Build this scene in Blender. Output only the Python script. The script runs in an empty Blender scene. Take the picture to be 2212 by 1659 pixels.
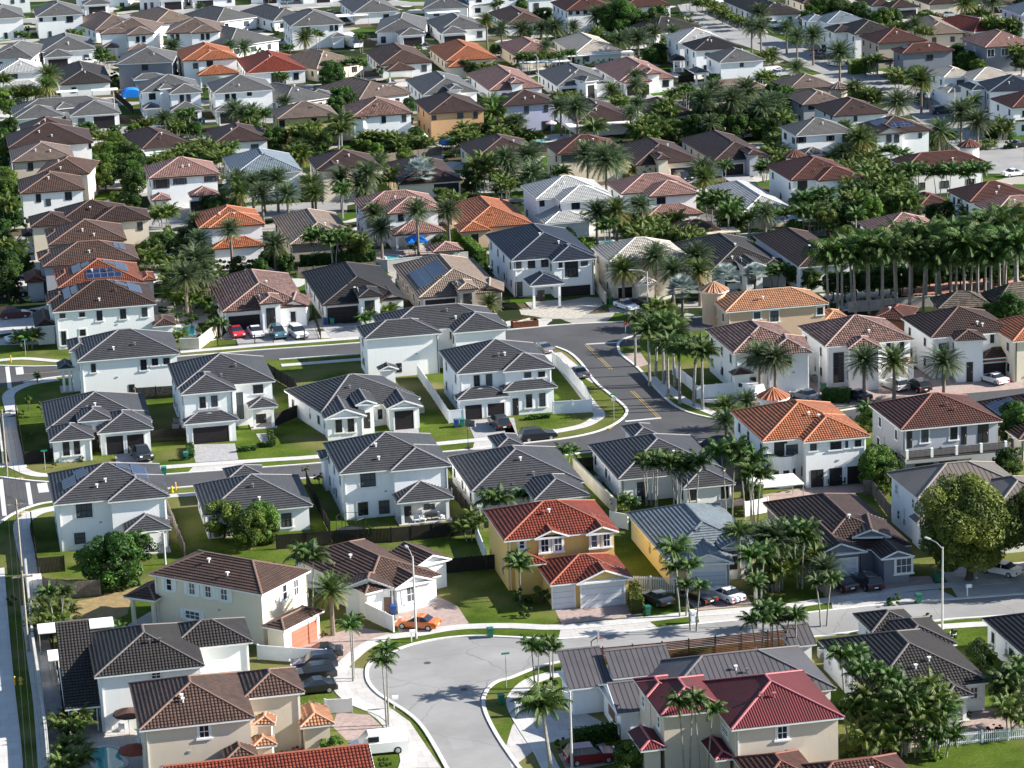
import bpy, math, random
from mathutils import Vector, Matrix
C = bpy.context.scene
random.seed(7)
# ---------------- camera ----------------
HC = 104.0                       # height of the drone above the ground
FPX, PIT, ROL, YAW = 6133.0, math.radians(15.0), math.radians(-2.0), math.radians(11.29)
CY, SY = math.cos(YAW), math.sin(YAW)
FW = Vector((SY*math.cos(PIT), CY*math.cos(PIT), -math.sin(PIT)))
_r = Vector((CY, -SY, 0)); _u = _r.cross(FW)
RT = _r*math.cos(ROL)+_u*math.sin(ROL); UP = _u*math.cos(ROL)-_r*math.sin(ROL)
CAMP = Vector((0, 0, HC))
cd = bpy.data.cameras.new("camera"); cam = bpy.data.objects.new("camera", cd); C.collection.objects.link(cam)
cd.sensor_width = 36; cd.lens = 36*FPX/2212; cd.clip_start = 1; cd.clip_end = 6000
M = Matrix((RT, UP, -FW)).transposed().to_4x4(); M.translation = CAMP
cam.matrix_world = M
C.camera = cam
# ---------------- sky and sun ----------------
SUN_EL, SUN_OFF = math.radians(28.5), math.radians(9.5)   # sun stands to the right, slightly on the camera's side
SD = Vector((math.cos(SUN_EL)*math.cos(SUN_OFF), -math.cos(SUN_EL)*math.sin(SUN_OFF), math.sin(SUN_EL)))
w = bpy.data.worlds.new("World"); C.world = w; w.use_nodes = True
nt = w.node_tree; bg = nt.nodes['Background']; sk = nt.nodes.new('ShaderNodeTexSky'); sk.sky_type = 'NISHITA'
sk.sun_disc = False; sk.sun_elevation = SUN_EL; sk.sun_rotation = math.atan2(SD.x, SD.y)
sk.ozone_density = 2.0; sk.dust_density = 0.4
nt.links.new(sk.outputs[0], bg.inputs[0]); bg.inputs[1].default_value = 0.08
sl = bpy.data.lights.new("sun", 'SUN'); sl.energy = 5.0; sl.angle = math.radians(0.5); sl.color = (1, .95, .87)
so = bpy.data.objects.new("sun", sl); C.collection.objects.link(so); so.rotation_euler = SD.to_track_quat('Z', 'Y').to_euler()
so.location = (0, 300, 200)
C.view_settings.view_transform = 'Standard'; C.view_settings.look = 'None'; C.view_settings.exposure = 1.33; C.view_settings.gamma = 1
C.cycles.max_bounces = 6; C.cycles.diffuse_bounces = 3; C.cycles.transparent_max_bounces = 4

# ---------------- pixel helpers: survey of the photo on a 4x4 grid of tiles ----------------
def FX(t, x, y): return (t[0]*553+x/4.0, t[1]*414.75+y/4.0)
def ray(px): return FW*FPX+RT*(px[0]-1106)-UP*(px[1]-829.5)
def G(px, z=0.0):
    d = ray(px); k = (z-HC)/d.z
    return CAMP+d*k
def proj(p):
    d = Vector(p)-CAMP; k = FPX/d.dot(FW)
    return (1106+d.dot(RT)*k, 829.5-d.dot(UP)*k)

# ---------------- materials ----------------
MAT = {}
def srgb(r, g, b):
    f = lambda c: (c/12.92 if c <= .04045 else ((c+.055)/1.055)**2.4)
    return (f(r/255), f(g/255), f(b/255), 1)
def newmat(name):
    m = bpy.data.materials.new(name); m.use_nodes = True
    return m, m.node_tree, m.node_tree.nodes['Principled BSDF']
def N(nt, ty, **k):
    n = nt.nodes.new(ty)
    for a, b in k.items(): setattr(n, a, b)
    return n
def math_(nt, op, a, b=None, c=None):
    n = N(nt, 'ShaderNodeMath', operation=op)
    for i, v in enumerate((a, b, c)):
        if v is None: continue
        if isinstance(v, (int, float)): n.inputs[i].default_value = v
        else: nt.links.new(v, n.inputs[i])
    return n.outputs[0]
def mixc(nt, f, a, b, mode='MIX'):
    n = N(nt, 'ShaderNodeMix', data_type='RGBA', blend_type=mode)
    for i, v in ((0, f), (6, a), (7, b)):
        if isinstance(v, (int, float, tuple)): n.inputs[i].default_value = v
        else: nt.links.new(v, n.inputs[i])
    return n.outputs[2]
def ramp(nt, f, a, b):
    n = N(nt, 'ShaderNodeMapRange'); nt.links.new(f, n.inputs[0]); n.inputs[1].default_value = a; n.inputs[2].default_value = b
    return n.outputs[0]
def noise(nt, vec, scale, detail=3, rough=.6):
    n = N(nt, 'ShaderNodeTexNoise'); n.inputs['Scale'].default_value = scale; n.inputs['Detail'].default_value = detail
    n.inputs['Roughness'].default_value = rough
    if vec is not None: nt.links.new(vec, n.inputs['Vector'])
    return n.outputs[0]
def pos(nt): return N(nt, 'ShaderNodeNewGeometry').outputs['Position']
def bump(nt, h, bs, strength=.5, dist=.03):
    n = N(nt, 'ShaderNodeBump'); n.inputs['Strength'].default_value = strength; n.inputs['Distance'].default_value = dist
    nt.links.new(h, n.inputs['Height']); nt.links.new(n.outputs[0], bs.inputs['Normal'])
def plain(name, col, rough=.7, metal=0, var=.12, scale=1.2, bmp=0.0):
    if name in MAT: return MAT[name]
    m, nt, bs = newmat(name); p = pos(nt)
    n1 = noise(nt, p, scale, 4)
    c = mixc(nt, ramp(nt, n1, .3, .7), tuple(v*(1-var) for v in col[:3])+(1,), tuple(min(1, v*(1+var*.6)) for v in col[:3])+(1,))
    nt.links.new(c, bs.inputs['Base Color']); bs.inputs['Roughness'].default_value = rough; bs.inputs['Metallic'].default_value = metal; bs.inputs['Specular IOR Level'].default_value = .25
    if bmp: bump(nt, noise(nt, p, 30, 3), bs, bmp, .02)
    MAT[name] = m; return m
def stucco(name, col):
    if name in MAT: return MAT[name]
    m, nt, bs = newmat(name); p = pos(nt)
    sp = N(nt, 'ShaderNodeMapping'); sp.inputs['Scale'].default_value = (2.2, 2.2, .35); nt.links.new(p, sp.inputs[0])
    streak = ramp(nt, noise(nt, sp.outputs[0], 1.1, 5, .7), .52, .8)
    xyz = N(nt, 'ShaderNodeSeparateXYZ'); nt.links.new(p, xyz.inputs[0])
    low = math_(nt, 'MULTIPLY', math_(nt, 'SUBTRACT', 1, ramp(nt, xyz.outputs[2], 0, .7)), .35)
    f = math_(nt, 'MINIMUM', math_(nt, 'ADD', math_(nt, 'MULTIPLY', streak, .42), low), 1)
    c = mixc(nt, f, col, tuple(v*.72 for v in col[:3])+(1,))
    c = mixc(nt, math_(nt, 'MULTIPLY', noise(nt, p, .35, 4), .3), c, tuple(v*.8 for v in col[:3])+(1,))
    nt.links.new(c, bs.inputs['Base Color']); bs.inputs['Roughness'].default_value = .85
    bump(nt, noise(nt, p, 22, 4, .7), bs, .25, .02)
    MAT[name] = m; return m
def roofmat(name, col, kind, mott=0.25, cap=None):
    if name in MAT: return MAT[name]
    m, nt, bs = newmat(name)
    uv = N(nt, 'ShaderNodeUVMap').outputs[0]; xyz = N(nt, 'ShaderNodeSeparateXYZ'); nt.links.new(uv, xyz.inputs[0])
    u, v = xyz.outputs[0], xyz.outputs[1]
    tw = {'flat': .34, 'barrel': .33, 'metal': .55, 'mrib': .25}[kind]
    row = math_(nt, 'FLOOR', math_(nt, 'DIVIDE', v, .40))
    if kind == 'flat': u2 = math_(nt, 'ADD', math_(nt, 'DIVIDE', u, tw), math_(nt, 'MULTIPLY', row, .5))
    else: u2 = math_(nt, 'DIVIDE', u, tw)
    cu = N(nt, 'ShaderNodeCombineXYZ'); nt.links.new(math_(nt, 'FLOOR', u2), cu.inputs[0])
    if kind not in ('metal', 'mrib'): nt.links.new(row, cu.inputs[1])
    wn = N(nt, 'ShaderNodeTexWhiteNoise', noise_dimensions='2D'); nt.links.new(cu.outputs[0], wn.inputs['Vector'])
    dk = tuple(x*(1-mott) for x in col[:3])+(1,); lt = tuple(min(1, x*(1+mott)) for x in col[:3])+(1,)
    c = mixc(nt, wn.outputs['Value'], dk, lt)
    p = pos(nt)
    big = ramp(nt, noise(nt, p, .33, 5, .65), .48, .72)
    g = sum(col[:3])/3
    c = mixc(nt, math_(nt, 'MULTIPLY', big, .42), c, (g*.5, g*.48, g*.44, 1))
    fr = math_(nt, 'FRACT', u2); 
    if kind == 'flat':
        groove = math_(nt, 'GREATER_THAN', math_(nt, 'ABSOLUTE', math_(nt, 'SUBTRACT', fr, .5)), .455)
        c = mixc(nt, math_(nt, 'MULTIPLY', groove, .45), c, (g*.3, g*.3, g*.3, 1)); hgt = math_(nt, 'SUBTRACT', 1, groove); st, di = .35, .012
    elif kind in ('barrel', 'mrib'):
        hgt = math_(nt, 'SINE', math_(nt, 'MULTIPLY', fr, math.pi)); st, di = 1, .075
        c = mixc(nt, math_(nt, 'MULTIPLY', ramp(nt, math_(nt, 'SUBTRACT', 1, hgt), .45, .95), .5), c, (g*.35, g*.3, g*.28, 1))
    else:
        groove = math_(nt, 'GREATER_THAN', math_(nt, 'ABSOLUTE', math_(nt, 'SUBTRACT', fr, .5)), .41); hgt = groove; st, di = 1, .05
        c = mixc(nt, math_(nt, 'MULTIPLY', groove, .8), c, (g*.15, g*.15, g*.15, 1))
    nt.links.new(c, bs.inputs['Base Color']); bs.inputs['Roughness'].default_value = .45 if kind == 'metal' else .62
    bs.inputs['Specular IOR Level'].default_value = .22
    bump(nt, hgt, bs, st, di)
    MAT[name] = m; return m
def leafmat(name, dark, light, yellow=None):
    if name in MAT: return MAT[name]
    m, nt, bs = newmat(name)
    at = N(nt, 'ShaderNodeAttribute', attribute_name='tint'); oi = N(nt, 'ShaderNodeObjectInfo')
    c = mixc(nt, at.outputs['Fac'], dark, light)
    if yellow: 
        ay = N(nt, 'ShaderNodeAttribute', attribute_name='dry'); c = mixc(nt, ay.outputs['Fac'], c, yellow)
    hsv = N(nt, 'ShaderNodeHueSaturation'); nt.links.new(c, hsv.inputs['Color'])
    nt.links.new(math_(nt, 'ADD', .75, math_(nt, 'MULTIPLY', oi.outputs['Random'], .5)), hsv.inputs['Value'])
    nt.links.new(math_(nt, 'ADD', .485, math_(nt, 'MULTIPLY', oi.outputs['Random'], .03)), hsv.inputs['Hue'])
    nt.links.new(hsv.outputs[0], bs.inputs['Base Color']); bs.inputs['Roughness'].default_value = .55; bs.inputs['Specular IOR Level'].default_value = .25
    tr = N(nt, 'ShaderNodeBsdfTranslucent'); nt.links.new(hsv.outputs[0], tr.inputs[0])
    mx = N(nt, 'ShaderNodeMixShader'); mx.inputs[0].default_value = .3
    nt.links.new(bs.outputs[0], mx.inputs[1]); nt.links.new(tr.outputs[0], mx.inputs[2])
    nt.links.new(mx.outputs[0], nt.nodes['Material Output'].inputs[0])
    MAT[name] = m; return m
def glossy(name, col, rough=.25, coat=0, metal=0):
    if name in MAT: return MAT[name]
    m, nt, bs = newmat(name); bs.inputs['Base Color'].default_value = col; bs.inputs['Roughness'].default_value = rough
    bs.inputs['Coat Weight'].default_value = coat; bs.inputs['Metallic'].default_value = metal
    MAT[name] = m; return m

# ---------------- mesh builder ----------------
class MB:
    def __init__(s): s.v = []; s.f = []; s.uv = []; s.mi = []; s.t = []; s.d = []; s.tint = False
    def face(s, pts, uv=None, m=0, tint=.5, dry=0):
        n = len(s.v); s.v += [tuple(p) for p in pts]; s.f.append(tuple(range(n, n+len(pts)))); s.mi.append(m)
        s.uv.append(uv or [(0, 0)]*len(pts)); s.t.append(tint); s.d.append(dry)
    def box(s, x0, y0, z0, x1, y1, z1, X=None, m=0):
        c = [Vector((x, y, z)) for z in (z0, z1) for y in (y0, y1) for x in (x0, x1)]
        if X: c = [X @ p for p in c]
        for q in ((0, 2, 3, 1), (4, 5, 7, 6), (0, 1, 5, 4), (2, 6, 7, 3), (0, 4, 6, 2), (1, 3, 7, 5)): s.face([c[i] for i in q], m=m)
    def bar(s, a, b, w, h, m=0):
        a = Vector(a); b = Vector(b); d = (b-a)
        if d.length < 1e-4: return
        x = d.normalized(); y = Vector((0, 0, 1)).cross(x)
        if y.length < 1e-3: y = Vector((0, 1, 0))
        y.normalize(); z = x.cross(y)
        c = [p+y*(w*sy)+z*(h*sz) for p in (a, b) for sy, sz in ((-.5, 0), (.5, 0), (.28, 1), (-.28, 1))]
        for q in ((0, 3, 2, 1), (4, 5, 6, 7), (0, 1, 5, 4), (1, 2, 6, 5), (2, 3, 7, 6), (3, 0, 4, 7)): s.face([c[i] for i in q], m=m)
    def tube(s, pts, rad, n=7, m=0, cap=True):
        rings = []
        for i, p in enumerate(pts):
            p = Vector(p); d = (Vector(pts[min(i+1, len(pts)-1)])-Vector(pts[max(i-1, 0)])).normalized()
            a = d.cross(Vector((0, 0, 1))); a = a.normalized() if a.length > 1e-3 else Vector((1, 0, 0)); b = a.cross(d)
            r = rad[i] if isinstance(rad, (list, tuple)) else rad
            rings.append([p+a*(r*math.cos(2*math.pi*k/n))+b*(r*math.sin(2*math.pi*k/n)) for k in range(n)])
        for i in range(len(rings)-1):
            for k in range(n): s.face([rings[i][k], rings[i][(k+1) % n], rings[i+1][(k+1) % n], rings[i+1][k]], m=m)
        if cap: s.face(rings[-1], m=m); s.face(rings[0][::-1], m=m)
    def poly(s, pts, z, m=0):
        from mathutils.geometry import tessellate_polygon
        P = [Vector((p[0], p[1], 0)) for p in pts]
        for t in tessellate_polygon([P]):
            q = [Vector((P[i].x, P[i].y, z)) for i in t]
            if (q[1]-q[0]).cross(q[2]-q[0]).z < 0: q.reverse()
            s.face(q, m=m)
    def build(s, name, mats, parent=None, off=(0, 0, 0), smooth=False):
        me = bpy.data.meshes.new(name); ox, oy, oz = off
        me.from_pydata([(x-ox, y-oy, z-oz) for x, y, z in s.v], [], s.f)
        if not isinstance(mats, (list, tuple)): mats = [mats]
        for mm in mats: me.materials.append(mm)
        me.polygons.foreach_set('material_index', s.mi)
        ul = me.uv_layers.new(name='UVMap'); ul.data.foreach_set('uv', [c for f in s.uv for p in f for c in p])
        if s.tint:
            for nm, vals in (('tint', s.t), ('dry', s.d)):
                a = me.attributes.new(nm, 'FLOAT', 'FACE'); a.data.foreach_set('value', vals)
        if smooth: me.polygons.foreach_set('use_smooth', [True]*len(s.f))
        me.update()
        return link(name, me, parent, off if parent is None else None)
def link(name, me, parent=None, loc=None):
    o = bpy.data.objects.new(name, me); C.collection.objects.link(o)
    if parent is not None: o.parent = parent
    elif loc: o.location = loc
    return o
def empty(name, loc):
    o = bpy.data.objects.new(name, None); C.collection.objects.link(o); o.location = loc; o.empty_display_size = .5
    return o
def tag(o, label=None, cat=None, group=None, kind=None):
    for k, v in (('label', label), ('category', cat), ('group', group), ('kind', kind)):
        if v: o[k] = v
    return o

# ---------------- palettes ----------------
RC = {  # roof name : (srgb, kind, mottling, ridge cap srgb, words)
 'grey': ((90, 91, 95), 'flat', .12, (150, 146, 150), 'slate-grey'),
 'sheengrey': ((124, 124, 124), 'flat', .14, (160, 158, 158), 'slate-grey'),
 'lgrey': ((136, 134, 132), 'barrel', .10, (160, 156, 154), 'pale grey'),
 'black': ((62, 59, 59), 'flat', .15, (96, 86, 86), 'near-black'),
 'blueblack': ((56, 64, 80), 'flat', .10, (120, 126, 138), 'blue-black'),
 'dgrey': ((76, 72, 70), 'barrel', .14, (122, 114, 112), 'dark grey'),
 'dbrown': ((86, 68, 62), 'barrel', .22, (122, 96, 88), 'dark brown'),
 'fbrown': ((88, 70, 66), 'flat', .14, (128, 102, 96), 'plain brown'),
 'brown': ((112, 88, 78), 'barrel', .2, (146, 118, 106), 'brown'),
 'mott': ((148, 116, 106), 'barrel', .5, (186, 156, 146), 'mottled brown'),
 'pink': ((178, 138, 128), 'barrel', .22, (196, 158, 150), 'rosy pink'),
 'tan': ((168, 148, 132), 'barrel', .18, (190, 172, 158), 'tan'),
 'taupe': ((140, 122, 112), 'flat', .14, (166, 146, 138), 'taupe'),
 'cream': ((214, 204, 190), 'barrel', .14, (222, 212, 200), 'cream'),
 'white': ((206, 206, 204), 'barrel', .12, (226, 224, 220), 'white'),
 'blue': ((152, 166, 178), 'barrel', .12, (170, 180, 190), 'pale blue-grey'),
 'orange': ((196, 120, 82), 'barrel', .25, (212, 140, 104), 'orange'),
 'terra': ((152, 72, 54), 'barrel', .22, (186, 110, 88), 'red clay'),
 'apricot': ((204, 146, 108), 'barrel', .2, (214, 168, 136), 'apricot'), 'rust': ((150, 88, 66), 'barrel', .25, (176, 116, 92), 'rusty brown'),
 'redbr': ((108, 72, 64), 'barrel', .18, (150, 96, 84), 'red-brown'),
 'maroon': ((122, 48, 54), 'mrib', .05, (200, 120, 126), 'crimson ribbed'),
 'gmetal': ((112, 108, 112), 'metal', .05, (128, 124, 126), 'grey ribbed metal'),
 'tmetal': ((136, 126, 118), 'metal', .06, (158, 148, 140), 'taupe ribbed metal'),
 'bmetal': ((140, 152, 160), 'flat', .12, (110, 120, 130), 'blue-grey'),
 'thatch': ((120, 110, 100), 'flat', .4, (110, 100, 92), 'thatched')}
WC = {'white': ((240, 240, 238), 'white'), 'cream': ((226, 214, 192), 'cream'), 'beige': ((206, 192, 174), 'beige'), 'yellow': ((216, 184, 112), 'yellow'), 'lyellow': ((220, 204, 160), 'pale yellow'),
 'grey': ((168, 170, 176), 'grey'), 'taupe': ((176, 164, 150), 'taupe'), 'olive': ((196, 186, 124), 'olive-yellow'), 'tan': ((212, 168, 122), 'sandy orange'),
 'peach': ((206, 176, 148), 'peach'), 'lav': ((190, 190, 214), 'lavender'), 'brick': ((150, 96, 76), 'brick'), 'dgrey': ((120, 124, 134), 'dark grey')}
def rcol(c, f=.55, sat=1.0):
    q = srgb(*c); g = sum(q[:3])/3; f = f+.35*max(0, g-.3)
    return tuple(max(0.004, (g+(v-g)*sat)*f) for v in q[:3])+(1,)
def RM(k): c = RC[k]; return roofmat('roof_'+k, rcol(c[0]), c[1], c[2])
def RED(k): return plain('tile_edge_shade_'+k, rcol(RC[k][0], .22), .9, var=.2)  # course risers darkened, painting in shade and dirt below each tile lip
def RCAP(k): c = RC[k]; return plain('cap_'+k, rcol(c[3], .62), .7, var=.25, scale=5)
def WM(k): return stucco('stucco_'+k, srgb(*WC[k][0]))
GLASS = glossy('window_glass', (.018, .022, .03, 1), .12)
GLASS2 = glossy('window_glass_blind', (.085, .095, .11, 1), .2); wr = random.Random(3)
FRD = glossy('dark_frame', (.02, .018, .018, 1), .5); FRW = plain('white_frame', (.78, .78, .78, 1), .5, var=.05)
TRIM = plain('white_trim', (.76, .76, .74, 1), .6, var=.08)
TRIMB = plain('brown_trim', (.09, .06, .05, 1), .6)
GARD = plain('dark_garage_door', (.022, .018, .02, 1), .5, var=.3, scale=3)
GARW = plain('white_garage_door', (.62, .64, .66, 1), .5, var=.06)
GARR = plain('red_garage_door', srgb(176, 104, 84), .6)
GARBR = plain('brown_garage_door', srgb(120, 92, 80), .6)
SOLAR = None
def solarm():
    if 'solar' in MAT: return MAT['solar']
    m, nt, bs = newmat('solar_cells'); uv = N(nt, 'ShaderNodeUVMap').outputs[0]
    br = N(nt, 'ShaderNodeTexBrick'); br.offset = 0; nt.links.new(uv, br.inputs['Vector']); br.inputs['Scale'].default_value = 1
    br.inputs['Color1'].default_value = (.012, .022, .06, 1); br.inputs['Color2'].default_value = (.016, .028, .075, 1); br.inputs['Mortar'].default_value = (.25, .28, .32, 1)
    br.inputs['Mortar Size'].default_value = .02; br.inputs['Brick Width'].default_value = 1.0; br.inputs['Row Height'].default_value = 1.65
    nt.links.new(br.outputs[0], bs.inputs['Base Color']); bs.inputs['Roughness'].default_value = .3; bs.inputs['Specular IOR Level'].default_value = .3
    MAT['solar'] = m; return m

# ---------------- roofs ----------------
def rect3(t, A, B, D, h):
    """three eave corners surveyed at height h -> origin, unit vectors, width, depth; D is a back corner or a depth in metres"""
    a = G(FX(t, *A), h); b = G(FX(t, *B), h); u = (b-a); u.z = 0
    if abs(math.atan2(u.y, u.x)) < math.radians(9):      # lies with the street grid
        y = (a.y+b.y)/2; a = Vector((a.x, y, h)); b = Vector((b.x, y, h)); u = b-a
    W = u.length; u.normalize(); v = Vector((-u.y, u.x, 0))
    d = D if isinstance(D, (int, float)) else (G(FX(t, *D), h)-a).dot(v)
    return Vector((a.x, a.y, 0)), u, v, W, max(d, 1.2)
def xf(o, u, v):
    m = Matrix.Identity(4); m.col[0] = u.to_4d(); m.col[1] = v.to_4d(); m.col[2] = (0, 0, 1, 0); m.col[3] = (o.x, o.y, o.z, 1)
    m[3][0] = m[3][1] = m[3][2] = 0; return m
def roof(mb, cap, tr, X, W, D, h, sides='LRFB', s=.40, k=0, course=.40, soff=True, wall=None, ov=.45, wm=0):
    L, R, F, B = ('L' in sides), ('R' in sides), ('F' in sides), ('B' in sides)
    lim = []
    if L and R: lim.append(W/2)
    elif L or R: lim.append(W)
    if F and B: lim.append(D/2)
    elif F or B: lim.append(D)
    T = min(lim); lip = .085; h = h+.003*k
    n = max(2, int(T/course+.5)) if course > 0 else 1; c = T/n
    if course == 0: lip = .02
    def ring(t, z): return [X @ Vector(p) for p in ((t*L, t*F, z), (W-t*R, t*F, z), (W-t*R, D-t*B, z), (t*L, D-t*B, z))]
    cs = math.sqrt(1+s*s)
    for i in range(n):
        t0, t1 = i*c, (i+1)*c; r0 = ring(t0, h+t0*s+lip); r1 = ring(t1, h+t1*s)
        v0, v1 = t0*cs, t1*cs
        if F: mb.face([r0[0], r0[1], r1[1], r1[0]], [(t0*L, v0), (W-t0*R, v0), (W-t1*R, v1), (t1*L, v1)])
        if R: mb.face([r0[1], r0[2], r1[2], r1[1]], [(t0*F, v0), (D-t0*B, v0), (D-t1*B, v1), (t1*F, v1)])
        if B: mb.face([r0[2], r0[3], r1[3], r1[2]], [(t0*R, v0), (W-t0*L, v0), (W-t1*L, v1), (t1*R, v1)])
        if L: mb.face([r0[3], r0[0], r1[0], r1[3]], [(t0*B, v0), (D-t0*F, v0), (D-t1*F, v1), (t1*B, v1)])
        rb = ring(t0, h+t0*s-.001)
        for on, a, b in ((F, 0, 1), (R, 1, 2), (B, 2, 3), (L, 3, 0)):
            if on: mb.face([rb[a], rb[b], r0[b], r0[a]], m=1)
    e = [(0, 0), (W, 0), (W, D), (0, D)]; tp = [(T*L, T*F), (W-T*R, T*F), (W-T*R, D-T*B), (T*L, D-T*B)]
    zt = h+T*s+.02
    hip = [(F and L), (F and R), (B and R), (B and L)]
    for i in range(4):
        if hip[i]: cap.bar(X @ Vector((*e[i], h+.03)), X @ Vector((*tp[i], zt)), .26, .09)
    # ridge / top edges
    seen = set()
    for i in range(4):
        a, b = tp[i], tp[(i+1) % 4]
        key = tuple(sorted(((round(a[0], 2), round(a[1], 2)), (round(b[0], 2), round(b[1], 2)))))
        if math.dist(a, b) > .05 and key not in seen:
            seen.add(key)
            side = (F, R, B, L)[i]
            if side: cap.bar(X @ Vector((*a, zt)), X @ Vector((*b, zt)), .28, .09)
    # fascia and soffit slab
    g = .02
    tr.box(g, g, h-.20, W-g, D-g, h-.002, X)
    # gable ends and rakes
    if wall is not None:
        for on, y in ((F, ov), (B, D-ov)):
            if not on and L and R: wall.face([X @ Vector(p) for p in ((ov, y, h-.2), (W-ov, y, h-.2), (W-ov, y, h+(ov)*s-.06), (W/2, y, h+T*s-.06), (ov, y, h+(ov)*s-.06))], m=wm)
        for on, x in ((L, ov), (R, W-ov)):
            if not on and F and B: wall.face([X @ Vector(p) for p in ((x, ov, h-.2), (x, D-ov, h-.2), (x, D-ov, h+ov*s-.06), (x, D/2, h+T*s-.06), (x, ov, h+ov*s-.06))], m=wm)
            if not on and F and not B: wall.face([X @ Vector(p) for p in ((x, ov, h-.2), (x, D-.05, h-.2), (x, D-.05, h+T*s-.06), (x, ov, h+ov*s-.06))], m=wm)
    if L and R:
        for on, y in ((F, 0), (B, D)):
            if not on:
                tr.bar(X @ Vector((0, y, h-.15)), X @ Vector((W/2, y, h+T*s-.15)), .1, .17); tr.bar(X @ Vector((W, y, h-.15)), X @ Vector((W/2, y, h+T*s-.15)), .1, .17)
    if F and B:
        for on, x in ((L, 0), (R, W)):
            if not on:
                tr.bar(X @ Vector((x, 0, h-.15)), X @ Vector((x, D/2, h+T*s-.15)), .1, .17); tr.bar(X @ Vector((x, D, h-.15)), X @ Vector((x, D/2, h+T*s-.15)), .1, .17)

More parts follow.
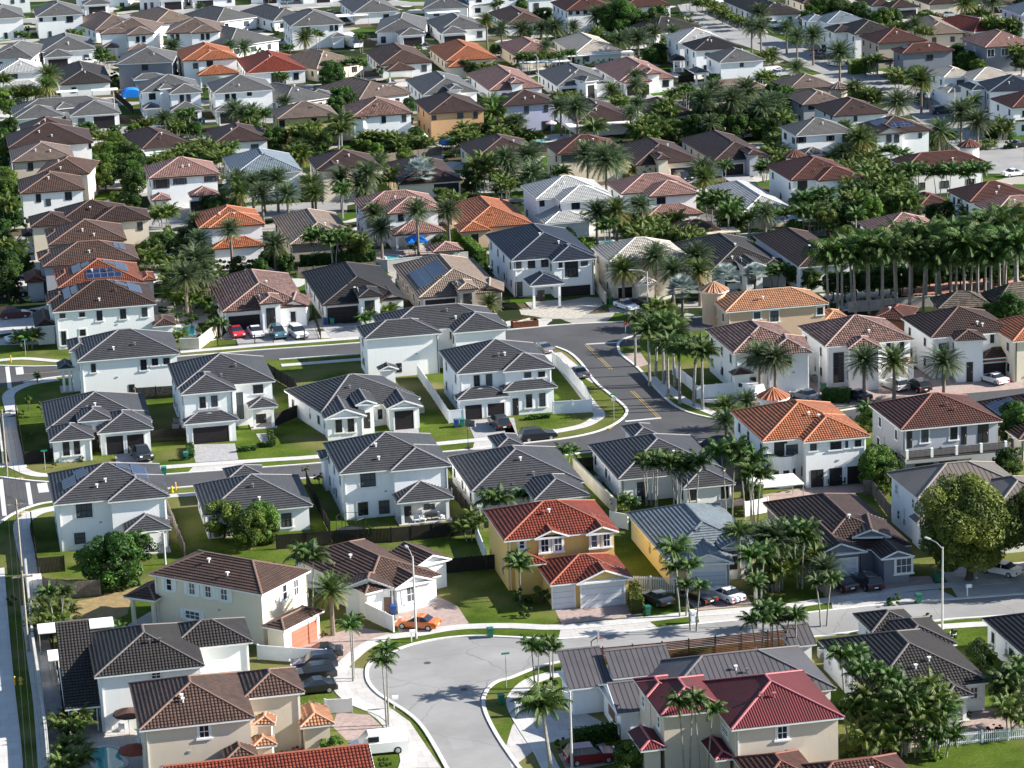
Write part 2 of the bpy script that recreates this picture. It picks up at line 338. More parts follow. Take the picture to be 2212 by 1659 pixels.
# ---------------- houses ----------------
AC0 = plain('meter_grey', (.35, .36, .36, 1), .6)
DRC0 = plain('porch_slab', (.4, .38, .36, 1), .8)
HOUSES = []; DR = []; ROW = 'front row'
def house(t, wall, rf, blocks, wins=(), gar=(), doors=(), auto=True, row=None, frames='d', shut=False, solar=(), turret=None, ov=.45, pitch=.40, kindname='house', extra=None, drive=0, vents=2, dcol=None, near=False, trim=None):
    """blocks: (A, B, C or depth, eave height, sides, flags) ; flags: p = open porch, g = base raised, wall colour after ':' """
    if rf == 'grey' and (row or ROW) in ('eighth row', 'ninth row', 'tenth row', 'eleventh row'): rf = 'sheengrey'  # far grey roofs take a lighter copy with grazing sheen painted in
    o0 = None; B = []
    for i, b in enumerate(blocks):
        A, Bp, D, h = b[:4]; sides = b[4] if len(b) > 4 else 'LRFB'; fl = b[5] if len(b) > 5 else ''
        o, u, v, W, Dp = rect3(t, A, Bp, D, h)
        if o0 is None: o0 = o+u*(W/2)+v*(Dp/2)
        B.append((o-Vector((o0.x, o0.y, 0)), u, v, W, Dp, h, sides, fl))
    root = empty(kindname, (o0.x, o0.y, 0))
    wb, rb, cb, tb = MB(), MB(), MB(), MB(); wmats = [WM(wall), WM('brick'), TRIM]; extra_r = []
    rk = RC[rf][1]; crs = 0 if rk in ('metal', 'mrib') else .40
    for i, (o, u, v, W, D, h, sides, fl) in enumerate(B):
        X = xf(o, u, v); rr, cc, tt = rb, cb, tb
        if i and (sides in ('LRF', 'FB', 'F') or h < max(b[5] for b in B)-1.5): rr, cc, tt = MB(), MB(), MB(); extra_r.append((rr, cc, tt, 'p' in fl or 'c' in fl))
        m = 1 if 'k' in fl else 2 if 'w' in fl else 0
        roof(rr, cc, tt, X, W, D, h, sides, pitch, k=i, wall=wb, ov=ov, course=crs, wm=m)
        if 'p' in fl:
            for cx in ([ov+.1, W-ov-.45] if W < 7 else [ov+.1, W/2-.18, W-ov-.45]):
                cm = MB(); cm.box(cx, ov+.05, .1, cx+.36, ov+.41, h-.45, X); cm.build('column', WM(wall), root)
            wb.box(ov, ov, h-.5, W-ov, ov+.3, h-.18, X, m=0)
            sm = MB(); sm.box(.2, .2, .0, W-.2, D-.05, .12+.002*i, X); sm.build('porch_floor', DRC0, root)
        elif 'c' in fl:      # canopy: thin posts only
            for cx in (.3, W-.4): cm = MB(); cm.box(cx, .3, 0, cx+.12, .42, h-.19, X); cm.build('column', TRIM, root)
        else:
            e = .004*i
            wb.box(ov+e, ov+e, 0, W-ov-e, D-(ov if 'B' in sides else .02)-e, h-.19, X, m=m)
    if turret:
        (tx, ty, r, hh, body) = turret
        c = G(FX(t, tx, ty), hh)-Vector((o0.x, o0.y, 0)); n = 14
        a = [Vector((c.x+r*math.cos(2*math.pi*q/n), c.y+r*math.sin(2*math.pi*q/n), hh)) for q in range(n)]; ap = Vector((c.x, c.y, hh+r*.55))
        for q in range(n):
            p0, p1 = a[q], a[(q+1) % n]; L = (p1-p0).length
            rb.face([p0, p1, ap], [(0, 0), (L, 0), (L/2, r*1.1)]); cb.bar(p0, ap, .14, .06)
        wb.tube([(c.x, c.y, hh-body), (c.x, c.y, hh-.02)], r*.78, 20); tb.tube([(c.x, c.y, hh-.2), (c.x, c.y, hh-.003)], r*.98, 20)
    roofo = None
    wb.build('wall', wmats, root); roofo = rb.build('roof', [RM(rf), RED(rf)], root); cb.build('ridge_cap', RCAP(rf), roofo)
    tb.build('eave_trim', trim or (TRIM if rf in ('grey', 'sheengrey', 'white', 'terra', 'maroon', 'gmetal', 'bmetal', 'blue', 'blueblack', 'lgrey', 'cream') or near else TRIMB), root)
    tmat = trim or (TRIM if rf in ('grey', 'sheengrey', 'white', 'terra', 'maroon', 'gmetal', 'bmetal', 'blue', 'blueblack', 'lgrey', 'cream') or near else TRIMB)
    for rr, cc, tt, po in extra_r:
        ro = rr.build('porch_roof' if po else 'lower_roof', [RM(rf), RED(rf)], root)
        if cc.f: cc.build('ridge_cap', RCAP(rf), ro)
        tt.build('eave_trim', tmat, ro)
    # vents on the main roof
    o, u, v, W, D, h, sides, fl = B[0]; X = xf(o, u, v); rnd = random.Random(len(HOUSES)*13+5)
    for q in range(vents):
        x = rnd.uniform(.35, .65)*W; y = rnd.uniform(.12, .35)*D; y2 = min(y, D/2); zz = h+min(y, W-x if 'R' in sides else 99, x if 'L' in sides else 99)*pitch
        if sides != 'LRFB': continue
        vb = MB(); vb.tube([X @ Vector((x, y, zz-.1)), X @ Vector((x, y, zz+.45))], .08, 6); vb.box(x-.17, y-.17, zz+.38, x+.17, y+.17, zz+.5, X); vb.build('vent', TRIM if rnd.random() < .5 else RCAP(rf), roofo)
    fr = FRD if frames == 'd' else FRW
    if near:
        for i, (o, u, v, W, D, h, sides, fl) in enumerate(B[:2]):
            if 'p' in fl or 'c' in fl or W < 5: continue
            X = xf(o, u, v); m = MB(); xx = W-ov-.25 if i else ov+.22; m.box(xx, ov-.1, .1, xx+.09, ov-.01, h-.2, X); m.build('downpipe', TRIM if rnd.random() < .7 else FRD, root)
            m = MB(); yy = rnd.uniform(.25, .7)*D; m.box(ov-.14, yy, 1.1, ov-.005, yy+.4, 1.75, X); m.tube([X @ Vector((ov-.06, yy+.2, 1.75)), X @ Vector((ov-.06, yy+.2, min(h-.25, 3)))], .03, 6); m.build('electric_meter', AC0, root)
            if h > 4.5: m = MB(); xx = rnd.uniform(.3, .7)*W; m.box(xx, ov-.06, 3.1, xx+.3, ov-.004, 3.3, X); m.build('wall_vent', AC0, root)
    def opening(kind, i, px, face='F'):
        o, u, v, W, D, h, sides, fl = B[i]; wo = o+Vector((o0.x, o0.y, 0))
        if 'p' in fl and face == 'F': ovf = D-.03
        else: ovf = ov
        if face == 'F': pl, nn, uu = wo+v*ovf, -v, u
        elif face == 'R': pl, nn, uu = wo+u*(W-ov), u, v
        elif face == 'L': pl, nn, uu = wo+u*ov, -u, v
        def hit(x, y):
            d = ray(FX(t, x, y)); k = (pl-CAMP).dot(nn)/d.dot(nn); return CAMP+d*k
        p, q = hit(px[0], px[1]), hit(px[2], px[3])
        a0 = min((p-pl).dot(uu), (q-pl).dot(uu)); a1 = max((p-pl).dot(uu), (q-pl).dot(uu)); z0 = max(min(p.z, q.z), .02); z1 = max(max(p.z, q.z), z0+.5)
        if kind != 'win' and z0 < .5: z0 = .02
        put(kind, pl-Vector((o0.x, o0.y, 0)), uu, nn, a0, a1, z0, z1)
    def put(kind, pl, uu, nn, a0, a1, z0, z1):
        if a1-a0 < .3 or z1-z0 < .25: return
        X = Matrix.Identity(4); X.col[0] = uu.to_4d(); X.col[1] = nn.to_4d(); X.col[2] = (0, 0, 1, 0); X.col[3] = (pl.x, pl.y, 0, 1); X[3][0] = X[3][1] = X[3][2] = 0
        mb = MB()
        if kind == 'win':
            mb.box(a0, .0, z0, a1, .03, z1, X, m=0); w2 = .07
            gl = GLASS if wr.random() < .55 else GLASS2
            if near:
                f = MB()
                for q in ((a0-.02, z0-.02, a0+w2, z1+.02), (a1-w2, z0-.02, a1+.02, z1+.02), (a0+w2, z0-.02, a1-w2, z0+w2), (a0+w2, z1-w2, a1-w2, z1+.02), (a0+w2, (z0+z1)/2-.03, a1-w2, (z0+z1)/2+.03)): f.box(q[0], 0, q[1], q[2], .07, q[3], X)
                nm = int((a1-a0)/.8)
                for q in range(1, nm+1): xx = a0+(a1-a0)*q/(nm+1); f.box(xx-.025, .001, z0+w2, xx+.025, .066, z1-w2, X)
                wd = mb.build('window', gl, root); f.build('frame', fr, wd)
                sb = MB()
                for q in ((a0-.2, z0-.2, a0-.02, z1+.2), (a1+.02, z0-.2, a1+.2, z1+.2), (a0-.02, z1+.02, a1+.02, z1+.2), (a0-.3, z0-.2, a1+.3, z0-.02)): sb.box(q[0], .001, q[1], q[2], .05 if q[3] > z0 else .12, q[3], X)
                sb.build('sill', TRIM, wd)
                if shut:
                    for q0, q1 in ((a0-.62, a0-.22), (a1+.22, a1+.62)): s2 = MB(); s2.box(q0, .002, z0-.1, q1, .08, z1+.1, X); s2.build('shutter', FRW, wd)
            else:
                for q in ((a0-.05, z0-.05, a0+.05, z1+.05), (a1-.05, z0-.05, a1+.05, z1+.05), (a0+.05, z0-.05, a1-.05, z0+.05), (a0+.05, z1-.05, a1-.05, z1+.05), ((a0+a1)/2-.03, z0+.05, (a0+a1)/2+.03, z1-.05)): mb.box(q[0], 0, q[1], q[2], .06, q[3], X, m=1)
                if shut:
                    mb.box(a0-.5, .002, z0-.05, a0-.1, .07, z1+.05, X, m=2); mb.box(a1+.1, .002, z0-.05, a1+.5, .07, z1+.05, X, m=2)
                mb.build('window', [gl, fr, TRIMB if frames == 'd' else FRW], root)
        elif kind == 'gar':
            if drive: DR.append([Vector((o0.x, o0.y, 0))+pl+uu*q+nn*r_ for q, r_ in ((a0-.4, 0), (a1+.4, 0), (a1+.4, drive), (a0-.4, drive))])
            n = 4; dz = (z1-z0)/n
            for q in range(n): mb.box(a0, 0, z0+q*dz, a1, .03+.0, z0+(q+1)*dz-.03, X)
            mb.box(a0+.01, -.012, z0, a1-.01, .012, z1-.04, X, m=1)
            g = MB()
            for q in ((a0-.18, z0, a0-.0, z1+.0), (a1, z0, a1+.18, z1), (a0-.18, z1, a1+.18, z1+.18)): g.box(q[0], .001, q[1], q[2], .07, q[3], X)
            gd = mb.build('garage_door', [dcol or GARD, FRD], root); g.build('door_frame', TRIM, gd)
        else:
            mb.box(a0, 0, z0, a1, .04, z1, X); mb.box(a0+(a1-a0)*.48, .001, z0+.1, a0+(a1-a0)*.52, .06, z1-.1, X)
            d = mb.build('door', FRD, root)
            if near:
                hb = MB(); hb.box(a1-.18, .04, (z0+z1)/2-.1, a1-.14, .09, (z0+z1)/2+.1, X); hb.build('handle', TRIM, d)
    for q in wins: opening('win', q[0], q[1:5], q[5] if len(q) > 5 else 'F')
    for q in gar: opening('gar', q[0], q[1:5], q[5] if len(q) > 5 else 'F')
    for q in doors: opening('door', q[0], q[1:5], q[5] if len(q) > 5 else 'F')
    if auto:   # plausible openings where the survey shows none
        for i, (o, u, v, W, D, h, sides, fl) in enumerate(B[:3]):
            if 'p' in fl or 'c' in fl: continue
            fl_h = [1.0] if h < 4.5 else [1.0, 3.9]
            if not [q for q in list(wins)+list(gar) if q[0] == i and (len(q) < 6 or q[5] == 'F')] and i == 0:
                nw = max(1, int((W-1)/4.2))
                for z in fl_h:
                    for q in range(nw):
                        if rnd.random() < .2: continue
                        c = ov+(W-2*ov)*(q+.5)/nw+rnd.uniform(-.4, .4); ww = rnd.choice((.5, .75, .75)); put('win', o+v*ov, u, -v, c-ww, c+ww, z, z+1.25)
            if D > 4:
                nw = max(1, int(D/4.5))
                for z in fl_h:
                    for q in range(nw):
                        if rnd.random() < .15: continue
                        c = D*(q+.5)/nw+rnd.uniform(-.5, .5); put('win', o+u*(ov+.004*i), v, -u, c-.4, c+.4, z+.1, z+1.25)
    solar2 = []
    for (i, face, f0, f1, g0, g1) in solar:
        o, u, v, W, D, h, sides, fl = B[i]; T = min(W, D)/2; L = W if face == 'F' else D; gm = (g0+g1)/2
        for (a, b) in ((g0, gm), (gm+.02, g1)):
            lo = max(f0, b*T/L+.03); hi = min(f1, 1-b*T/L-.03)
            if hi-lo > .08: solar2.append((i, face, lo, hi, a, b))
    for (i, face, f0, f1, g0, g1) in solar2:   # fractions along the eave and up the slope
        o, u, v, W, D, h, sides, fl = B[i]; X = xf(o, u, v); T = min(W, D)/2
        L = W if face == 'F' else D; cs = math.sqrt(1+pitch**2)
        def pt(a, b):
            t_ = b*T; z = h+t_*pitch+.16
            p = {'F': (a*L, t_), 'R': (W-t_, a*L), 'L': (t_, a*L)}[face]; return X @ Vector((*p, z))
        mb = MB(); n = max(1, round((f1-f0)*L/1.0))*1.0; mm = max(1, round((g1-g0)*T*cs/1.65))*1.65
        q = [pt(f0, g0), pt(f1, g0), pt(f1, g1), pt(f0, g1)]
        if face == 'L': q = [q[1], q[0], q[3], q[2]]
        mb.face(q, [(0, 0), (n, 0), (n, mm), (0, mm)])
        dn = [p-Vector((0, 0, .05)) for p in q]; mb.face(dn[::-1])
        for a in range(4): mb.face([dn[a], dn[(a+1) % 4], q[(a+1) % 4], q[a]])
        mb.build('solar_panel', solarm(), roofo)
    st = 2 if max(b[5] for b in B) > 4.6 else 1
    ppx = proj((o0.x, o0.y, 3))
    HOUSES.append(dict(o=root, wall=WC[wall][1], roof=RC[rf][4], st=st, row=row or ROW, x=ppx[0], pos=o0, B=B, name=kindname))
    return root, B, o0
# ---------------- vegetation ----------------
L_DATE = leafmat('leaf_date', (0.027, 0.044, 0.021, 1), (0.113, 0.165, 0.074, 1), (0.235, 0.194, 0.050, 1))
L_ROY = leafmat('leaf_royal', (0.010, 0.029, 0.007, 1), (0.073, 0.153, 0.025, 1), (0.178, 0.178, 0.048, 1))
L_BRD = leafmat('leaf_broad', (0.012, 0.033, 0.007, 1), (0.077, 0.153, 0.020, 1))
L_LIME = leafmat('leaf_lime', (0.038, 0.073, 0.012, 1), (0.163, 0.265, 0.035, 1))
L_OLV = leafmat('leaf_olive', (.035, .06, .01, 1), (.19, .225, .04, 1))
L_SIL = leafmat('leaf_silver', (.16, .2, .19, 1), (.36, .42, .40, 1))
L_ARE = leafmat('leaf_areca', (0.016, 0.040, 0.008, 1), (0.088, 0.162, 0.022, 1), (0.221, 0.200, 0.043, 1))
L_RED = leafmat('leaf_red', (.10, .02, .02, 1), (.22, .06, .03, 1))
BARK = plain('bark', (.20, .165, .13, 1), .9, var=.4, scale=6, bmp=.5)
BARKG = plain('grey_trunk', (.27, .255, .23, 1), .85, var=.35, scale=3, bmp=.3)
BARKD = plain('dark_bark', (.09, .07, .055, 1), .9, var=.4, scale=6, bmp=.5)
def frond(mb, rnd, base, az, el, L, droop, ll, n, w=.085, hang=.35, dry=0, lift=.0):
    p = Vector(base); d0 = el; pts = []; st = L/n
    for i in range(n+1):
        t = i/n; e = el-droop*t*t
        d = Vector((math.cos(az)*math.cos(e), math.sin(az)*math.cos(e), math.sin(e))); pts.append((p.copy(), d)); p = p+d*st
    side = Vector((-math.sin(az), math.cos(az), 0))
    for i in range(1, n+1):
        t = i/n; q, d = pts[i]; prof = ll*(math.sin(math.pi*min(1, .18+.8*t))**.6)
        up = side.cross(d)
        for sg in (-1, 1):
            a = rnd.uniform(-.12, .12); dr = (side*sg*.85+d*(.45+a)-Vector((0, 0, hang+rnd.uniform(0, .25)))-up*lift).normalized()
            b = q+dr*prof; wv = d*w
            mb.face([q-wv, q+wv, b], tint=min(1, max(0, rnd.gauss(.5, .3))), dry=dry*rnd.uniform(.5, 1))
    for i in range(n):
        a, b = pts[i][0], pts[i+1][0]; k = .035*(1-i/n*.7)
        mb.face([a-side*k, a+side*k, b+side*k*.8, b-side*k*.8], tint=.8, dry=dry)
def crown_date(seed, nf=84, L=2.7, dry=.6, z=0):
    r = random.Random(seed); mb = MB(); mb.tint = True
    for i in range(nf):
        f = i/nf; el = math.radians(82-118*f+r.uniform(-8, 8)); az = i*2.39996+r.uniform(-.2, .2)
        frond(mb, r, (0, 0, z), az, el, L*(.85+.2*math.sin(f*3))*r.uniform(.9, 1.1), .7+.35*(1-f), .5, 17, .062, .3, dry=(dry if f > .72 else 0)*r.random())
    return mb
def crown_royal(seed, nf=17, L=3.0, ll=.75, dry=.15, z=0, n=17):
    r = random.Random(seed); mb = MB(); mb.tint = True
    for i in range(nf):
        f = i/nf; el = math.radians(75-70*f+r.uniform(-8, 8)); az = i*2.39996+r.uniform(-.25, .25)
        frond(mb, r, (0, 0, z), az, el, L*r.uniform(.85, 1.1), 1.25+.5*r.random(), ll, n, .085, .65, dry=dry*r.random())
    return mb
def crown_fan(seed, nf=30, L=1.7):
    r = random.Random(seed); mb = MB(); mb.tint = True
    for i in range(nf):
        f = i/nf; el = math.radians(78-95*f); az = i*2.39996; d = Vector((math.cos(az)*math.cos(el), math.sin(az)*math.cos(el), math.sin(el))); s = Vector((-math.sin(az), math.cos(az), 0)); u = s.cross(d)
        c = d*(L*.7); mb.face([s*.03, c+s*.02, c-s*.02, -s*.03], tint=.9)
        for k in range(17):
            a = (k-8)/8*1.9; e = c+(d*math.cos(a)+s*math.sin(a))*(L*.62)+u*(-.08*abs(a)); wv = (s*math.cos(a)-d*math.sin(a))*.09
            mb.face([c, e*.5+c*.5+wv, e, e*.5+c*.5-wv], tint=r.random())
    return mb
def leafball(mb, r, c, rx, ry, rz, n, s, base=.5, spread=.3):
    for _ in range(n):
        while True:
            p = Vector((r.uniform(-1, 1), r.uniform(-1, 1), r.uniform(-1, 1)))
            if .05 < p.length <= 1: break
        p = p.normalized()*(p.length**.28)
        q = Vector((c[0]+p.x*rx, c[1]+p.y*ry, c[2]+p.z*rz))
        nrm = (p+Vector((r.gauss(0, .6), r.gauss(0, .6), r.gauss(.2, .6)))).normalized()
        a = nrm.cross(Vector((r.random()-.5, r.random()-.5, r.random()-.5))).normalized(); b = nrm.cross(a); k = s*r.uniform(.6, 1.25)
        mb.face([q-a*k, q-b*k*.45, q+a*k, q+b*k*.45], tint=min(1, max(0, r.gauss(base, spread))))
def crown_broad(seed, R=3.2, H=2.4, lobes=15, per=340, leaf=.24):
    r = random.Random(seed); mb = MB(); mb.tint = True; ex = [r.uniform(.75, 1.15) for _ in range(8)]
    for i in range(lobes):
        zf = r.uniform(-.8, .95); a = i*2.39996+r.uniform(-.3, .3); rr = R*.82*math.sqrt(max(.02, 1-zf*zf))*r.uniform(.45, 1.0)*ex[int(a/.785) % 8]
        k = R*r.uniform(.13, .31); leafball(mb, r, (rr*math.cos(a), rr*math.sin(a), zf*H*.66+r.uniform(-.1, .1)*H), k, k*r.uniform(.75, 1.1), k*r.uniform(.6, .85), int(per*min(1.3, (k/R/.24)**1.6)), leaf, r.choice((.12, .25, .4, .6, .85)), .2)
    return mb
PR = {}
def proto(name, f, mat):
    if name not in PR:
        mb = f(); o = mb.build(name, mat); PR[name] = o.data; bpy.data.objects.remove(o)
    return PR[name]
def trunkmesh(key, pts, rad, mat, n=7):
    if key not in PR:
        mb = MB(); mb.tube(pts, rad, n); o = mb.build('trunk', mat, smooth=True); PR[key] = o.data; bpy.data.objects.remove(o)
    return PR[key]
PLANTS = []; VS = 1
rv = random.Random(11)
def child(name, me, par, loc=(0, 0, 0), sc=1, rz=0):
    o = bpy.data.objects.new(name, me); C.collection.objects.link(o); o.parent = par; o.location = loc; o.rotation_euler = (0, 0, rz)
    o.scale = (sc, sc, sc) if isinstance(sc, (int, float)) else sc; return o
def palm(kind, p, h, s=1.0, rz=None, lab=None):
    """p = ground point, h = trunk height"""
    rz = rv.uniform(0, 6.28) if rz is None else rz; v = rv.randrange(3)
    s *= VS
    root = empty({'date': 'date_palm', 'royal': 'royal_palm', 'small': 'palm_tree', 'coco': 'coconut_palm', 'silver': 'silver_palm', 'ydate': 'date_palm', 'cluster': 'palm_cluster'}[kind], (p[0], p[1], 0)); root.rotation_euler = (0, 0, 0)
    def tr(h, r0, r1, mat, loc=(0, 0, 0), lean=0):
        k = 'tr%.1f%.2f%.2f%s%.1f' % (h, r0, r1, mat.name, lean)
        m = trunkmesh(k, [(0, 0, -.05), (lean*.3, 0, h*.35), (lean*.7, 0, h*.7), (lean, 0, h)], [r0*1.25, r0, (r0+r1)/2, r1], mat)
        return child('trunk', m, root, loc, 1, rz)
    if kind in ('date', 'ydate'):
        tr(round(h*2)/2, .24, .2, BARK)
        me = proto('crown_%s%d' % (kind, v), lambda: crown_date(30+v, 88, 2.7, .9 if kind == 'ydate' else .3), L_DATE if kind == 'date' else L_ROY2)
        child('crown', me, root, (0, 0, round(h*2)/2), s, rz)
    elif kind == 'royal':
        h *= rv.uniform(.86, 1.1); s *= rv.uniform(.82, 1.12)
        hh = round(h*2)/2; tr(hh-1.2, .2, .16, BARKG, lean=rv.choice((0, .2, .4)))
        sh = trunkmesh('shaft', [(0, 0, 0), (0, 0, .7), (0, 0, 1.3)], [.2, .19, .1], SHAFT); child('crownshaft', sh, root, (0, 0, hh-1.2), 1)
        v = rv.randrange(6); child('crown', proto('crown_royal%d' % v, lambda: crown_royal(50+v, 36, 3.4, .95, .2, -.2, 20), L_ROY), root, (0, 0, hh), s, rz)
    elif kind == 'coco':
        tr(round(h*2)/2, .2, .13, BARKG, lean=.8)
        child('crown', proto('crown_coco%d' % v, lambda: crown_royal(60+v, 30, 3.7, 1.0, .4, 0, 22), L_ROY), root, (.8*math.cos(rz), .8*math.sin(rz), round(h*2)/2), s, rz)
    elif kind == 'silver':
        tr(round(h*2)/2, .22, .2, BARKD); child('crown', proto('crown_silver%d' % v, lambda: crown_fan(70+v), L_SIL), root, (0, 0, round(h*2)/2), s, rz)
    elif kind == 'small':
        n = rv.choice((2, 2, 3))
        for q in range(n):
            a = rz+q*6.28/n; l = (.35*math.cos(a), .35*math.sin(a)); hh = round((h*rv.uniform(.88, 1.06))*2)/2
            ln = .5; k = 'trs%.1f' % hh
            m = trunkmesh(k, [(0, 0, -.05), (.12, 0, hh*.4), (.5, 0, hh)], [.11, .085, .06], BARKG, 6)
            child('trunk', m, root, (l[0], l[1], 0), 1, a)
            child('crown', proto('crown_small%d' % v, lambda: crown_royal(80+v, 17, 1.8, .6, .2, 0, 13), L_ROY), root, (l[0]+.5*math.cos(a), l[1]+.5*math.sin(a), hh), s, a)
    elif kind == 'cluster':
        for q in range(6):
            a = rz+q*1.05; l = (.75*math.cos(a), .75*math.sin(a)); hh = round((h*rv.uniform(.55, 1.05))*2)/2
            m = trunkmesh('trc%.1f' % hh, [(0, 0, -.05), (.1, 0, hh*.5), (.5, 0, hh)], [.08, .06, .05], BARKG, 5)
            child('trunk', m, root, (l[0], l[1], 0), 1, a)
            child('crown', proto('crown_areca%d' % v, lambda: crown_royal(90+v, 12, 1.9, .6, .4, 0, 12), L_ARE), root, (l[0]+.5*math.cos(a), l[1]+.5*math.sin(a), hh), s, a)
    desc = lab or {'date': 'feathery grey-green date palm', 'ydate': 'date palm with yellowing fronds', 'royal': 'tall pale-trunked royal palm', 'small': 'small green palm with thin trunks', 'coco': 'drooping coconut palm', 'silver': 'silvery fan palm', 'cluster': 'bushy cluster of thin palms'}[kind]
    PLANTS.append(dict(o=root, desc=desc, cat='palm tree', pos=Vector((p[0], p[1], 0)), h=h))
    return root
SHAFT = plain('green_shaft', (.10, .17, .05, 1), .5); L_ROY2 = leafmat('leaf_ydate', (0.027, 0.051, 0.013, 1), (0.123, 0.185, 0.047, 1), (0.307, 0.224, 0.047, 1))
def tree(kind, p, R, h, lab=None, H=None):
    """broadleaf tree: crown radius R, height h of the crown's middle"""
    R *= {1: .9, .78: .72, .6: .72, .85: .9}.get(VS, .9) if R < 6.5 else 1
    mat = {'b': L_BRD, 'l': L_LIME, 'o': L_OLV, 'r': L_RED}[kind]; v = rv.randrange(3); big = R > 4.5
    h0 = h; h = max(h*.8, R*.5) if R < 6.5 else h
    root = empty('tree' if h0 > 2.2 else 'shrub', (p[0], p[1], 0)); rz = rv.uniform(0, 6.28)
    if big: me = proto('crown_big_%s%d' % (kind, v), lambda: crown_broad(v+200, 5.2, 4.4, 84, 800, .14), mat); s = R/5.2
    elif R < 1.8: me = proto('crown_lit_%s%d' % (kind, v), lambda: crown_broad(v+300, 1.5, 1.4, 8, 170, .17), mat); s = R/1.5
    else: me = proto('crown_mid_%s%d' % (kind, v), lambda: crown_broad(v+100, 3.0, 3.0, 44, 260, .15), mat); s = R/3.0
    child('crown', me, root, (0, 0, h), s, rz)
    if h > 1.2:
        mb = MB(); t = max(.06, R*.055); mb.tube([(0, 0, -.05), (.03*h, 0, h*.35), (.0, .04*h, h*.7)], [t*1.3, t, t*.8], 7)
        for q in range(5):
            a = q*1.257+rz; mb.tube([(0, .04*h, h*.5), (R*.3*math.cos(a), R*.3*math.sin(a), h*.85), (R*.6*math.cos(a), R*.6*math.sin(a), h+R*.15)], [t*.7, t*.45, t*.15], 5)
        mb.build('trunk', BARKD, root, smooth=True)
    desc = lab or {'b': 'rounded dark green leafy', 'l': 'bright lime-green leafy', 'o': 'olive-green leafy', 'r': 'reddish leafy'}[kind]+(' tree' if h0 > 2.2 else ' shrub')
    PLANTS.append(dict(o=root, desc=desc, cat='tree' if h0 > 2.2 else 'shrub', pos=Vector((p[0], p[1], 0)), h=h))
    return root
def inhouse(p, m=.8):
    for H in HOUSES:
        q = p-H['pos']
        if q.length > 30: continue
        for (o, u, v, W, D, h, sides, fl) in H['B']:
            d = Vector((q.x-o.x, q.y-o.y, 0)); a, b = d.dot(u), d.dot(v)
            if -m < a < W+m and -m < b < D+m: return True
    return False
def fill(t, x0, y0, x1, y1, n, kinds='bbblAASD'):
    global VS
    k = 0; tries = 0; VS = {0: .6, 1: .78, 2: .85, 3: .85}[t[1]]
    while k < n and tries < n*25:
        tries += 1; p = G(FX(t, rv.uniform(x0, x1), rv.uniform(y0, y1)))
        if inhouse(p) or any((p-v['pos']).length < 1.5 for v in PLANTS): continue
        q = rv.choice(kinds); k += 1
        if q in 'blor': R = rv.uniform(1.9, 3.3); tree(q, p, R, R*.95)
        else: palm({'D': 'date', 'Y': 'ydate', 'R': 'royal', 'S': 'small', 'A': 'cluster'}[q], p, {'D': 4.5, 'Y': 4, 'S': 4.5, 'A': 3.2, 'R': 7}[q]*rv.uniform(.8, 1.2), {'D': 1.6, 'Y': 1.5, 'S': 1.7, 'A': 1.8, 'R': 1.3}[q])
def hedge(t, a, b, h=1.4, w=1.0, mat=None, lab='clipped green hedge', z=0):
    p, q = G(FX(t, *a)), G(FX(t, *b)); d = q-p; L = d.length; d.normalize(); s = Vector((-d.y, d.x, 0)); mb = MB(); mb.tint = True; r = random.Random(int(L*100))
    mid = (p+q)/2; root = mid
    n = int(min(9000, (L*h*2+L*w+w*h*2)*55))
    for _ in range(n):
        f = r.random()*(2*h+w); x = r.uniform(-L/2, L/2)
        if f < h: y, z = -w/2, f
        elif f < 2*h: y, z = w/2, f-h
        else: y, z = f-2*h-w/2, h
        c = Vector((mid.x, mid.y, 0))+d*x+s*(y+r.gauss(0, .06))+Vector((0, 0, z+r.gauss(0, .06)))
        nr = Vector((r.gauss(0, 1), r.gauss(0, 1), r.gauss(0, 1))).normalized(); a_ = nr.cross(Vector((.3, .5, .8))).normalized(); b_ = nr.cross(a_); k = r.uniform(.08, .16)
        mb.face([c-a_*k, c-b_*k*.6, c+a_*k, c+b_*k*.6], tint=min(1, max(0, r.gauss(.5, .25))))
    X = xf(Vector((mid.x, mid.y, 0)), d, s); mb.box(-L/2+.08, -w/2+.08, 0, L/2-.08, w/2-.08, h-.08, X)
    for k in range(6): mb.t[-1-k] = .1
    o = mb.build('hedge', mat or L_BRD, None, (mid.x, mid.y, 0)); tag(o, None, 'hedge'); PLANTS.append(dict(o=o, desc=lab, cat='hedge', pos=mid, h=h)); return o

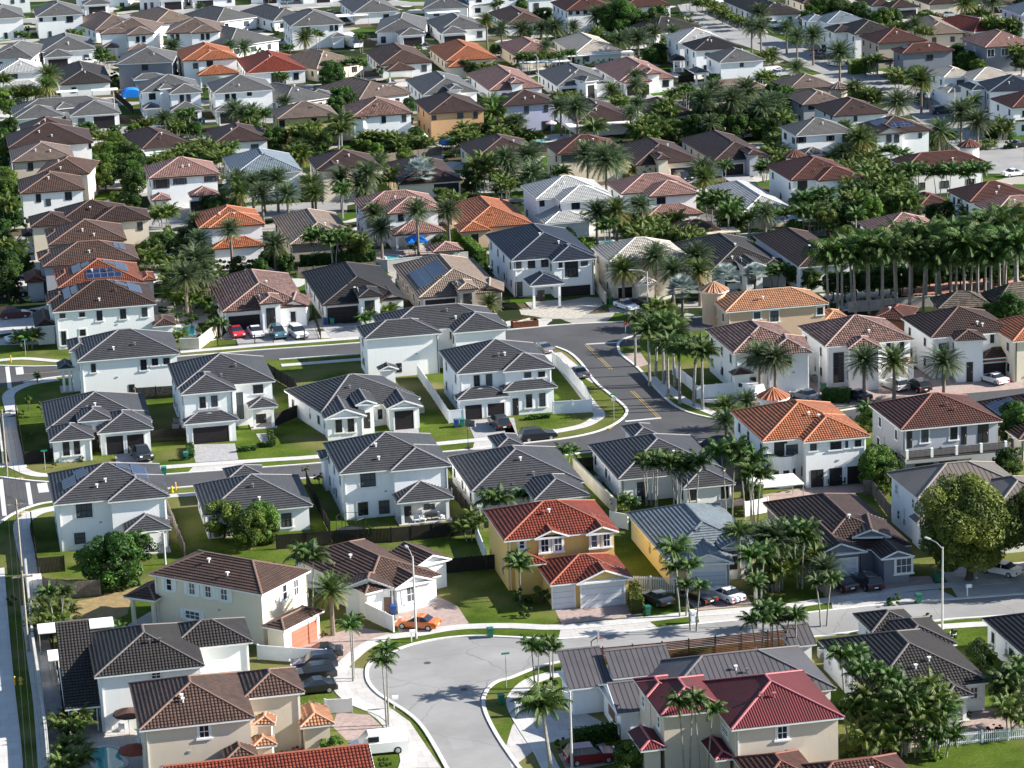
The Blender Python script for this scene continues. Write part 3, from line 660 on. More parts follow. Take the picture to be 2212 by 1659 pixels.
# ---------------- misc things ----------------
THINGS = []
def thing(o, desc, cat, p, rel=True, group=None): THINGS.append(dict(o=o, desc=desc, cat=cat, pos=Vector((p[0], p[1], 0)), h=0, rel=rel)); tag(o, desc, cat, group); return o
TYRE = plain('tyre', (.02, .02, .02, 1), .8); RIM = glossy('rim', (.5, .5, .52, 1), .35, metal=.6); HEADL = glossy('headlight', (.8, .82, .85, 1), .1); TAILL = glossy('taillight', (.35, .01, .01, 1), .2)
def car(t, x, y, head, col, kind, desc, h=0.0):
    """head: degrees, direction of the nose, 0 = +X (right in the picture), 90 = away from the camera"""
    p = G(FX(t, x, y)); root = empty({'van': 'van', 'rv': 'motorhome', 'suv': 'parked_suv', 'sedan': 'parked_car', 'pickup': 'pickup_truck'}[kind], (p.x, p.y, 0)); root.rotation_euler = (0, 0, math.radians(head))
    L, W = {'van': (5.6, 2.0), 'rv': (9.5, 2.5), 'suv': (4.9, 1.95), 'sedan': (4.75, 1.85), 'pickup': (5.6, 2.0)}[kind]
    prof = {  # (x, z lower deck) body side profile from tail to nose, then the glasshouse
     'sedan': ([(-1, .35), (-1, .78), (-.93, .95), (-.6, .98), (.28, .92), (.62, .86), (.93, .74), (1, .6), (1, .33)], [(-.66, .97), (-.38, 1.4), (.02, 1.43), (.42, .9)]),
     'suv': ([(-1, .4), (-1, .95), (-.97, 1.08), (-.4, 1.08), (.35, 1.05), (.55, 1.02), (.92, .92), (1, .75), (1, .4)], [(-.97, 1.07), (-.84, 1.66), (.05, 1.7), (.42, 1.04)]),
     'pickup': ([(-1, .5), (-1, 1.1), (-.3, 1.1), (.3, 1.1), (.45, 1.12), (.93, 1.05), (1, .9), (1, .5)], [(-.22, 1.09), (-.14, 1.78), (.2, 1.78), (.45, 1.1)]),
     'van': ([(-1, .4), (-1, 1.2), (-.98, 1.3), (.4, 1.25), (.66, 1.22), (.95, 1.0), (1, .8), (1, .4)], [(-.985, 1.29), (-.95, 2.05), (.36, 2.08), (.68, 1.2)]),
     'rv': ([(-1, .5), (-1, 1.5), (-.95, 1.6), (.9, 1.6), (.97, 1.5), (1, .9), (1, .45)], [(-1, 1.59), (-.99, 3.1), (.93, 3.1), (.975, 1.58)])}[kind]
    paint = glossy('paint_%s' % (str(tuple(round(c, 2) for c in col))), (*col, 1), .3, .8)
    hl = L/2; mb = MB(); P = prof[0]
    ys = [(-W/2, .0), (-W/2+.07, 1)]
    def sec(y, k, P): return [(a*hl*(1-.012*k), y, z-(.05*k if z > .6 else -.02*k)) for a, z in P]
    rows = [sec(-W/2+.10, 2, P), sec(-W/2, 0, P), sec(W/2, 0, P), sec(W/2-.10, 2, P)]
    rows = [[(x, y, z) for x, y, z in r] for r in rows]
    rows[0] = [(a*hl*.985, -W/2+.12, z+.03) for a, z in P]; rows[3] = [(a*hl*.985, W/2-.12, z+.03) for a, z in P]
    rows = [rows[1], rows[0], rows[3], rows[2]]
    for r in range(3):
        for i in range(len(P)-1):
            q = [rows[r][i], rows[r+1][i], rows[r+1][i+1], rows[r][i+1]]; mb.face(q[::-1])
    n = len(P)
    for yy, flip in ((0, False), (3, True)):
        R = rows[yy]
        f = [R[i] for i in range(n)]; f += [(R[-1][0]*.8, R[-1][1], .3), (R[0][0]*.8, R[0][1], .3)]
        mb.face(f if not flip else f[::-1])
    mb.build('body', paint, root)
    # glasshouse: roof painted, sides glass
    Q = prof[1]; g = MB(); rf = MB(); wi = W/2-.06; wt = W/2-(.24 if kind != 'rv' else .05)
    lo0, hi0, hi1, lo1 = [(a*hl, z) for a, z in Q]
    A_ = [(lo0[0], -wi, lo0[1]), (lo1[0], -wi, lo1[1]), (lo1[0], wi, lo1[1]), (lo0[0], wi, lo0[1])]; B_ = [(hi0[0], -wt, hi0[1]), (hi1[0], -wt, hi1[1]), (hi1[0], wt, hi1[1]), (hi0[0], wt, hi0[1])]
    van = kind in ('van', 'rv')
    for a, b in ((0, 1), (1, 2), (2, 3), (3, 0)):
        (rf if van and (a, b) != (1, 2) else g).face([A_[a], A_[b], B_[b], B_[a]])
    rf.face(B_); rf.box(hi0[0]+.02, -wt+.02, hi0[1]-.02, hi1[0]-.04, wt-.02, hi1[1]+.03)
    if not van:
        for sx in (-1, 1):
            for (x0, x1) in (((hi0[0]+hi1[0])/2-.05, (hi0[0]+hi1[0])/2+.03),): rf.face([(x0, sx*(wi+.005), lo0[1]), (x1, sx*(wi+.005), lo0[1]), (x1, sx*(wt+.008), hi0[1]), (x0, sx*(wt+.008), hi0[1])][::sx])
    else:
        for sx in (-1, 1): g.box(hi1[0]-1.0, sx*wi-.01 if sx < 0 else wi-.09, lo0[1]+.12, hi1[0]+.05, sx*wi+.02 if sx > 0 else -wi+.09, lo0[1]+.62)
    g.build('windows', GLASS, root); rf.build('roof', paint, root)
    for sx in (-1, 1):
        for sy in (-1, 1):
            wm = MB(); x = sx*hl*.62; y = sy*(W/2-.1); r = .34 if kind in ('sedan', 'suv') else .38
            wm.tube([(x, y-.11, r), (x, y+.11, r)], r, 14); w_ = wm.build('wheel', TYRE, root, smooth=False)
            rm = MB(); rm.tube([(x, y+sy*.10, r), (x, y+sy*.13, r)], r*.62, 10); rm.build('rim', RIM, w_)
    zl = P[-3][1]-.04
    for sy in (-1, 1):
        hb = MB(); hb.box(hl*.95, sy*W*.36-.17, zl-.1, hl+.02, sy*W*.36+.17, zl+.06); hb.build('headlight', HEADL, root)
        tb_ = MB(); zt = P[1][1]-.1; tb_.box(-hl-.015, sy*W*.39-.14, zt-.12, -hl*.97, sy*W*.39+.14, zt+.08); tb_.build('taillight', TAILL, root)
    pb = MB(); pb.box(-hl-.018, -.22, .55, -hl+.01, .22, .68); pb.build('licence_plate', FRW, root)
    thing(root, desc, {'van': 'van', 'rv': 'motorhome', 'suv': 'suv', 'sedan': 'car', 'pickup': 'pickup truck'}[kind], p, rel=False)
    return root
GREENP = glossy('green_plastic', (.01, .12, .07, 1), .4); BLUEP = glossy('blue_plastic', (.02, .07, .25, 1), .4); TEALP = glossy('teal_plastic', (.02, .2, .15, 1), .4)
def bin_(t, x, y, desc, mat=None, rz=0):
    p = G(FX(t, x, y)); root = empty('wheelie_bin', (p.x, p.y, 0)); root.rotation_euler = (0, 0, rz); mb = MB()
    a = [(-.24, -.26), (.24, -.26), (.24, .26), (-.24, .26)]; b = [(-.32, -.36), (.32, -.36), (.32, .36), (-.32, .36)]
    for i in range(4): j = (i+1) % 4; mb.face([(*a[i], .08), (*a[j], .08), (*b[j], 1.02), (*b[i], 1.02)])
    mb.face([(*q, .08) for q in a][::-1]); mb.build('body', mat or GREENP, root)
    l = MB(); l.box(-.35, -.42, 1.02, .35, .40, 1.07); l.box(-.3, -.36, 1.07, .3, .3, 1.11); l.build('lid', mat or GREENP, root)
    for s in (-1, 1): w_ = MB(); w_.tube([(s*.28, .28, .11), (s*.34, .28, .11)], .11, 10); w_.build('wheel', TYRE, root)
    thing(root, desc, 'bin', p, rel=False)
WFEN = plain('white_vinyl', (.78, .79, .8, 1), .4, var=.05); DWOOD = plain('dark_wood', (.018, .015, .014, 1), .8, var=.3, scale=2); GWOOD = plain('grey_wood', (.2, .17, .14, 1), .85, var=.35, scale=2); RWOOD = plain('red_wood', (.16, .055, .03, 1), .6, var=.55, scale=1.2)
CONC = plain('concrete_wall', (.42, .41, .38, 1), .9, var=.2, scale=.6)
YCON = plain('cream_wall', (.55, .5, .40, 1), .9, var=.2, scale=.6)
IRON = glossy('black_iron', (.015, .015, .015, 1), .5)
def fence(t, pts, h, mat, desc, style='solid', step=2.4, sc=1.0):
    P = [G(FX(t, *p)) for p in pts]; c = P[0]; root = empty('fence', (c.x, c.y, 0)); pn, ps = MB(), MB()
    for a, b in zip(P[:-1], P[1:]):
        d = b-a; L = d.length; d.normalize(); s = Vector((-d.y, d.x, 0)); X = xf(Vector((a.x-c.x, a.y-c.y, 0)), d, s)
        n = max(1, int(L/step)); 
        for i in range(n+1): x = min(L*i/n, L); ps.box(x-.07, -.07, 0, x+.07, .07, h+.1, X)
        if style == 'solid':
            m = int(L/.16)
            for i in range(m): x = L*i/m; pn.box(x+.004, -.02+.004*(i % 2), .06, x+L/m-.006, .02+.004*(i % 2), h, X)
        elif style == 'plate': pn.box(.05, -.03, .05, L-.05, .03, h, X); ps.box(0, -.045, h-.1, L, .045, h+.01, X)
        elif style == 'slat':
            m = int(h/.18)
            for i in range(m): pn.box(0, -.02, .1+i*.18, L, .02, .1+i*.18+.14, X)
        elif style == 'picket':
            m = int(L/.2)
            for i in range(m): x = L*(i+.5)/m; pn.box(x-.045, -.02, .06, x+.045, .02, h, X)
            for z in (.25, h-.25): ps.box(0, -.035, z, L, .035, z+.08, X)
        elif style == 'iron':
            m = int(L/.16)
            for i in range(m): x = L*(i+.5)/m; pn.box(x-.012, -.012, .06, x+.012, .012, h, X)
            for z in (.15, h-.1): ps.box(0, -.02, z, L, .02, z+.05, X)
        elif style == 'wall': pn.box(-.1, -.1, 0, L+.1, .1, h, X); ps.box(-.12, -.14, h-.001, L+.12, .14, h+.08, X)
    pn.build('panel', mat, root); ps.build('post', mat, root)
    mid = (P[0]+P[-1])/2; THINGS.append(dict(o=root, desc=desc, cat='wall' if style == 'wall' else 'fence', pos=mid, h=0, rel=True))
    tag(root, desc, 'wall' if style == 'wall' else 'fence'); return root
METL = glossy('pole_metal', (.45, .45, .44, 1), .5, metal=.3); GALV = plain('pole_grey', (.5, .49, .46, 1), .7)
def lamp_post(t, x, y, h, az, desc):
    p = G(FX(t, x, y)); root = empty('street_lamp', (p.x, p.y, 0)); a = math.radians(az); d = Vector((math.cos(a), math.sin(a), 0))
    m = MB(); m.tube([(0, 0, 0), (0, 0, h)], [.13, .085], 10); m.build('pole', GALV, root, smooth=True)
    m = MB(); m.tube([(0, 0, h-.2), d*1.0+Vector((0, 0, h+.25)), d*2.1+Vector((0, 0, h+.35))], .05, 7); m.build('arm', METL, root)
    m = MB(); q = d*2.4; m.box(-.35, -.14, h+.28, .4, .14, h+.42, xf(Vector((q.x, q.y, 0)), d, Vector((-d.y, d.x, 0)))); m.build('lamp_head', METL, root)
    thing(root, desc, 'street lamp', p, rel=False)
def sign(t, x, y, desc, kind='street', text=None, h=2.6, rz=0):
    p = G(FX(t, x, y)); root = empty('stop_sign' if kind == 'stop' else 'street_sign', (p.x, p.y, 0)); m = MB(); m.tube([(0, 0, 0), (0, 0, h)], .035, 6); m.build('post', METL, root)
    if kind in ('street', 'both'):
        g = glossy('sign_green', (.01, .22, .14, 1), .4); m = MB(); m.box(-.42, -.02, h-.02, .42, .02, h+.18); m.build('name_plate', g, root)
    if kind in ('stop', 'both'):
        rd = glossy('sign_red', (.5, .01, .015, 1), .4) if kind == 'stop' else METL; m = MB(); zc = h-.25 if kind == 'stop' else h-.55; r = .36
        oc = [(r*math.cos(math.pi/8+k*math.pi/4), r*math.sin(math.pi/8+k*math.pi/4)) for k in range(8)]
        if kind == 'stop':
            m.face([(a*1.06, -.037, zc+b*1.06) for a, b in oc], m=1)
        m.face([(a, -.045, zc+b) for a, b in oc]); m.face([(a, -.03, zc+b) for a, b in oc][::-1])
        for k in range(8): a, b = oc[k], oc[(k+1) % 8]; m.face([(a[0], -.03, zc+a[1]), (b[0], -.03, zc+b[1]), (b[0], -.045, zc+b[1]), (a[0], -.045, zc+a[1])])
        pl = m.build('sign_plate', [rd, FRW], root)
        if kind == 'stop':
            cu = bpy.data.curves.new('lettering', 'FONT'); cu.body = 'STOP'; cu.size = .24; cu.align_x = 'CENTER'; cu.align_y = 'CENTER'; cu.extrude = .004; cu.materials.append(FRW)
            to = bpy.data.objects.new('tmp', cu); C.collection.objects.link(to); me = bpy.data.meshes.new_from_object(to); bpy.data.objects.remove(to); me.transform(Matrix.Rotation(math.pi/2, 4, 'X')); me.transform(Matrix.Translation((0, -.053, zc)))
            lo = bpy.data.objects.new('lettering', me); C.collection.objects.link(lo); lo.parent = pl
    thing(root, desc, 'sign', p, rel=False)
def mailbox(t, x, y, desc, big=False):
    p = G(FX(t, x, y)); root = empty('mailbox', (p.x, p.y, 0)); m = MB()
    if big: m.box(-.22, -.22, 0, .22, .22, 1.35); m.box(-.26, -.26, 1.35, .26, .26, 1.45)
    else: m.box(-.06, -.06, 0, .06, .06, 1.05)
    m.build('post', WFEN, root); b = MB(); b.box(-.2, -.28, 1.05, .42, .0, 1.3); b.tube([(-.2, -.14, 1.3), (.42, -.14, 1.3)], .139, 10); b.build('box', WFEN, root)
    thing(root, desc, 'mailbox', p, rel=False)
def hydrant(t, x, y, desc):
    p = G(FX(t, x, y)); root = empty('fire_hydrant', (p.x, p.y, 0)); ye = glossy('hydrant_yellow', (.75, .40, .02, 1), .45); m = MB()
    m.tube([(0, 0, 0), (0, 0, .08)], .22, 10); m.tube([(0, 0, .08), (0, 0, .6)], .14, 10); m.tube([(0, 0, .6), (0, 0, .68), (0, 0, .8)], [.19, .17, .05], 10); m.build('barrel', ye, root); m = MB(); m.tube([(-.25, 0, .45), (.25, 0, .45)], .07, 8); m.build('nozzle', ye, root)
    thing(root, desc, 'fire hydrant', p, rel=False)
def bollard(t, x, y, desc):
    p = G(FX(t, x, y)); ye = glossy('hydrant_yellow', (.75, .40, .02, 1), .45); m = MB(); m.tube([(p.x, p.y, 0), (p.x, p.y, .95), (p.x, p.y, 1.03)], [.09, .09, .03], 10); o = m.build('bollard', ye, None, (p.x, p.y, 0)); thing(o, desc, 'bollard', p, rel=False)

# ---------------- ground sheets ----------------
def sheet(name, polys, z, mat, kind='structure', t=None):
    mb = MB()
    for i, (tt, pts) in enumerate(polys): mb.poly([G(FX(tt, *p), z) for p in pts], z+i*.0006)
    o = mb.build(name, mat); tag(o, kind=kind); return o
def strip(mb, pts, w, z, h=0.0):
    P = [Vector((p.x, p.y, 0)) for p in pts]; Ls, Rs = [], []
    for i, p in enumerate(P):
        d = (P[min(i+1, len(P)-1)]-P[max(i-1, 0)]).normalized(); s = Vector((-d.y, d.x, 0)); Ls.append(p+s*w/2); Rs.append(p-s*w/2)
    Z = Vector((0, 0, z+h)); z0 = Vector((0, 0, z))
    for i in range(len(P)-1):
        mb.face([Rs[i]+Z, Rs[i+1]+Z, Ls[i+1]+Z, Ls[i]+Z])
        if h:
            mb.face([Rs[i]+z0, Rs[i+1]+z0, Rs[i+1]+Z, Rs[i]+Z]); mb.face([Ls[i+1]+z0, Ls[i]+z0, Ls[i]+Z, Ls[i+1]+Z])
def smooth(pts, n=4):
    """Catmull-Rom through surveyed kerb points"""
    out = []; P = [pts[0]]+list(pts)+[pts[-1]]
    for i in range(1, len(P)-2):
        for k in range(n):
            t = k/n; a, b, c, d = P[i-1], P[i], P[i+1], P[i+2]
            out.append(tuple(.5*((2*b[j])+(-a[j]+c[j])*t+(2*a[j]-5*b[j]+4*c[j]-d[j])*t*t+(-a[j]+3*b[j]-3*c[j]+d[j])*t**3) for j in (0, 1)))
    out.append(pts[-1]); return out
def asphalt(name, col, joints=0):
    m, nt, bs = newmat(name); p = pos(nt)
    a = noise(nt, p, .12, 5, .6); b = noise(nt, p, 9, 3, .7); 
    mp = N(nt, 'ShaderNodeMapping'); mp.inputs['Scale'].default_value = (.15, .6, 1); nt.links.new(p, mp.inputs[0]); s = noise(nt, mp.outputs[0], .8, 4)
    c = mixc(nt, ramp(nt, a, .35, .7), tuple(v*.82 for v in col[:3])+(1,), tuple(v*1.12 for v in col[:3])+(1,))
    c = mixc(nt, math_(nt, 'MULTIPLY', ramp(nt, b, .4, .8), .25), c, tuple(v*.6 for v in col[:3])+(1,))
    c = mixc(nt, math_(nt, 'MULTIPLY', ramp(nt, s, .5, .75), .22), c, tuple(v*.7 for v in col[:3])+(1,))
    vo = N(nt, 'ShaderNodeTexVoronoi', feature='DISTANCE_TO_EDGE'); vo.inputs['Scale'].default_value = .09
    wp = N(nt, 'ShaderNodeVectorMath', operation='ADD'); nn_ = N(nt, 'ShaderNodeTexNoise'); nn_.inputs['Scale'].default_value = .5; nt.links.new(p, nn_.inputs['Vector']); nt.links.new(p, wp.inputs[0]); nt.links.new(nn_.outputs['Color'], wp.inputs[1]); nt.links.new(wp.outputs[0], vo.inputs['Vector'])
    crack = math_(nt, 'LESS_THAN', vo.outputs[0], .0035); c = mixc(nt, math_(nt, 'MULTIPLY', crack, .5), c, tuple(v*.4 for v in col[:3])+(1,))
    nt.links.new(c, bs.inputs['Base Color']); bs.inputs['Roughness'].default_value = .9; bs.inputs['Specular IOR Level'].default_value = .15; bump(nt, b, bs, .3, .01); return m
def pavers(name, col, sx=.4, sy=.2, mort=.02, var=.2, rot=0):
    m, nt, bs = newmat(name); p = pos(nt); mp = N(nt, 'ShaderNodeMapping'); mp.inputs['Rotation'].default_value = (0, 0, rot); nt.links.new(p, mp.inputs[0])
    br = N(nt, 'ShaderNodeTexBrick'); br.inputs['Scale'].default_value = 1; br.inputs['Brick Width'].default_value = sx; br.inputs['Row Height'].default_value = sy; br.inputs['Mortar Size'].default_value = mort
    br.inputs['Color1'].default_value = tuple(v*(1-var) for v in col[:3])+(1,); br.inputs['Color2'].default_value = tuple(v*(1+var) for v in col[:3])+(1,); br.inputs['Mortar'].default_value = tuple(v*.45 for v in col[:3])+(1,)
    nt.links.new(mp.outputs[0], br.inputs['Vector']); n1 = ramp(nt, noise(nt, p, .5, 4), .45, .75)
    c = mixc(nt, math_(nt, 'MULTIPLY', n1, .25), br.outputs[0], tuple(v*.6 for v in col[:3])+(1,)); nt.links.new(c, bs.inputs['Base Color']); bs.inputs['Roughness'].default_value = .85; return m
def grassmat():
    m, nt, bs = newmat('grass'); p = pos(nt); a = noise(nt, p, .22, 4, .6); b = noise(nt, p, 3.2, 5, .75); d = noise(nt, p, .07, 2)
    c = mixc(nt, ramp(nt, a, .35, .65), (.05, .082, .010, 1), (.12, .165, .022, 1)); c = mixc(nt, math_(nt, 'MULTIPLY', ramp(nt, b, .42, .66), .75), c, (.03, .055, .006, 1))
    c = mixc(nt, math_(nt, 'MULTIPLY', ramp(nt, d, .46, .66), .75), c, (.22, .18, .08, 1)); f = noise(nt, p, 25, 3, .8)
    c = mixc(nt, math_(nt, 'MULTIPLY', ramp(nt, f, .4, .7), .4), c, (.03, .06, .01, 1))
    nt.links.new(c, bs.inputs['Base Color']); bs.inputs['Roughness'].default_value = .95; bs.inputs['Specular IOR Level'].default_value = .05; bump(nt, f, bs, .8, .05); return m
GRASS = grassmat()
def yardmat():
    m, nt, bs = newmat('yard_mix'); p = pos(nt); vo = N(nt, 'ShaderNodeTexVoronoi'); vo.inputs['Scale'].default_value = .17; vo.inputs['Randomness'].default_value = .8
    nn_ = N(nt, 'ShaderNodeTexNoise'); nn_.inputs['Scale'].default_value = .4; nt.links.new(p, nn_.inputs['Vector']); wp = N(nt, 'ShaderNodeVectorMath', operation='ADD'); nt.links.new(p, wp.inputs[0]); nt.links.new(nn_.outputs['Color'], wp.inputs[1]); nt.links.new(wp.outputs[0], vo.inputs['Vector'])
    sx = N(nt, 'ShaderNodeSeparateColor'); nt.links.new(vo.outputs['Color'], sx.inputs[0]); cr = N(nt, 'ShaderNodeValToRGB'); cr.color_ramp.interpolation = 'CONSTANT'; e = cr.color_ramp.elements
    cols = [(0, (.05, .10, .01)), (.22, (.02, .03, .012)), (.45, (.36, .34, .31)), (.6, (.10, .08, .05)), (.72, (.5, .48, .45)), (.85, (.03, .045, .012))]
    e[0].position = 0; e[0].color = (*cols[0][1], 1); e[1].position = cols[1][0]; e[1].color = (*cols[1][1], 1)
    for q, c in cols[2:]: n_ = e.new(q); n_.color = (*c, 1)
    nt.links.new(sx.outputs[0], cr.inputs[0]); f = noise(nt, p, 4, 4, .7); c = mixc(nt, math_(nt, 'MULTIPLY', ramp(nt, f, .4, .7), .5), cr.outputs[0], (.03, .04, .015, 1))
    nt.links.new(c, bs.inputs['Base Color']); bs.inputs['Roughness'].default_value = .95; bs.inputs['Specular IOR Level'].default_value = .05; return m
YARD = yardmat()
ASL = asphalt('light_asphalt', (.27, .265, .26)); ASD = asphalt('dark_asphalt', (.078, .078, .082)); WALK = pavers('sidewalk_concrete', (.46, .45, .43), 1.6, 1.6, .012, .06)
KERB = plain('kerb_concrete', (.55, .54, .51, 1), .85, var=.12); PAVP = pavers('pink_pavers', (.36, .27, .24), .35, .18, .015, .18); PAVG = pavers('grey_pavers', (.34, .33, .33), .4, .2, .012, .15, .78)
DRC = pavers('driveway_concrete', (.42, .40, .38), 1.4, 1.4, .015, .08)
WATER = glossy('pool_water', (.06, .36, .38, 1), .05); MULCH = plain('bare_earth', (.26, .21, .15, 1), .95, var=.35, scale=1.5); RUB = plain('gravel', (.4, .37, .32, 1), .95, var=.4, scale=2.5)
DRYG = plain('dry_lawn', (.26, .19, .09, 1), .95, var=.3, scale=1)  # brown colour of the dried grass
# =====================================================================  GROUND
g0 = MB(); g0.face([(-900, -100, 0), (1500, -100, 0), (1500, 4200, 0), (-900, 4200, 0)]); tag(g0.build('ground', GRASS), kind='structure')
ym = MB(); ym.face([(a.x, a.y, .004) for a in (G(FX((0, 1), -300, 1330)), G(FX((1, 1), 1000, 1255)), G(FX((2, 1), 2212, 1120)), G(FX((3, 1), 3400, 1040)), G(FX((3, 0), 3800, -800)), G(FX((0, 0), -700, -800)))]); tag(ym.build('yard_ground', YARD), kind='structure')
def road(name, t, pts, mat, z=.012, n=4, sm=True):
    P = [G(FX(t, *p)) for p in pts]
    if sm: P = [Vector((a, b, 0)) for a, b in smooth([(q.x, q.y) for q in P], n)]
    mb = MB(); mb.poly(P, z); return tag(mb.build(name, mat), kind='structure')
KB = MB()
def kerb(t, pts, w=.38, n=4):
    P = [G(FX(t, *p)) for p in pts]; strip(KB, [Vector((a, b, 0)) for a, b in smooth([(q.x, q.y) for q in P], n)], w, 0, .12)
WK = MB(); WKN = [0]
def walk(t, pts, w=1.5, n=3):
    P = [G(FX(t, *p)) for p in pts]; WKN[0] += 1; strip(WK, [Vector((a, b, 0)) for a, b in smooth([(q.x, q.y) for q in P], n)], w, 0.02+.0008*WKN[0], .03)
# cul-de-sac street (light asphalt), surveyed along its kerbs; tile (2,3) coordinates for the straight part
K1 = [(1700, 1760), (1560, 1500), (1440, 1310), (1330, 1200), (1180, 1100), (1060, 1020), (985, 940), (958, 860), (975, 770), (1080, 700), (1290, 612), (1500, 560), (1750, 528), (1950, 522), (2212, 532), (2512, 546), (2742, 540), (3412, 460), (3912, 410), (4424, 360), (5124, 282), (5700, 225), (6060, 200), (6700, 150)]
K2 = [(6700, 330), (6270, 360), (5930, 385), (5330, 465), (4860, 525), (4424, 562), (3600, 640), (2742, 730), (2440, 790), (2200, 882), (2090, 912), (2010, 970), (1968, 1050), (1968, 1120), (1995, 1210), (2060, 1340), (2140, 1470), (2260, 1640), (2360, 1760)]
road('street', (1, 3), K1+K2, ASL, sm=False); kerb((1, 3), K1); kerb((1, 3), K2)
# middle street
M1 = [(-40, 800), (420, 850), (900, 835), (1430, 785), (2212, 728), (2800, 682), (3500, 615), (3850, 588), (4260, 545), (4560, 512), (4900, 470), (5170, 410), (5340, 330), (5415, 250), (5390, 190), (5270, 90), (5140, -20), (5020, -180), (4920, -270), (4800, -320)]
M2 = [(-40, 1230), (120, 1120), (300, 1050), (460, 1020), (900, 960), (1470, 905), (2212, 845), (2830, 805), (3500, 745), (4000, 690), (4824, 625), (5100, 590), (5900, 520), (6300, 490), (7000, 330), (7330, 285)]
M3 = [(8900, 30), (8600, 60), (8000, 110), (7520, 190), (7280, 230), (6900, 285), (6530, 320), (6300, 320), (6100, 285), (5920, 235), (5780, 150), (5640, 10), (5520, -130), (5384, -240), (5344, -300), (5350, -360), (5424, -400), (5540, -420)]
# drawn as two sheets: the street running right and the cross street running away from the camera
S3t = [(-60, 1500), (480, 1505), (1530, 1425), (2212, 1370), (3112, 1305), (4424, 1190), (4824, 1152), (5424, 1120), (6024, 1085), (6500, 1060)]
road('street', (0, 2), M1[:14]+[(5415, 250)]+[(6300, 320), (6530, 320), (6900, 285), (7280, 230), (7520, 190), (8000, 110), (8600, 60), (8900, 30), (8900, 200), (7330, 330)]+M2[::-1][2:], ASD, sm=False)
road('street', (2, 2), [(975, 330), (1010, 250), (960, 180), (860, 90), (740, -10), (600, -170), (500, -260), (330, -330), (900, -420), (1160, -420), (935, -370), (915, -300), (955, -240), (1095, -110), (1215, 0), (1360, 150), (1500, 240), (1700, 310), (1880, 330)], ASD, z=.018, sm=False)
road('street', (2, 1), [(-4500, 1500), (-3944, 1505), (-2894, 1425), (-2212, 1370), (-1312, 1305), (0, 1190), (400, 1152), (1000, 1120), (1600, 1085), (2200, 1060), (2300, 1150), (1700, 1190), (1110, 1250), (1100, 1330), (300, 1350), (180, 1320), (-200, 1330), (-1270, 1395), (-2212, 1460), (-2900, 1520), (-3900, 1600), (-4500, 1700)], ASD, z=.015, sm=False)
road('street', (0, 2), [(-60, -170), (60, -160), (200, -120), (130, -70), (-60, 0)], ASD, z=.014, sm=False)
kerb((0, 2), M1); kerb((0, 2), M2[:9]); kerb((0, 2), M2[8:14]); kerb((0, 2), M3[2:])
kerb((0, 1), S3t[:]); kerb((0, 1), [(200, 1650), (420, 1610), (700, 1585), (1500, 1545)]); kerb((0, 1), [(2412, 1450), (3142, 1400), (3300, 1390)])
# painted marks
yel = plain('yellow_paint', (.36, .25, .08, 1), .7, var=.2, scale=4); wht = plain('white_paint', (.5, .5, .49, 1), .7, var=.15, scale=4)
def line(name, t, pts, w, mat, z=.03):
    mb = MB(); strip(mb, [G(FX(t, *p)) for p in pts], w, z); return tag(mb.build(name, mat), kind='structure')
line('road_marking', (2, 1), [(650, 1318), (868, 1532)], .12, yel); line('road_marking', (2, 1), [(628, 1318), (846, 1532)], .12, yel)
line('road_marking', (2, 2), [(1048, 62), (1285, 292)], .12, yel); line('road_marking', (2, 2), [(1026, 62), (1262, 292)], .12, yel)
line('road_marking', (2, 1), [(640, 1316), (925, 1300)], .6, wht); line('road_marking', (2, 2), [(978, 324), (1290, 294)], .6, wht)
for a, b in (((5, 825), (40, 1140)), ((238, 852), (268, 1045))): line('road_marking', (0, 2), [a, b], .55, wht)
line('road_marking', (0, 2), [(362, 858), (380, 938)], 1.3, wht); line('road_marking', (0, 1), [(62, 1510), (85, 1700)], .6, wht); line('road_marking', (0, 1), [(165, 1515), (175, 1578)], 1.1, wht); line('road_marking', (0, 1), [(200, 1575), (520, 1550)], .14, yel)
for t, a in (((2, 2), [(820, 385), (850, 360), (885, 362), (845, 392)]), ((0, 2), [(135, 815), (185, 800), (215, 815), (170, 828)]), ((0, 2), [(160, 1110), (205, 1095), (215, 1108), (175, 1122)])):
    mb = MB(); mb.poly([G(FX(t, *p), .075) for p in a], .075); tag(mb.build('kerb_ramp', yel), kind='structure')
# sidewalks
walk((1, 3), [(1230, 1760), (1320, 1600), (1240, 1330), (1130, 1200), (900, 1110), (760, 1010), (710, 900), (730, 800), (830, 700), (960, 600), (1150, 530), (1400, 500), (1620, 460), (1850, 438), (2212, 432), (2640, 445), (3300, 385), (3750, 330)], 1.6)
walk((2, 3), [(1540, 335), (2212, 285), (2700, 215), (3300, 130), (3600, 95), (4300, 40)], 1.6); walk((2, 3), [(560, 830), (330, 860), (170, 910), (70, 990), (20, 1080), (60, 1200), (150, 1350), (250, 1500), (330, 1659), (400, 1780)], 1.7)
walk((3, 3), [(900, 510), (1500, 440), (2212, 400)], 1.5)
walk((0, 2), [(-30, 660+60), (60, 690), (170, 735), (270, 775), (420, 790), (800, 770), (1400, 722), (2212, 665), (2800, 625), (3820, 515), (4290, 470), (4700, 425), (5010, 370), (5140, 310), (5180, 260), (5110, 180), (5020, 60), (4900, -90), (4800, -200), (4700, -260)], 1.6)
walk((0, 2), [(160, 1112), (330, 1130)], 1.4); walk((0, 2), [(480, 1075), (330, 1105), (220, 1170), (185, 1250), (240, 1500), (290, 1700), (330, 1900)], 2.0); walk((0, 2), [(1450, 970), (2212, 915)], 1.5)
walk((0, 2), [(-20, 280), (60, 270), (100, 240), (70, 120), (110, 60), (260, 0), (500, -40)], 1.7); walk((0, 2), [(70, 290), (90, 420), (130, 600), (170, 730)], 2.0)
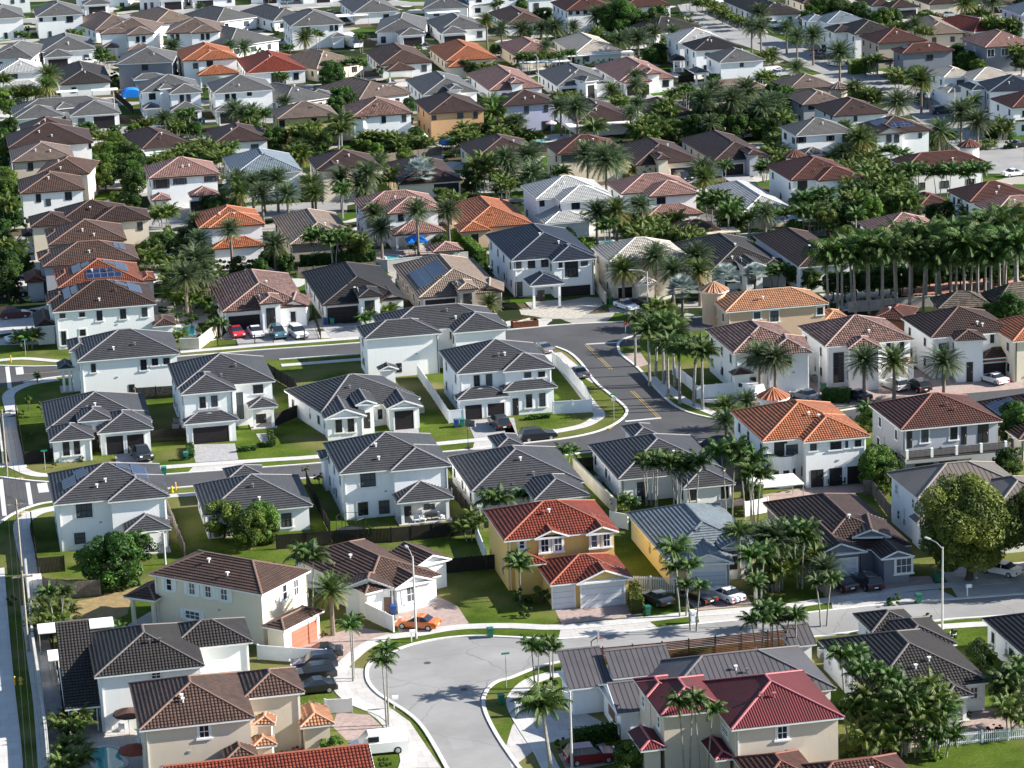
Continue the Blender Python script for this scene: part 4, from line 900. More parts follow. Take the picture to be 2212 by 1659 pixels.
walk((0, 3), [(280, 250), (340, 700), (400, 1100), (450, 1700)], 2.6)
walk((0, 3), [(-60, -60), (-30, 400), (10, 900), (70, 1500), (80, 1750)], 2.6)
walk((0, 1), [(-40, 1460), (200, 1440), (480, 1462), (560, 1462)], 1.4); walk((0, 1), [(1560, 1385), (2212, 1330), (3100, 1262)], 1.5); walk((0, 1), [(2430, 1500), (3150, 1445)], 1.5)
walk((2, 2), [(1290, -20), (1450, 120), (1610, 200), (1780, 270)], 1.5); walk((2, 1), [(1200, 1600), (1350, 1760)], 1.5)
# paved forecourts
def pave(name, t, pts, mat, z): mb = MB(); mb.poly([G(FX(t, *p)) for p in pts], z); return tag(mb.build(name, mat), kind='structure')
pave('driveway', (1, 3), [(300, 615), (560, 520), (900, 440), (1190, 500), (960, 600), (800, 690), (640, 760), (560, 700), (420, 640)], PAVP, .016)
pave('driveway', (1, 3), [(1200, 345), (1560, 170), (1640, 210), (1740, 260), (1840, 410), (1620, 470), (1460, 480), (1230, 480)], PAVP, .017)
pave('driveway', (2, 3), [(355, 262), (1000, 205), (1030, 225), (1130, 345), (430, 415)], PAVP, .017); pave('driveway', (2, 3), [(430, 425), (1130, 350), (1270, 455), (400, 545)], DRC, .014)
pave('driveway', (2, 3), [(1450, 160), (2000, 130), (2080, 255), (1600, 300)], PAVP, .017); pave('driveway', (2, 3), [(1600, 305), (2080, 262), (2150, 380), (1620, 415)], DRC, .014)
pave('driveway', (3, 3), [(300, 40), (1400, 0), (1470, 110), (540, 190), (400, 90)], PAVP, .017); pave('driveway', (3, 3), [(540, 200), (1470, 115), (1640, 195), (560, 290)], DRC, .014); pave('driveway', (3, 3), [(1480, -60), (2400, -140), (2500, 120), (1800, 180), (1640, 190)], DRC, .016)
pave('driveway', (1, 3), [(700, 1180), (980, 1200), (1090, 1300), (1060, 1400), (780, 1420), (660, 1300)], PAVP, .016); pave('driveway', (1, 3), [(640, 780), (720, 870), (860, 1100), (1050, 1240), (1230, 1450), (1300, 1659), (1600, 1659), (1330, 1260), (1150, 1130), (960, 900), (930, 800)], DRC, .013)
pave('driveway', (2, 3), [(400, 1540), (800, 1440), (880, 1620), (480, 1700)], PAVP, .016); pave('driveway', (2, 3), [(120, 1120), (640, 1190), (860, 1300), (500, 1400), (250, 1460), (0, 1659), (-60, 1500), (0, 1300)], DRC, .014)
pave('patio', (3, 3), [(1150, 1330), (1750, 1180), (1990, 1130), (2212, 1120), (2212, 1330), (1480, 1440), (1200, 1500)], PAVP, .018)
pave('dry_lawn', (0, 3), [(560, 240), (860, 180), (1310, 60), (1130, 210), (1100, 330), (900, 420), (640, 400)], DRYG, .012)
pave('patio', (0, 3), [(450, 640), (780, 600), (870, 1180), (1180, 1340), (1240, 1659), (660, 1700), (520, 1200)], DRC, .013)
pave('driveway', (0, 2), [(990, 590), (1150, 580), (1310, 600), (1320, 715), (1010, 730)], PAVG, .017); pave('driveway', (0, 2), [(1650, 525), (2030, 515), (2060, 655), (1690, 680)], PAVG, .017); pave('driveway', (0, 2), [(1690, 690), (2060, 665), (2170, 728), (1620, 770)], DRC, .014)
pave('driveway', (1, 2), [(1820, 315), (2230, 290), (2260, 440), (1890, 475)], PAVG, .017); pave('driveway', (1, 2), [(1890, 490), (2270, 450), (2300, 545), (1870, 570)], DRC, .014); pave('driveway', (1, 2), [(1190, 372), (1400, 365), (1410, 420), (1190, 440)], PAVG, .017)
pave('path', (1, 2), [(0, 430), (110, 425), (130, 510), (50, 515)], PAVG, .016); pave('driveway', (2, 2), [(-60, 350), (0, 350), (40, 445), (-60, 455)], PAVG, .017)
pave('driveway', (1, 1), [(-220, 1150), (420, 1100), (560, 1270), (-150, 1330)], PAVG, .017); pave('driveway', (1, 1), [(560, 1155), (930, 1125), (920, 1255), (650, 1270)], PAVG, .017)
pave('driveway', (2, 1), [(285, 1395), (425, 1385), (640, 1560), (745, 1640), (690, 1650), (480, 1510)], DRC, .02)
pave('driveway', (2, 1), [(955, 1400), (1110, 1385), (1180, 1490), (1080, 1520)], PAVP, .017); pave('gravel_yard', (2, 1), [(60, 1010), (420, 960), (700, 955), (800, 970), (560, 1100), (250, 1080), (80, 1060)], RUB, .014)
pave('driveway', (2, 1), [(890, 960), (1250, 950), (1200, 1080), (980, 1060)], PAVG, .016); pave('driveway', (3, 2), [(-240, 180), (400, -100), (2212, -150), (2212, 60), (1400, 130), (700, 200), (200, 260)], PAVP, .01)
pave('driveway', (2, 2), [(1600, 105), (1950, 90), (1980, 190), (1640, 160)], DRC, .017); pave('patio', (3, 2), [(-300, 1000), (300, 900), (860, 860), (900, 930), (200, 990), (-300, 1060)], PAVP, .016)
pave('patio', (0, 1), [(1330, 1150), (1700, 1130), (1760, 1240), (1500, 1290), (1340, 1260)], DRC, .014); pave('patio', (1, 1), [(960, 500), (1800, 470), (1800, 560), (1040, 610)], PAVP, .016)
pave('patio', (0, 1), [(-60, 1060), (280, 1030), (340, 1180), (-60, 1240)], DRC, .014); pave('driveway', (3, 1), [(1150, 830), (2212, 700), (2212, 800), (1900, 900), (1150, 900)], plain('red_paving', (.42, .22, .16, 1), .8), .018)
pave('driveway', (3, 1), [(440, 880), (1100, 860), (1140, 1010), (660, 1030)], DRC, .018)
# streets further back
road('street', (0, 1), [(-80, 395), (240, 390), (245, 480), (-80, 500)], ASL, sm=False); road('street', (0, 1), [(1270, 190), (1500, 160), (2212, 120), (3000, 60), (3000, 180), (2000, 250), (1280, 330)], ASL, z=.011, sm=False)
road('street', (2, 0), [(1430, 40), (1640, 60), (1900, 200), (2300, 330), (2900, 560), (3500, 780), (4424, 980), (4424, 1140), (3700, 1010), (3340, 880), (2800, 680), (2200, 460), (1830, 340), (1500, 180)], ASL, z=.011, sm=False)
road('street', (3, 0), [(1150, 880), (1600, 980), (2212, 1260), (2212, 1500), (1880, 1500), (1650, 1300), (1250, 1010)], ASL, z=.013, sm=False)
road('street', (0, 0), [(-100, 700), (900, 1180), (1700, 1080), (3000, 1020), (5000, 900), (6600, 900), (6600, 860), (5000, 850), (3000, 960), (1700, 1040), (900, 1110), (-100, 640)], ASL, z=.01, sm=False)
road('street', (0, 0), [(-100, 200), (800, 190), (1700, 120), (2500, 60), (4424, 40), (4424, 15), (2500, 20), (1700, 70), (800, 150), (-100, 170)], ASL, z=.01, sm=False)
for a, b in (((2, 3), ((2212-730-2, 752-2304*0),),),) if False else (): pass
def manhole(t, x, y):
    p = G(FX(t, x, y)); mb = MB(); mb.tube([(p.x, p.y, .012), (p.x, p.y, .024)], .38, 16); tag(mb.build('manhole_cover', plain('iron_cover', (.07, .065, .06, 1), .6)), kind='structure')
manhole((1, 3), 1480, 752); manhole((1, 3), 1797, 981); manhole((1, 3), 1240, 510); manhole((2, 1), 350, 1185); manhole((2, 1), 595, 1197); manhole((2, 1), 610, 1240); manhole((2, 2), 1630, 465)
pch = MB(); pch.poly([G(FX((1, 3), *p)) for p in ((1645, 1390), (1830, 1372), (1890, 1480), (1700, 1500))], .021); tag(pch.build('road_patch', asphalt('patch_asphalt', (.29, .285, .28))), kind='structure')

# =====================================================================  HOUSES
T2, T1 = 6.0, 3.0
R_ = lambda n: globals().__setitem__('ROW', n)
R_('front row')
house((0, 3), 'white', 'dgrey', [((812, 870), (1772, 782), (755, 492), T2), ((1450, 638), (2190, 578), 7.5, T2), ((1700, 810), (1930, 800), 5, 3.2, 'LRF'), ((560, 1160), (865, 1118), (525, 790), 2.7, 'F', 'c')], wins=[(0, 1305, 830, 1392, 882)], near=True, frames='w')
house((0, 3), 'beige', 'brown', [((1200, 1335), (2206, 1230), (1115, 930), T2), ((2100, 1058), (2637, 1008), 7, T2), ((1940, 1600), (2240, 1575), 3, 3, 'LRF')], wins=[(0, 1715, 1292, 1812, 1392)], near=True, frames='w')
house((1, 3), 'beige', 'apricot', [((380, 1312), (682, 1278), 4.8, 3.0, 'LRF')], auto=False, near=True, kindname='garage_annexe', vents=0, row='front row, beside white gate')
house((1, 3), 'beige', 'apricot', [((-30, 1478), (185, 1462), 2.4, 3.0, 'LRF'), ((-30, 1290), (168, 1282), 2.2, 4.6, 'LRF')], auto=False, near=True, kindname='entry_annexe', vents=0, row='front row, before brown roof')
house((1, 3), 'beige', 'terra', [((-760, 1965), (1065, 1812), 9.5, 3.0, 'FB')], near=True, auto=False)
house((0, 3), 'cream', 'brown', [((1280, -18), (2264, 162), (2608, -64), T2), ((2256, 433), (2456, 473), (2828, 300), 3.0), ((1065, 178), (1340, 215), 5, 3.4, 'LRF', 'p')],
      wins=[(0, 1435, 15, 1490, 130), (0, 1630, 50, 1690, 165), (0, 1770, 80, 1830, 190), (0, 1905, 105, 1970, 215), (0, 1600, 290, 1730, 385), (0, 2435, 80, 2480, 195, 'R'), (0, 2530, 40, 2580, 155, 'R')], gar=[(1, 2510, 485, 2745, 590, 'R')], near=True, frames='w', shut=True, auto=False, dcol=GARR)
house((1, 2), 'white', 'brown', [((295, 1493), (945, 1812), (1565, 1632), 3.0), ((728, 1775), (1210, 1770), 5, 3.0, 'LRB'), ((1205, 1770), (1548, 1690), 6, 3.05, 'LR'), ((1375, 1588), (1690, 1510), 6, 3.3, 'LR')],
      wins=[(2, 1295, 1758, 1380, 1870)], gar=[(1, 985, 1840, 1175, 1985)], near=True, frames='w', shut=True, auto=False, dcol=GARBR)
house((2, 2), 'yellow', 'terra', [((-75, 1350), (925, 1268), (720, 1005), T2), ((195, 1338), (492, 1310), 5, 6.0, 'LR'), ((640, 1302), (922, 1274), 5, 6.05, 'LR'), ((325, 1735), (1045, 1672), 8.5, 3.0), ((560, 1732), (1047, 1676), 3, 3.05, 'LR'), ((20, 1570), (302, 1552), 4, 3.6, 'LRF')],
      wins=[(1, 245, 1340, 320, 1450), (1, 360, 1330, 435, 1440), (2, 680, 1300, 740, 1410), (2, 785, 1290, 850, 1400), (0, 60, 1355, 110, 1420)], gar=[(3, 352, 1755, 540, 1912), (4, 600, 1718, 968, 1900)], near=True, frames='w', auto=False, dcol=GARW)
house((2, 2), 'lyellow', 'bmetal', [((1330, 1525), (2190, 1450), (985, 1115), 3.1), ((1480, 1562), (1918, 1545), 6, 3.15, 'LR', 'w'), ((1810, 1420), (2105, 1385), 5, 4.0, 'LR', 'w')], gar=[(1, 1560, 1625, 1850, 1790)], doors=[(2, 1870, 1470, 1950, 1600)], near=True, frames='w', auto=False, dcol=GARW)
house((3, 2), 'dgrey', 'dbrown', [((400, 1470), (1250, 1395), (-130, 1035), 3.1), ((400, 1484), (864, 1452), 8, 3.2, 'LR'), ((985, 1518), (1262, 1480), 7, 3.15, 'LR'), ((727, 1325), (1064, 1318), 6, 4.1, 'LR')], gar=[(1, 470, 1535, 765, 1720)], wins=[(2, 1105, 1510, 1240, 1625)], doors=[(3, 800, 1350, 900, 1600)], near=True, frames='w', auto=False, dcol=GARW)
house((2, 3), 'white', 'gmetal', [((1250, 1130), (2815, 985), (2492, 605), 3.0), ((490, 975), (875, 945), (415, 818), 2.9, 'F'), ((865, 880), (1420, 838), 3.8, 3.5, 'F'), ((905, 1188), (1330, 1150), 8, 2.9, 'FB')], near=True, gar=[(3, 835, 1090, 900, 1280, 'L')], auto=False, dcol=GARBR)
house((2, 3), 'beige', 'maroon', [((1905, 1340), (2862, 1210), (2532, 815), T2), ((1275, 1205), (1880, 1158), 9, 6.05), ((1160, 1050), (1460, 1020), 5, 6.1), ((1110, 1512), (1335, 1490), 5, 3.0, 'LRF'), ((1755, 1595), (1940, 1575), 5, 3.0, 'LRF')], wins=[(0, 2290, 1300, 2380, 1405), (0, 1820, 1280, 1870, 1400, 'L')], near=True, frames='w')
house((3, 3), 'taupe', 'redbr', [((330, 1900), (1340, 1800), (1045, 1542), 3.0), ((-100, 1850), (500, 1800), 8, 3.05)], near=True, auto=False)
house((3, 3), 'white', 'dgrey', [((860, 1020), (1942, 930), (430, 557), 3.0), ((1130, 640), (1640, 590), (1400, 352), 3.03), ((900, 500), (1330, 440), 6, 3.0), ((1530, 1058), (1778, 1030), 5, 2.8, 'LRF', 'p')], wins=[(0, 1745, 962, 1812, 1058)], near=True, frames='w')
house((3, 3), 'white', 'black', [((2280, 755), (3200, 690), (1850, 368), 3.1)], near=True)
house((3, 3), 'white', 'gmetal', [((190, 605), (430, 592), 3, 2.2, 'F')], near=True, auto=False, kindname='garden_shed', row='front row shed')
R_('second row')
house((0, 2), 'white', 'grey', [((455, 1028), (1462, 968), (1385, 690), T2), ((928, 1016), (1470, 975), 9, 6.03), ((1075, 1292), (1480, 1248), 3.6, 3.0, 'LRF', 'p')], wins=[(0, 655, 1040, 800, 1145), (0, 640, 1290, 740, 1375), (0, 1240, 1305, 1335, 1348)], near=True, solar=[(0, 'R', .30, .88, .30, .85), (0, 'L', .12, .55, .22, .7), (0, 'L', .55, .95, .45, .85)], auto=False)
house((0, 2), 'white', 'grey', [((1760, 1142), (2702, 1045), (2500, 795), 3.1), ((1960, 830), (2300, 800), 5, 3.1)], wins=[(0, 2430, 1120, 2522, 1230)], near=True)
house((1, 2), 'white', 'grey', [((712, 768), (1685, 702), (1520, 430), T2), ((1163, 749), (1692, 706), 9, 6.03), ((1216, 1027), (1712, 985), 3.6, 3.0, 'LRF', 'p'), ((560, 655), (720, 645), 4, 4.2, 'LRB')], wins=[(0, 900, 775, 1035, 880), (0, 880, 1025, 970, 1130), (0, 1060, 1010, 1155, 1115), (2, 1450, 1040, 1545, 1080)], doors=[(2, 1270, 1060, 1345, 1158)], near=True)
house((1, 2), 'white', 'grey', [((1855, 928), (2840, 850), (2562, 548), 3.1), ((2400, 1005), (2893, 965), 9, 3.13), ((2080, 560), (2330, 540), 6, 3.1)], wins=[(0, 2030, 965, 2110, 1040)], near=True)
house((2, 2), 'white', 'grey', [((910, 822), (1850, 745), (1530, 447), 3.1), ((1480, 902), (1935, 862), 9, 3.13), ((1040, 470), (1290, 450), 6, 3.1)], wins=[(0, 1080, 850, 1165, 960), (1, 1530, 900, 1592, 1002), (1, 1805, 870, 1870, 985)], near=True)
HO = house((3, 2), 'white', 'orange', [((-57, 490), (860, 425), (560, 158), T2), ((304, 502), (888, 452), 10, 6.03)], wins=[(1, 365, 520, 418, 572), (1, 480, 510, 500, 568), (1, 538, 503, 632, 560), (1, 668, 492, 690, 550), (1, 750, 485, 805, 538)],
      doors=[(0, 52, 505, 165, 630), (1, 370, 745, 480, 870), (1, 530, 730, 640, 850), (1, 685, 715, 800, 855)], near=True, turret=(45, 105, 2.2, 6.9, 3.5))  # ground-floor doors are dark panels that paint in the shaded arcade recess
def bay(H, t, x, y, r, h):
    root, B, o0 = H; c = G(FX(t, x, y), 0)-Vector((o0.x, o0.y, 0)); n = 8; a0 = math.pi/8
    def ring(r, z): return [Vector((c.x+r*math.cos(a0+q*math.pi/4), c.y+r*math.sin(a0+q*math.pi/4), z)) for q in range(n)]
    m = MB(); A, E = ring(r, 0), ring(r, h)
    for q in range(n): m.face([A[q], A[(q+1) % n], E[(q+1) % n], E[q]])
    m.face(ring(r*.9, h-.75)); I = ring(r*.9, h)
    for q in range(n): m.face([E[q], E[(q+1) % n], I[(q+1) % n], I[q]]); J = ring(r*.9, h-.75); m.face([J[(q+1) % n], J[q], I[q], I[(q+1) % n]])
    m.build('bay', WM('white'), root); g = MB()
    for q in range(n): e, f = ring(r+.06, h)[q], ring(r+.06, h)[(q+1) % n]; g.bar(e, f, .2, .1)
    g.build('bay_coping', FRD, root)
    for q in (4, 5, 6):
        a, b = ring(r+.02, 1.0)[q], ring(r+.02, 1.0)[(q+1) % n]; p0, p1 = a.lerp(b, .22), a.lerp(b, .78); w_ = MB(); z = Vector((0, 0, 1.3)); w_.face([p0, p1, p1+z, p0+z]); w_.build('window', GLASS, root)
bay(HO, (3, 2), 125, 870, 1.75, 4.1)
house((3, 2), 'grey', 'redbr', [((1145, 396), (2032, 320), (1710, 100), T2)], wins=[(0, 1325, 395, 1385, 500), (0, 1575, 375, 1635, 475)], doors=[(0, 1200, 410, 1245, 550), (0, 1668, 370, 1715, 520), (0, 1812, 350, 1905, 500), (0, 1270, 690, 1430, 800), (0, 1480, 670, 1630, 780)], near=True)
house((3, 2), 'white', 'tmetal', [((1287, 985), (2260, 905), (1035, 765), T2), ((2000, 1045), (2520, 990), 9, 6.03), ((1290, 1210), (1480, 1190), 3, 3.2, 'LRF')], wins=[(0, 1350, 990, 1410, 1040), (0, 1475, 980, 1512, 1016)], near=True, frames='w')
R_('third row')
house((0, 2), 'white', 'grey', [((400, 420), (1310, 305), (1185, 92), 3.1), ((425, 497), (818, 467), 7, 3.13), ((838, 427), (1327, 388), 9, 3.16), ((668, 328), (962, 300), 6, 4.2)], wins=[(1, 540, 500, 605, 615), (1, 635, 490, 695, 605)], gar=[(2, 915, 455, 1072, 590), (2, 1095, 440, 1250, 572)], doors=[(3, 790, 420, 860, 560)], near=True)
house((0, 2), 'white', 'grey', [((1530, 60), (2372, -42), (2288, -238), T2), ((1563, 93), (2042, 50), 9, 6.03), ((1585, 350), (2065, 305), 2.2, 3.0, 'LRF'), ((2150, 212), (2402, 190), 5, 3.1, 'LRF', 'p')], wins=[(1, 1722, 112, 1780, 205), (1, 1822, 102, 1882, 193), (0, 2185, 10, 2275, 75), (0, 2038, 75, 2110, 300)], gar=[(2, 1665, 380, 1985, 528)], doors=[(0, 2205, 262, 2305, 378)], near=True)
house((1, 2), 'white', 'grey', [((560, 255), (1422, 122), (1265, -99), 3.1), ((590, 308), (956, 270), 8, 3.13, 'LR'), ((1125, 216), (1442, 190), 7, 3.16, 'LR'), ((860, 186), (1046, 165), 6, 4.2, 'LR')], wins=[(1, 685, 305, 745, 415), (1, 790, 295, 850, 410), (0, 1050, 222, 1092, 300)], gar=[(2, 1195, 235, 1365, 370)], doors=[(3, 925, 250, 990, 380)], near=True)
house((1, 1), 'white', 'grey', [((1725, 1565), (2580, 1510), (2397, 1305), T2), ((2130, 1552), (2584, 1514), 7, 6.03), ((1735, 1800), (2190, 1760), 2.4, 3.0, 'LRF'), ((2130, 1720), (2612, 1690), 5, 3.6, 'LRF')], wins=[(0, 1880, 1585, 1935, 1690), (0, 1985, 1575, 2042, 1680), (1, 2317, 1560, 2377, 1602), (1, 2437, 1553, 2497, 1595), (3, 2332, 1750, 2387, 1860), (3, 2447, 1740, 2502, 1850)], gar=[(2, 1805, 1845, 1955, 1970), (2, 2000, 1830, 2150, 1962)], doors=[(3, 2215, 1785, 2272, 1930)], near=True)
house((1, 1), 'white', 'grey', [((1100, 1222), (2120, 1137), (1930, 998), T2), ((935, 1273), (1605, 1217), (870, 1165), 6.03), ((1703, 1218), (2186, 1177), 9, 6.06), ((1060, 1540), (1235, 1530), 2, 3.0, 'LR')], wins=[(0, 1675, 1210, 1728, 1265)], doors=[(1, 1210, 1480, 1262, 1555)], near=True)
house((0, 1), 'white', 'grey', [((665, 1468), (1556, 1392), (1460, 1215), T2), ((592, 1382), (800, 1362), 7, 6.03), ((500, 1532), (642, 1520), 4, 3.6, 'LRF', 'p')], wins=[(0, 785, 1485, 830, 1555), (0, 1212, 1450, 1270, 1535), (0, 1310, 1440, 1367, 1495), (0, 1410, 1435, 1467, 1485)], doors=[(0, 1110, 1664, 1168, 1740)], near=True)
R_('left column')
house((0, 1), 'white', 'dbrown', [((450, 1033), (1354, 970), (1290, 795), T2), ((402, 965), (640, 950), 6, 6.03), ((300, 1165), (494, 1150), 9, 3.0, 'LRF'), ((1318, 1165), (1522, 1147), 6, 3.0)], wins=[(0, 515, 1052, 565, 1085), (0, 683, 1040, 733, 1075), (0, 833, 1028, 887, 1108), (0, 1035, 1012, 1092, 1093), (0, 1222, 1000, 1275, 1075), (0, 527, 1205, 577, 1320), (0, 690, 1190, 742, 1240)], near=True, auto=False, solar=[(0, 'R', .25, .8, .25, .8), (0, 'L', .2, .75, .3, .6)])
house((0, 1), 'grey', 'rust', [((500, 828), (1242, 780), (1185, 615), T2), ((480, 760), (660, 748), 6, 6.03), ((215, 780), (400, 768), 7, 3.0, 'LRF'), ((1215, 770), (1350, 760), 6, 3.0)], solar=[(0, 'R', .25, .9, .3, .85), (0, 'L', .2, .7, .4, .8), (0, 'F', .35, .8, .25, .6)])
house((0, 1), 'grey', 'brown', [((370, 648), (1205, 585), (1150, 455), T2), ((330, 590), (520, 575), 6, 6.03)], solar=[(0, 'R', .35, .75, .3, .6)])
house((0, 1), 'beige', 'brown', [((415, 460), (1098, 414), (1060, 275), T2), ((400, 395), (560, 382), 5, 6.03)])
house((0, 1), 'cream', 'dbrown', [((500, 268), (1120, 215), 12, T2), ((262, 303), (640, 275), 9, 6.03), ((790, 264), (1308, 240), 9, 6.06), ((190, 380), (300, 372), 5, 3.2, 'LRF', 'p')], wins=[(2, 1185, 262, 1233, 328)])
house((0, 0), 'white', 'brown', [((170, 1675), (735, 1635), (705, 1520), T2)], wins=[(0, 310, 1680, 355, 1745), (0, 395, 1722, 440, 1775), (0, 560, 1662, 622, 1725)])
house((0, 0), 'beige', 'brown', [((300, 1515), (772, 1500), (742, 1395), T2)])
house((0, 0), 'beige', 'taupe', [((100, 1405), (645, 1365), (620, 1262), T2)], wins=[(0, 240, 1408, 288, 1470)])
house((0, 0), 'white', 'fbrown', [((70, 1280), (808, 1228), (650, 1125), T2)], wins=[(0, 765, 1240, 790, 1282)])
house((0, 0), 'beige', 'fbrown', [((185, 1160), (645, 1130), (622, 1045), T2)])
R_('fourth row')
house((1, 1), 'white', 'mott', [((-292, 1030), (452, 985), (275, 705), 3.2), ((30, 972), (236, 952), 6, 4.6), ((190, 992), (454, 984), 6, 3.22, 'LR')], wins=[(2, 260, 1035, 345, 1120)], gar=[(0, -240, 1075, 40, 1195)], doors=[(1, 85, 1005, 175, 1172)], trim=TRIMB, near=True)
house((1, 1), 'white', 'black', [((570, 975), (1296, 925), (1100, 640), 3.2), ((885, 912), (1096, 895), 6, 4.6), ((1058, 936), (1302, 922), 6, 3.22, 'LR')], gar=[(0, 615, 1000, 888, 1132)], doors=[(1, 938, 940, 1030, 1058)], near=True, trim=TRIMB)
house((1, 1), 'taupe', 'tan', [((1405, 912), (2142, 860), (1870, 578), 3.2), ((1745, 850), (1922, 830), 6, 4.6), ((1893, 866), (2144, 858), 6, 3.22, 'LR')], gar=[(0, 1460, 935, 1725, 1060)], doors=[(1, 1790, 880, 1870, 1000)], wins=[(2, 1960, 905, 2040, 1000)], near=True, trim=TRIMB, solar=[(0, 'L', .18, .62, .15, .85)])
house((2, 1), 'white', 'blueblack', [((-12, 588), (722, 545), (465, 315), T2), ((340, 600), (735, 572), 9, 6.03), ((155, 812), (452, 786), 5, 3.9, 'LRF', 'p')], wins=[(0, 20, 590, 82, 660), (0, 135, 580, 200, 655), (0, 250, 575, 315, 645), (1, 402, 610, 435, 652), (1, 595, 600, 655, 635), (0, 25, 780, 92, 910), (1, 455, 605, 572, 732)], gar=[(1, 422, 818, 680, 962)], doors=[(2, 218, 850, 285, 972)], near=True)
house((2, 1), 'cream', 'cream', [((835, 612), (1530, 555), (1400, 425), T2), ((1080, 800), (1260, 785), 3, 3.2, 'LRF')], gar=[(0, 915, 828, 1040, 945), (0, 1062, 818, 1187, 935)], near=True)
house((2, 1), 'white', 'dgrey', [((1700, 690), (2390, 650), (1455, 440), 3.1), ((2010, 652), (2192, 632), 6, 4.5, 'LR'), ((2140, 662), (2392, 655), 6, 3.13)], doors=[(1, 2040, 690, 2110, 790)], near=True)
house((3, 1), 'white', 'dbrown', [((265, 652), (760, 610), (-30, 370), 4.4)], near=True)
house((3, 1), 'peach', 'apricot', [((-372, 1035), (530, 967), (390, 847), T2), ((500, 1102), (700, 1085), 5, 3.0)], wins=[(0, 20, 1030, 90, 1115), (0, 425, 1000, 475, 1055), (0, -122, 1040, -67, 1092)], turret=(-467, 842, 2.3, 7.6, 5), near=True)
R_('palm street row')
house((2, 1), 'white', 'mott', [((1905, 1390), (2560, 1345), (1665, 1190), T2), ((2200, 1402), (2597, 1387), 9, 6.03), ((1905, 1585), (2090, 1570), 2, 3.2, 'LRF')], wins=[(1, 2345, 1410, 2415, 1500)], near=True)
house((3, 1), 'white', 'mott', [((495, 1342), (1262, 1270), (262, 1160), T2), ((688, 1362), (986, 1350), 6, 6.03), ((1190, 1490), (1295, 1480), 5, 3.0, 'LRF')], wins=[(0, 563, 1390, 655, 1640), (0, 1022, 1300, 1058, 1375), (0, 1138, 1290, 1175, 1362)], near=True)
house((3, 1), 'white', 'dbrown', [((1410, 1265), (2152, 1197), (1155, 1085), T2), ((1608, 1290), (1892, 1278), 5, 6.03, 'LRFB', ''), ((1855, 1442), (2192, 1415), 2.2, 3.0, 'LRF', 'k')], wins=[(0, 1475, 1310, 1560, 1370), (0, 1920, 1228, 1952, 1302), (0, 2030, 1218, 2068, 1292)], gar=[(2, 1860, 1485, 2110, 1600)], doors=[(1, 1715, 1470, 1770, 1620)], near=True)
house((3, 1), 'cream', 'orange', [((2110, 1290), (2760, 1240), (2050, 1115), T2)], near=True)
house((3, 2), 'cream', 'dbrown', [((2160, 478), (2900, 420), (1825, 160), 3.0)], near=True, solar=[(0, 'L', .3, .8, .2, .7)])
house((3, 1), 'brick', 'redbr', [((905, 1095), (1210, 1110), 8, 3.2)], auto=False)
R_('fifth row')
house((0, 1), 'white', 'orange', [((1715, 310), (2290, 277), (2212, 150), T2), ((1800, 308), (2292, 282), 8, 6.03), ((1830, 492), (2290, 465), 3, 3.0, 'LRF')])
house((1, 1), 'taupe', 'tan', [((290, 455), (868, 415), (80, 225), 3.1)])
house((1, 1), 'white', 'pink', [((905, 152), (1580, 112), (835, 65), T2), ((1135, 190), (1598, 157), 9, 6.03), ((1185, 375), (1642, 343), 4, 3.0, 'LRF', 'p')], wins=[(1, 1227, 195, 1275, 250)])
house((1, 1), 'peach', 'orange', [((1800, 328), (2385, 268), (2190, 75), 3.1), ((1765, 350), (2027, 326), 6, 3.13)], wins=[(1, 1862, 368, 1922, 440)])
house((2, 1), 'white', 'white', [((200, 62), (860, 20), (60, -49), T2), ((412, 90), (890, 57), 9, 6.03), ((285, 278), (690, 245), (200, 200), 3.0, 'LRF')], wins=[(0, 238, 70, 280, 122), (1, 515, 90, 585, 145)])
house((2, 1), 'white', 'pink', [((935, 14), (1600, -25), (815, -79), T2), ((1180, 40), (1622, 14), 9, 6.03), ((1160, 217), (1662, 190), 4, 3.0, 'LRF', 'p')], wins=[(1, 1252, 45, 1325, 100)])
house((2, 1), 'cream', 'white', [((1990, 172), (2440, 150), (1600, -32), 3.1)])
house((3, 1), 'white', 'pink', [((965, 382), (1560, 335), (792, 262), T2)], turret=(1240, 285, 2.3, 7.2, 4))
R_('courtyard row')
house((3, 1), 'cream', 'redbr', [((1305, 122), (1600, 104), 9, 3.1)])
house((3, 1), 'white', 'redbr', [((1730, 80), (2330, 50), 11, T2)], wins=[(0, 1640, 60, 1660, 100, 'L')])
house((3, 1), 'white', 'pink', [((1950, 188), (2500, 150), (1800, 100), T2)])
R_('sixth row')
house((0, 0), 'white', 'pink', [((1285, 1545), (1897, 1500), (1835, 1400), T2), ((1310, 1735), (1480, 1720), 4, 3.1, 'LRF'), ((1640, 1700), (1900, 1682), 4, 3.1, 'LRF')], wins=[(0, 1345, 1555, 1445, 1620), (0, 1517, 1545, 1592, 1588), (0, 1785, 1525, 1870, 1565)], gar=[(2, 1645, 1740, 1865, 1800)], shut=True)
house((0, 0), 'white', 'blue', [((2010, 1512), (2617, 1480), (2447, 1330), 5.4)])
house((1, 0), 'cream', 'fbrown', [((520, 1470), (1070, 1430), (1000, 1330), T2), ((560, 1478), (800, 1455), 5, 6.03, 'LR')])
house((1, 0), 'cream', 'fbrown', [((1225, 1592), (1790, 1555), (1110, 1420), 3.1)], gar=[(0, 1535, 1590, 1755, 1662)], drive=6)
house((1, 0), 'cream', 'fbrown', [((1890, 1375), (2482, 1335), (1790, 1240), 3.4)])
house((2, 0), 'cream', 'redbr', [((395, 1335), (970, 1290), (285, 1245), T2)], wins=[(0, 428, 1345, 560, 1395)])
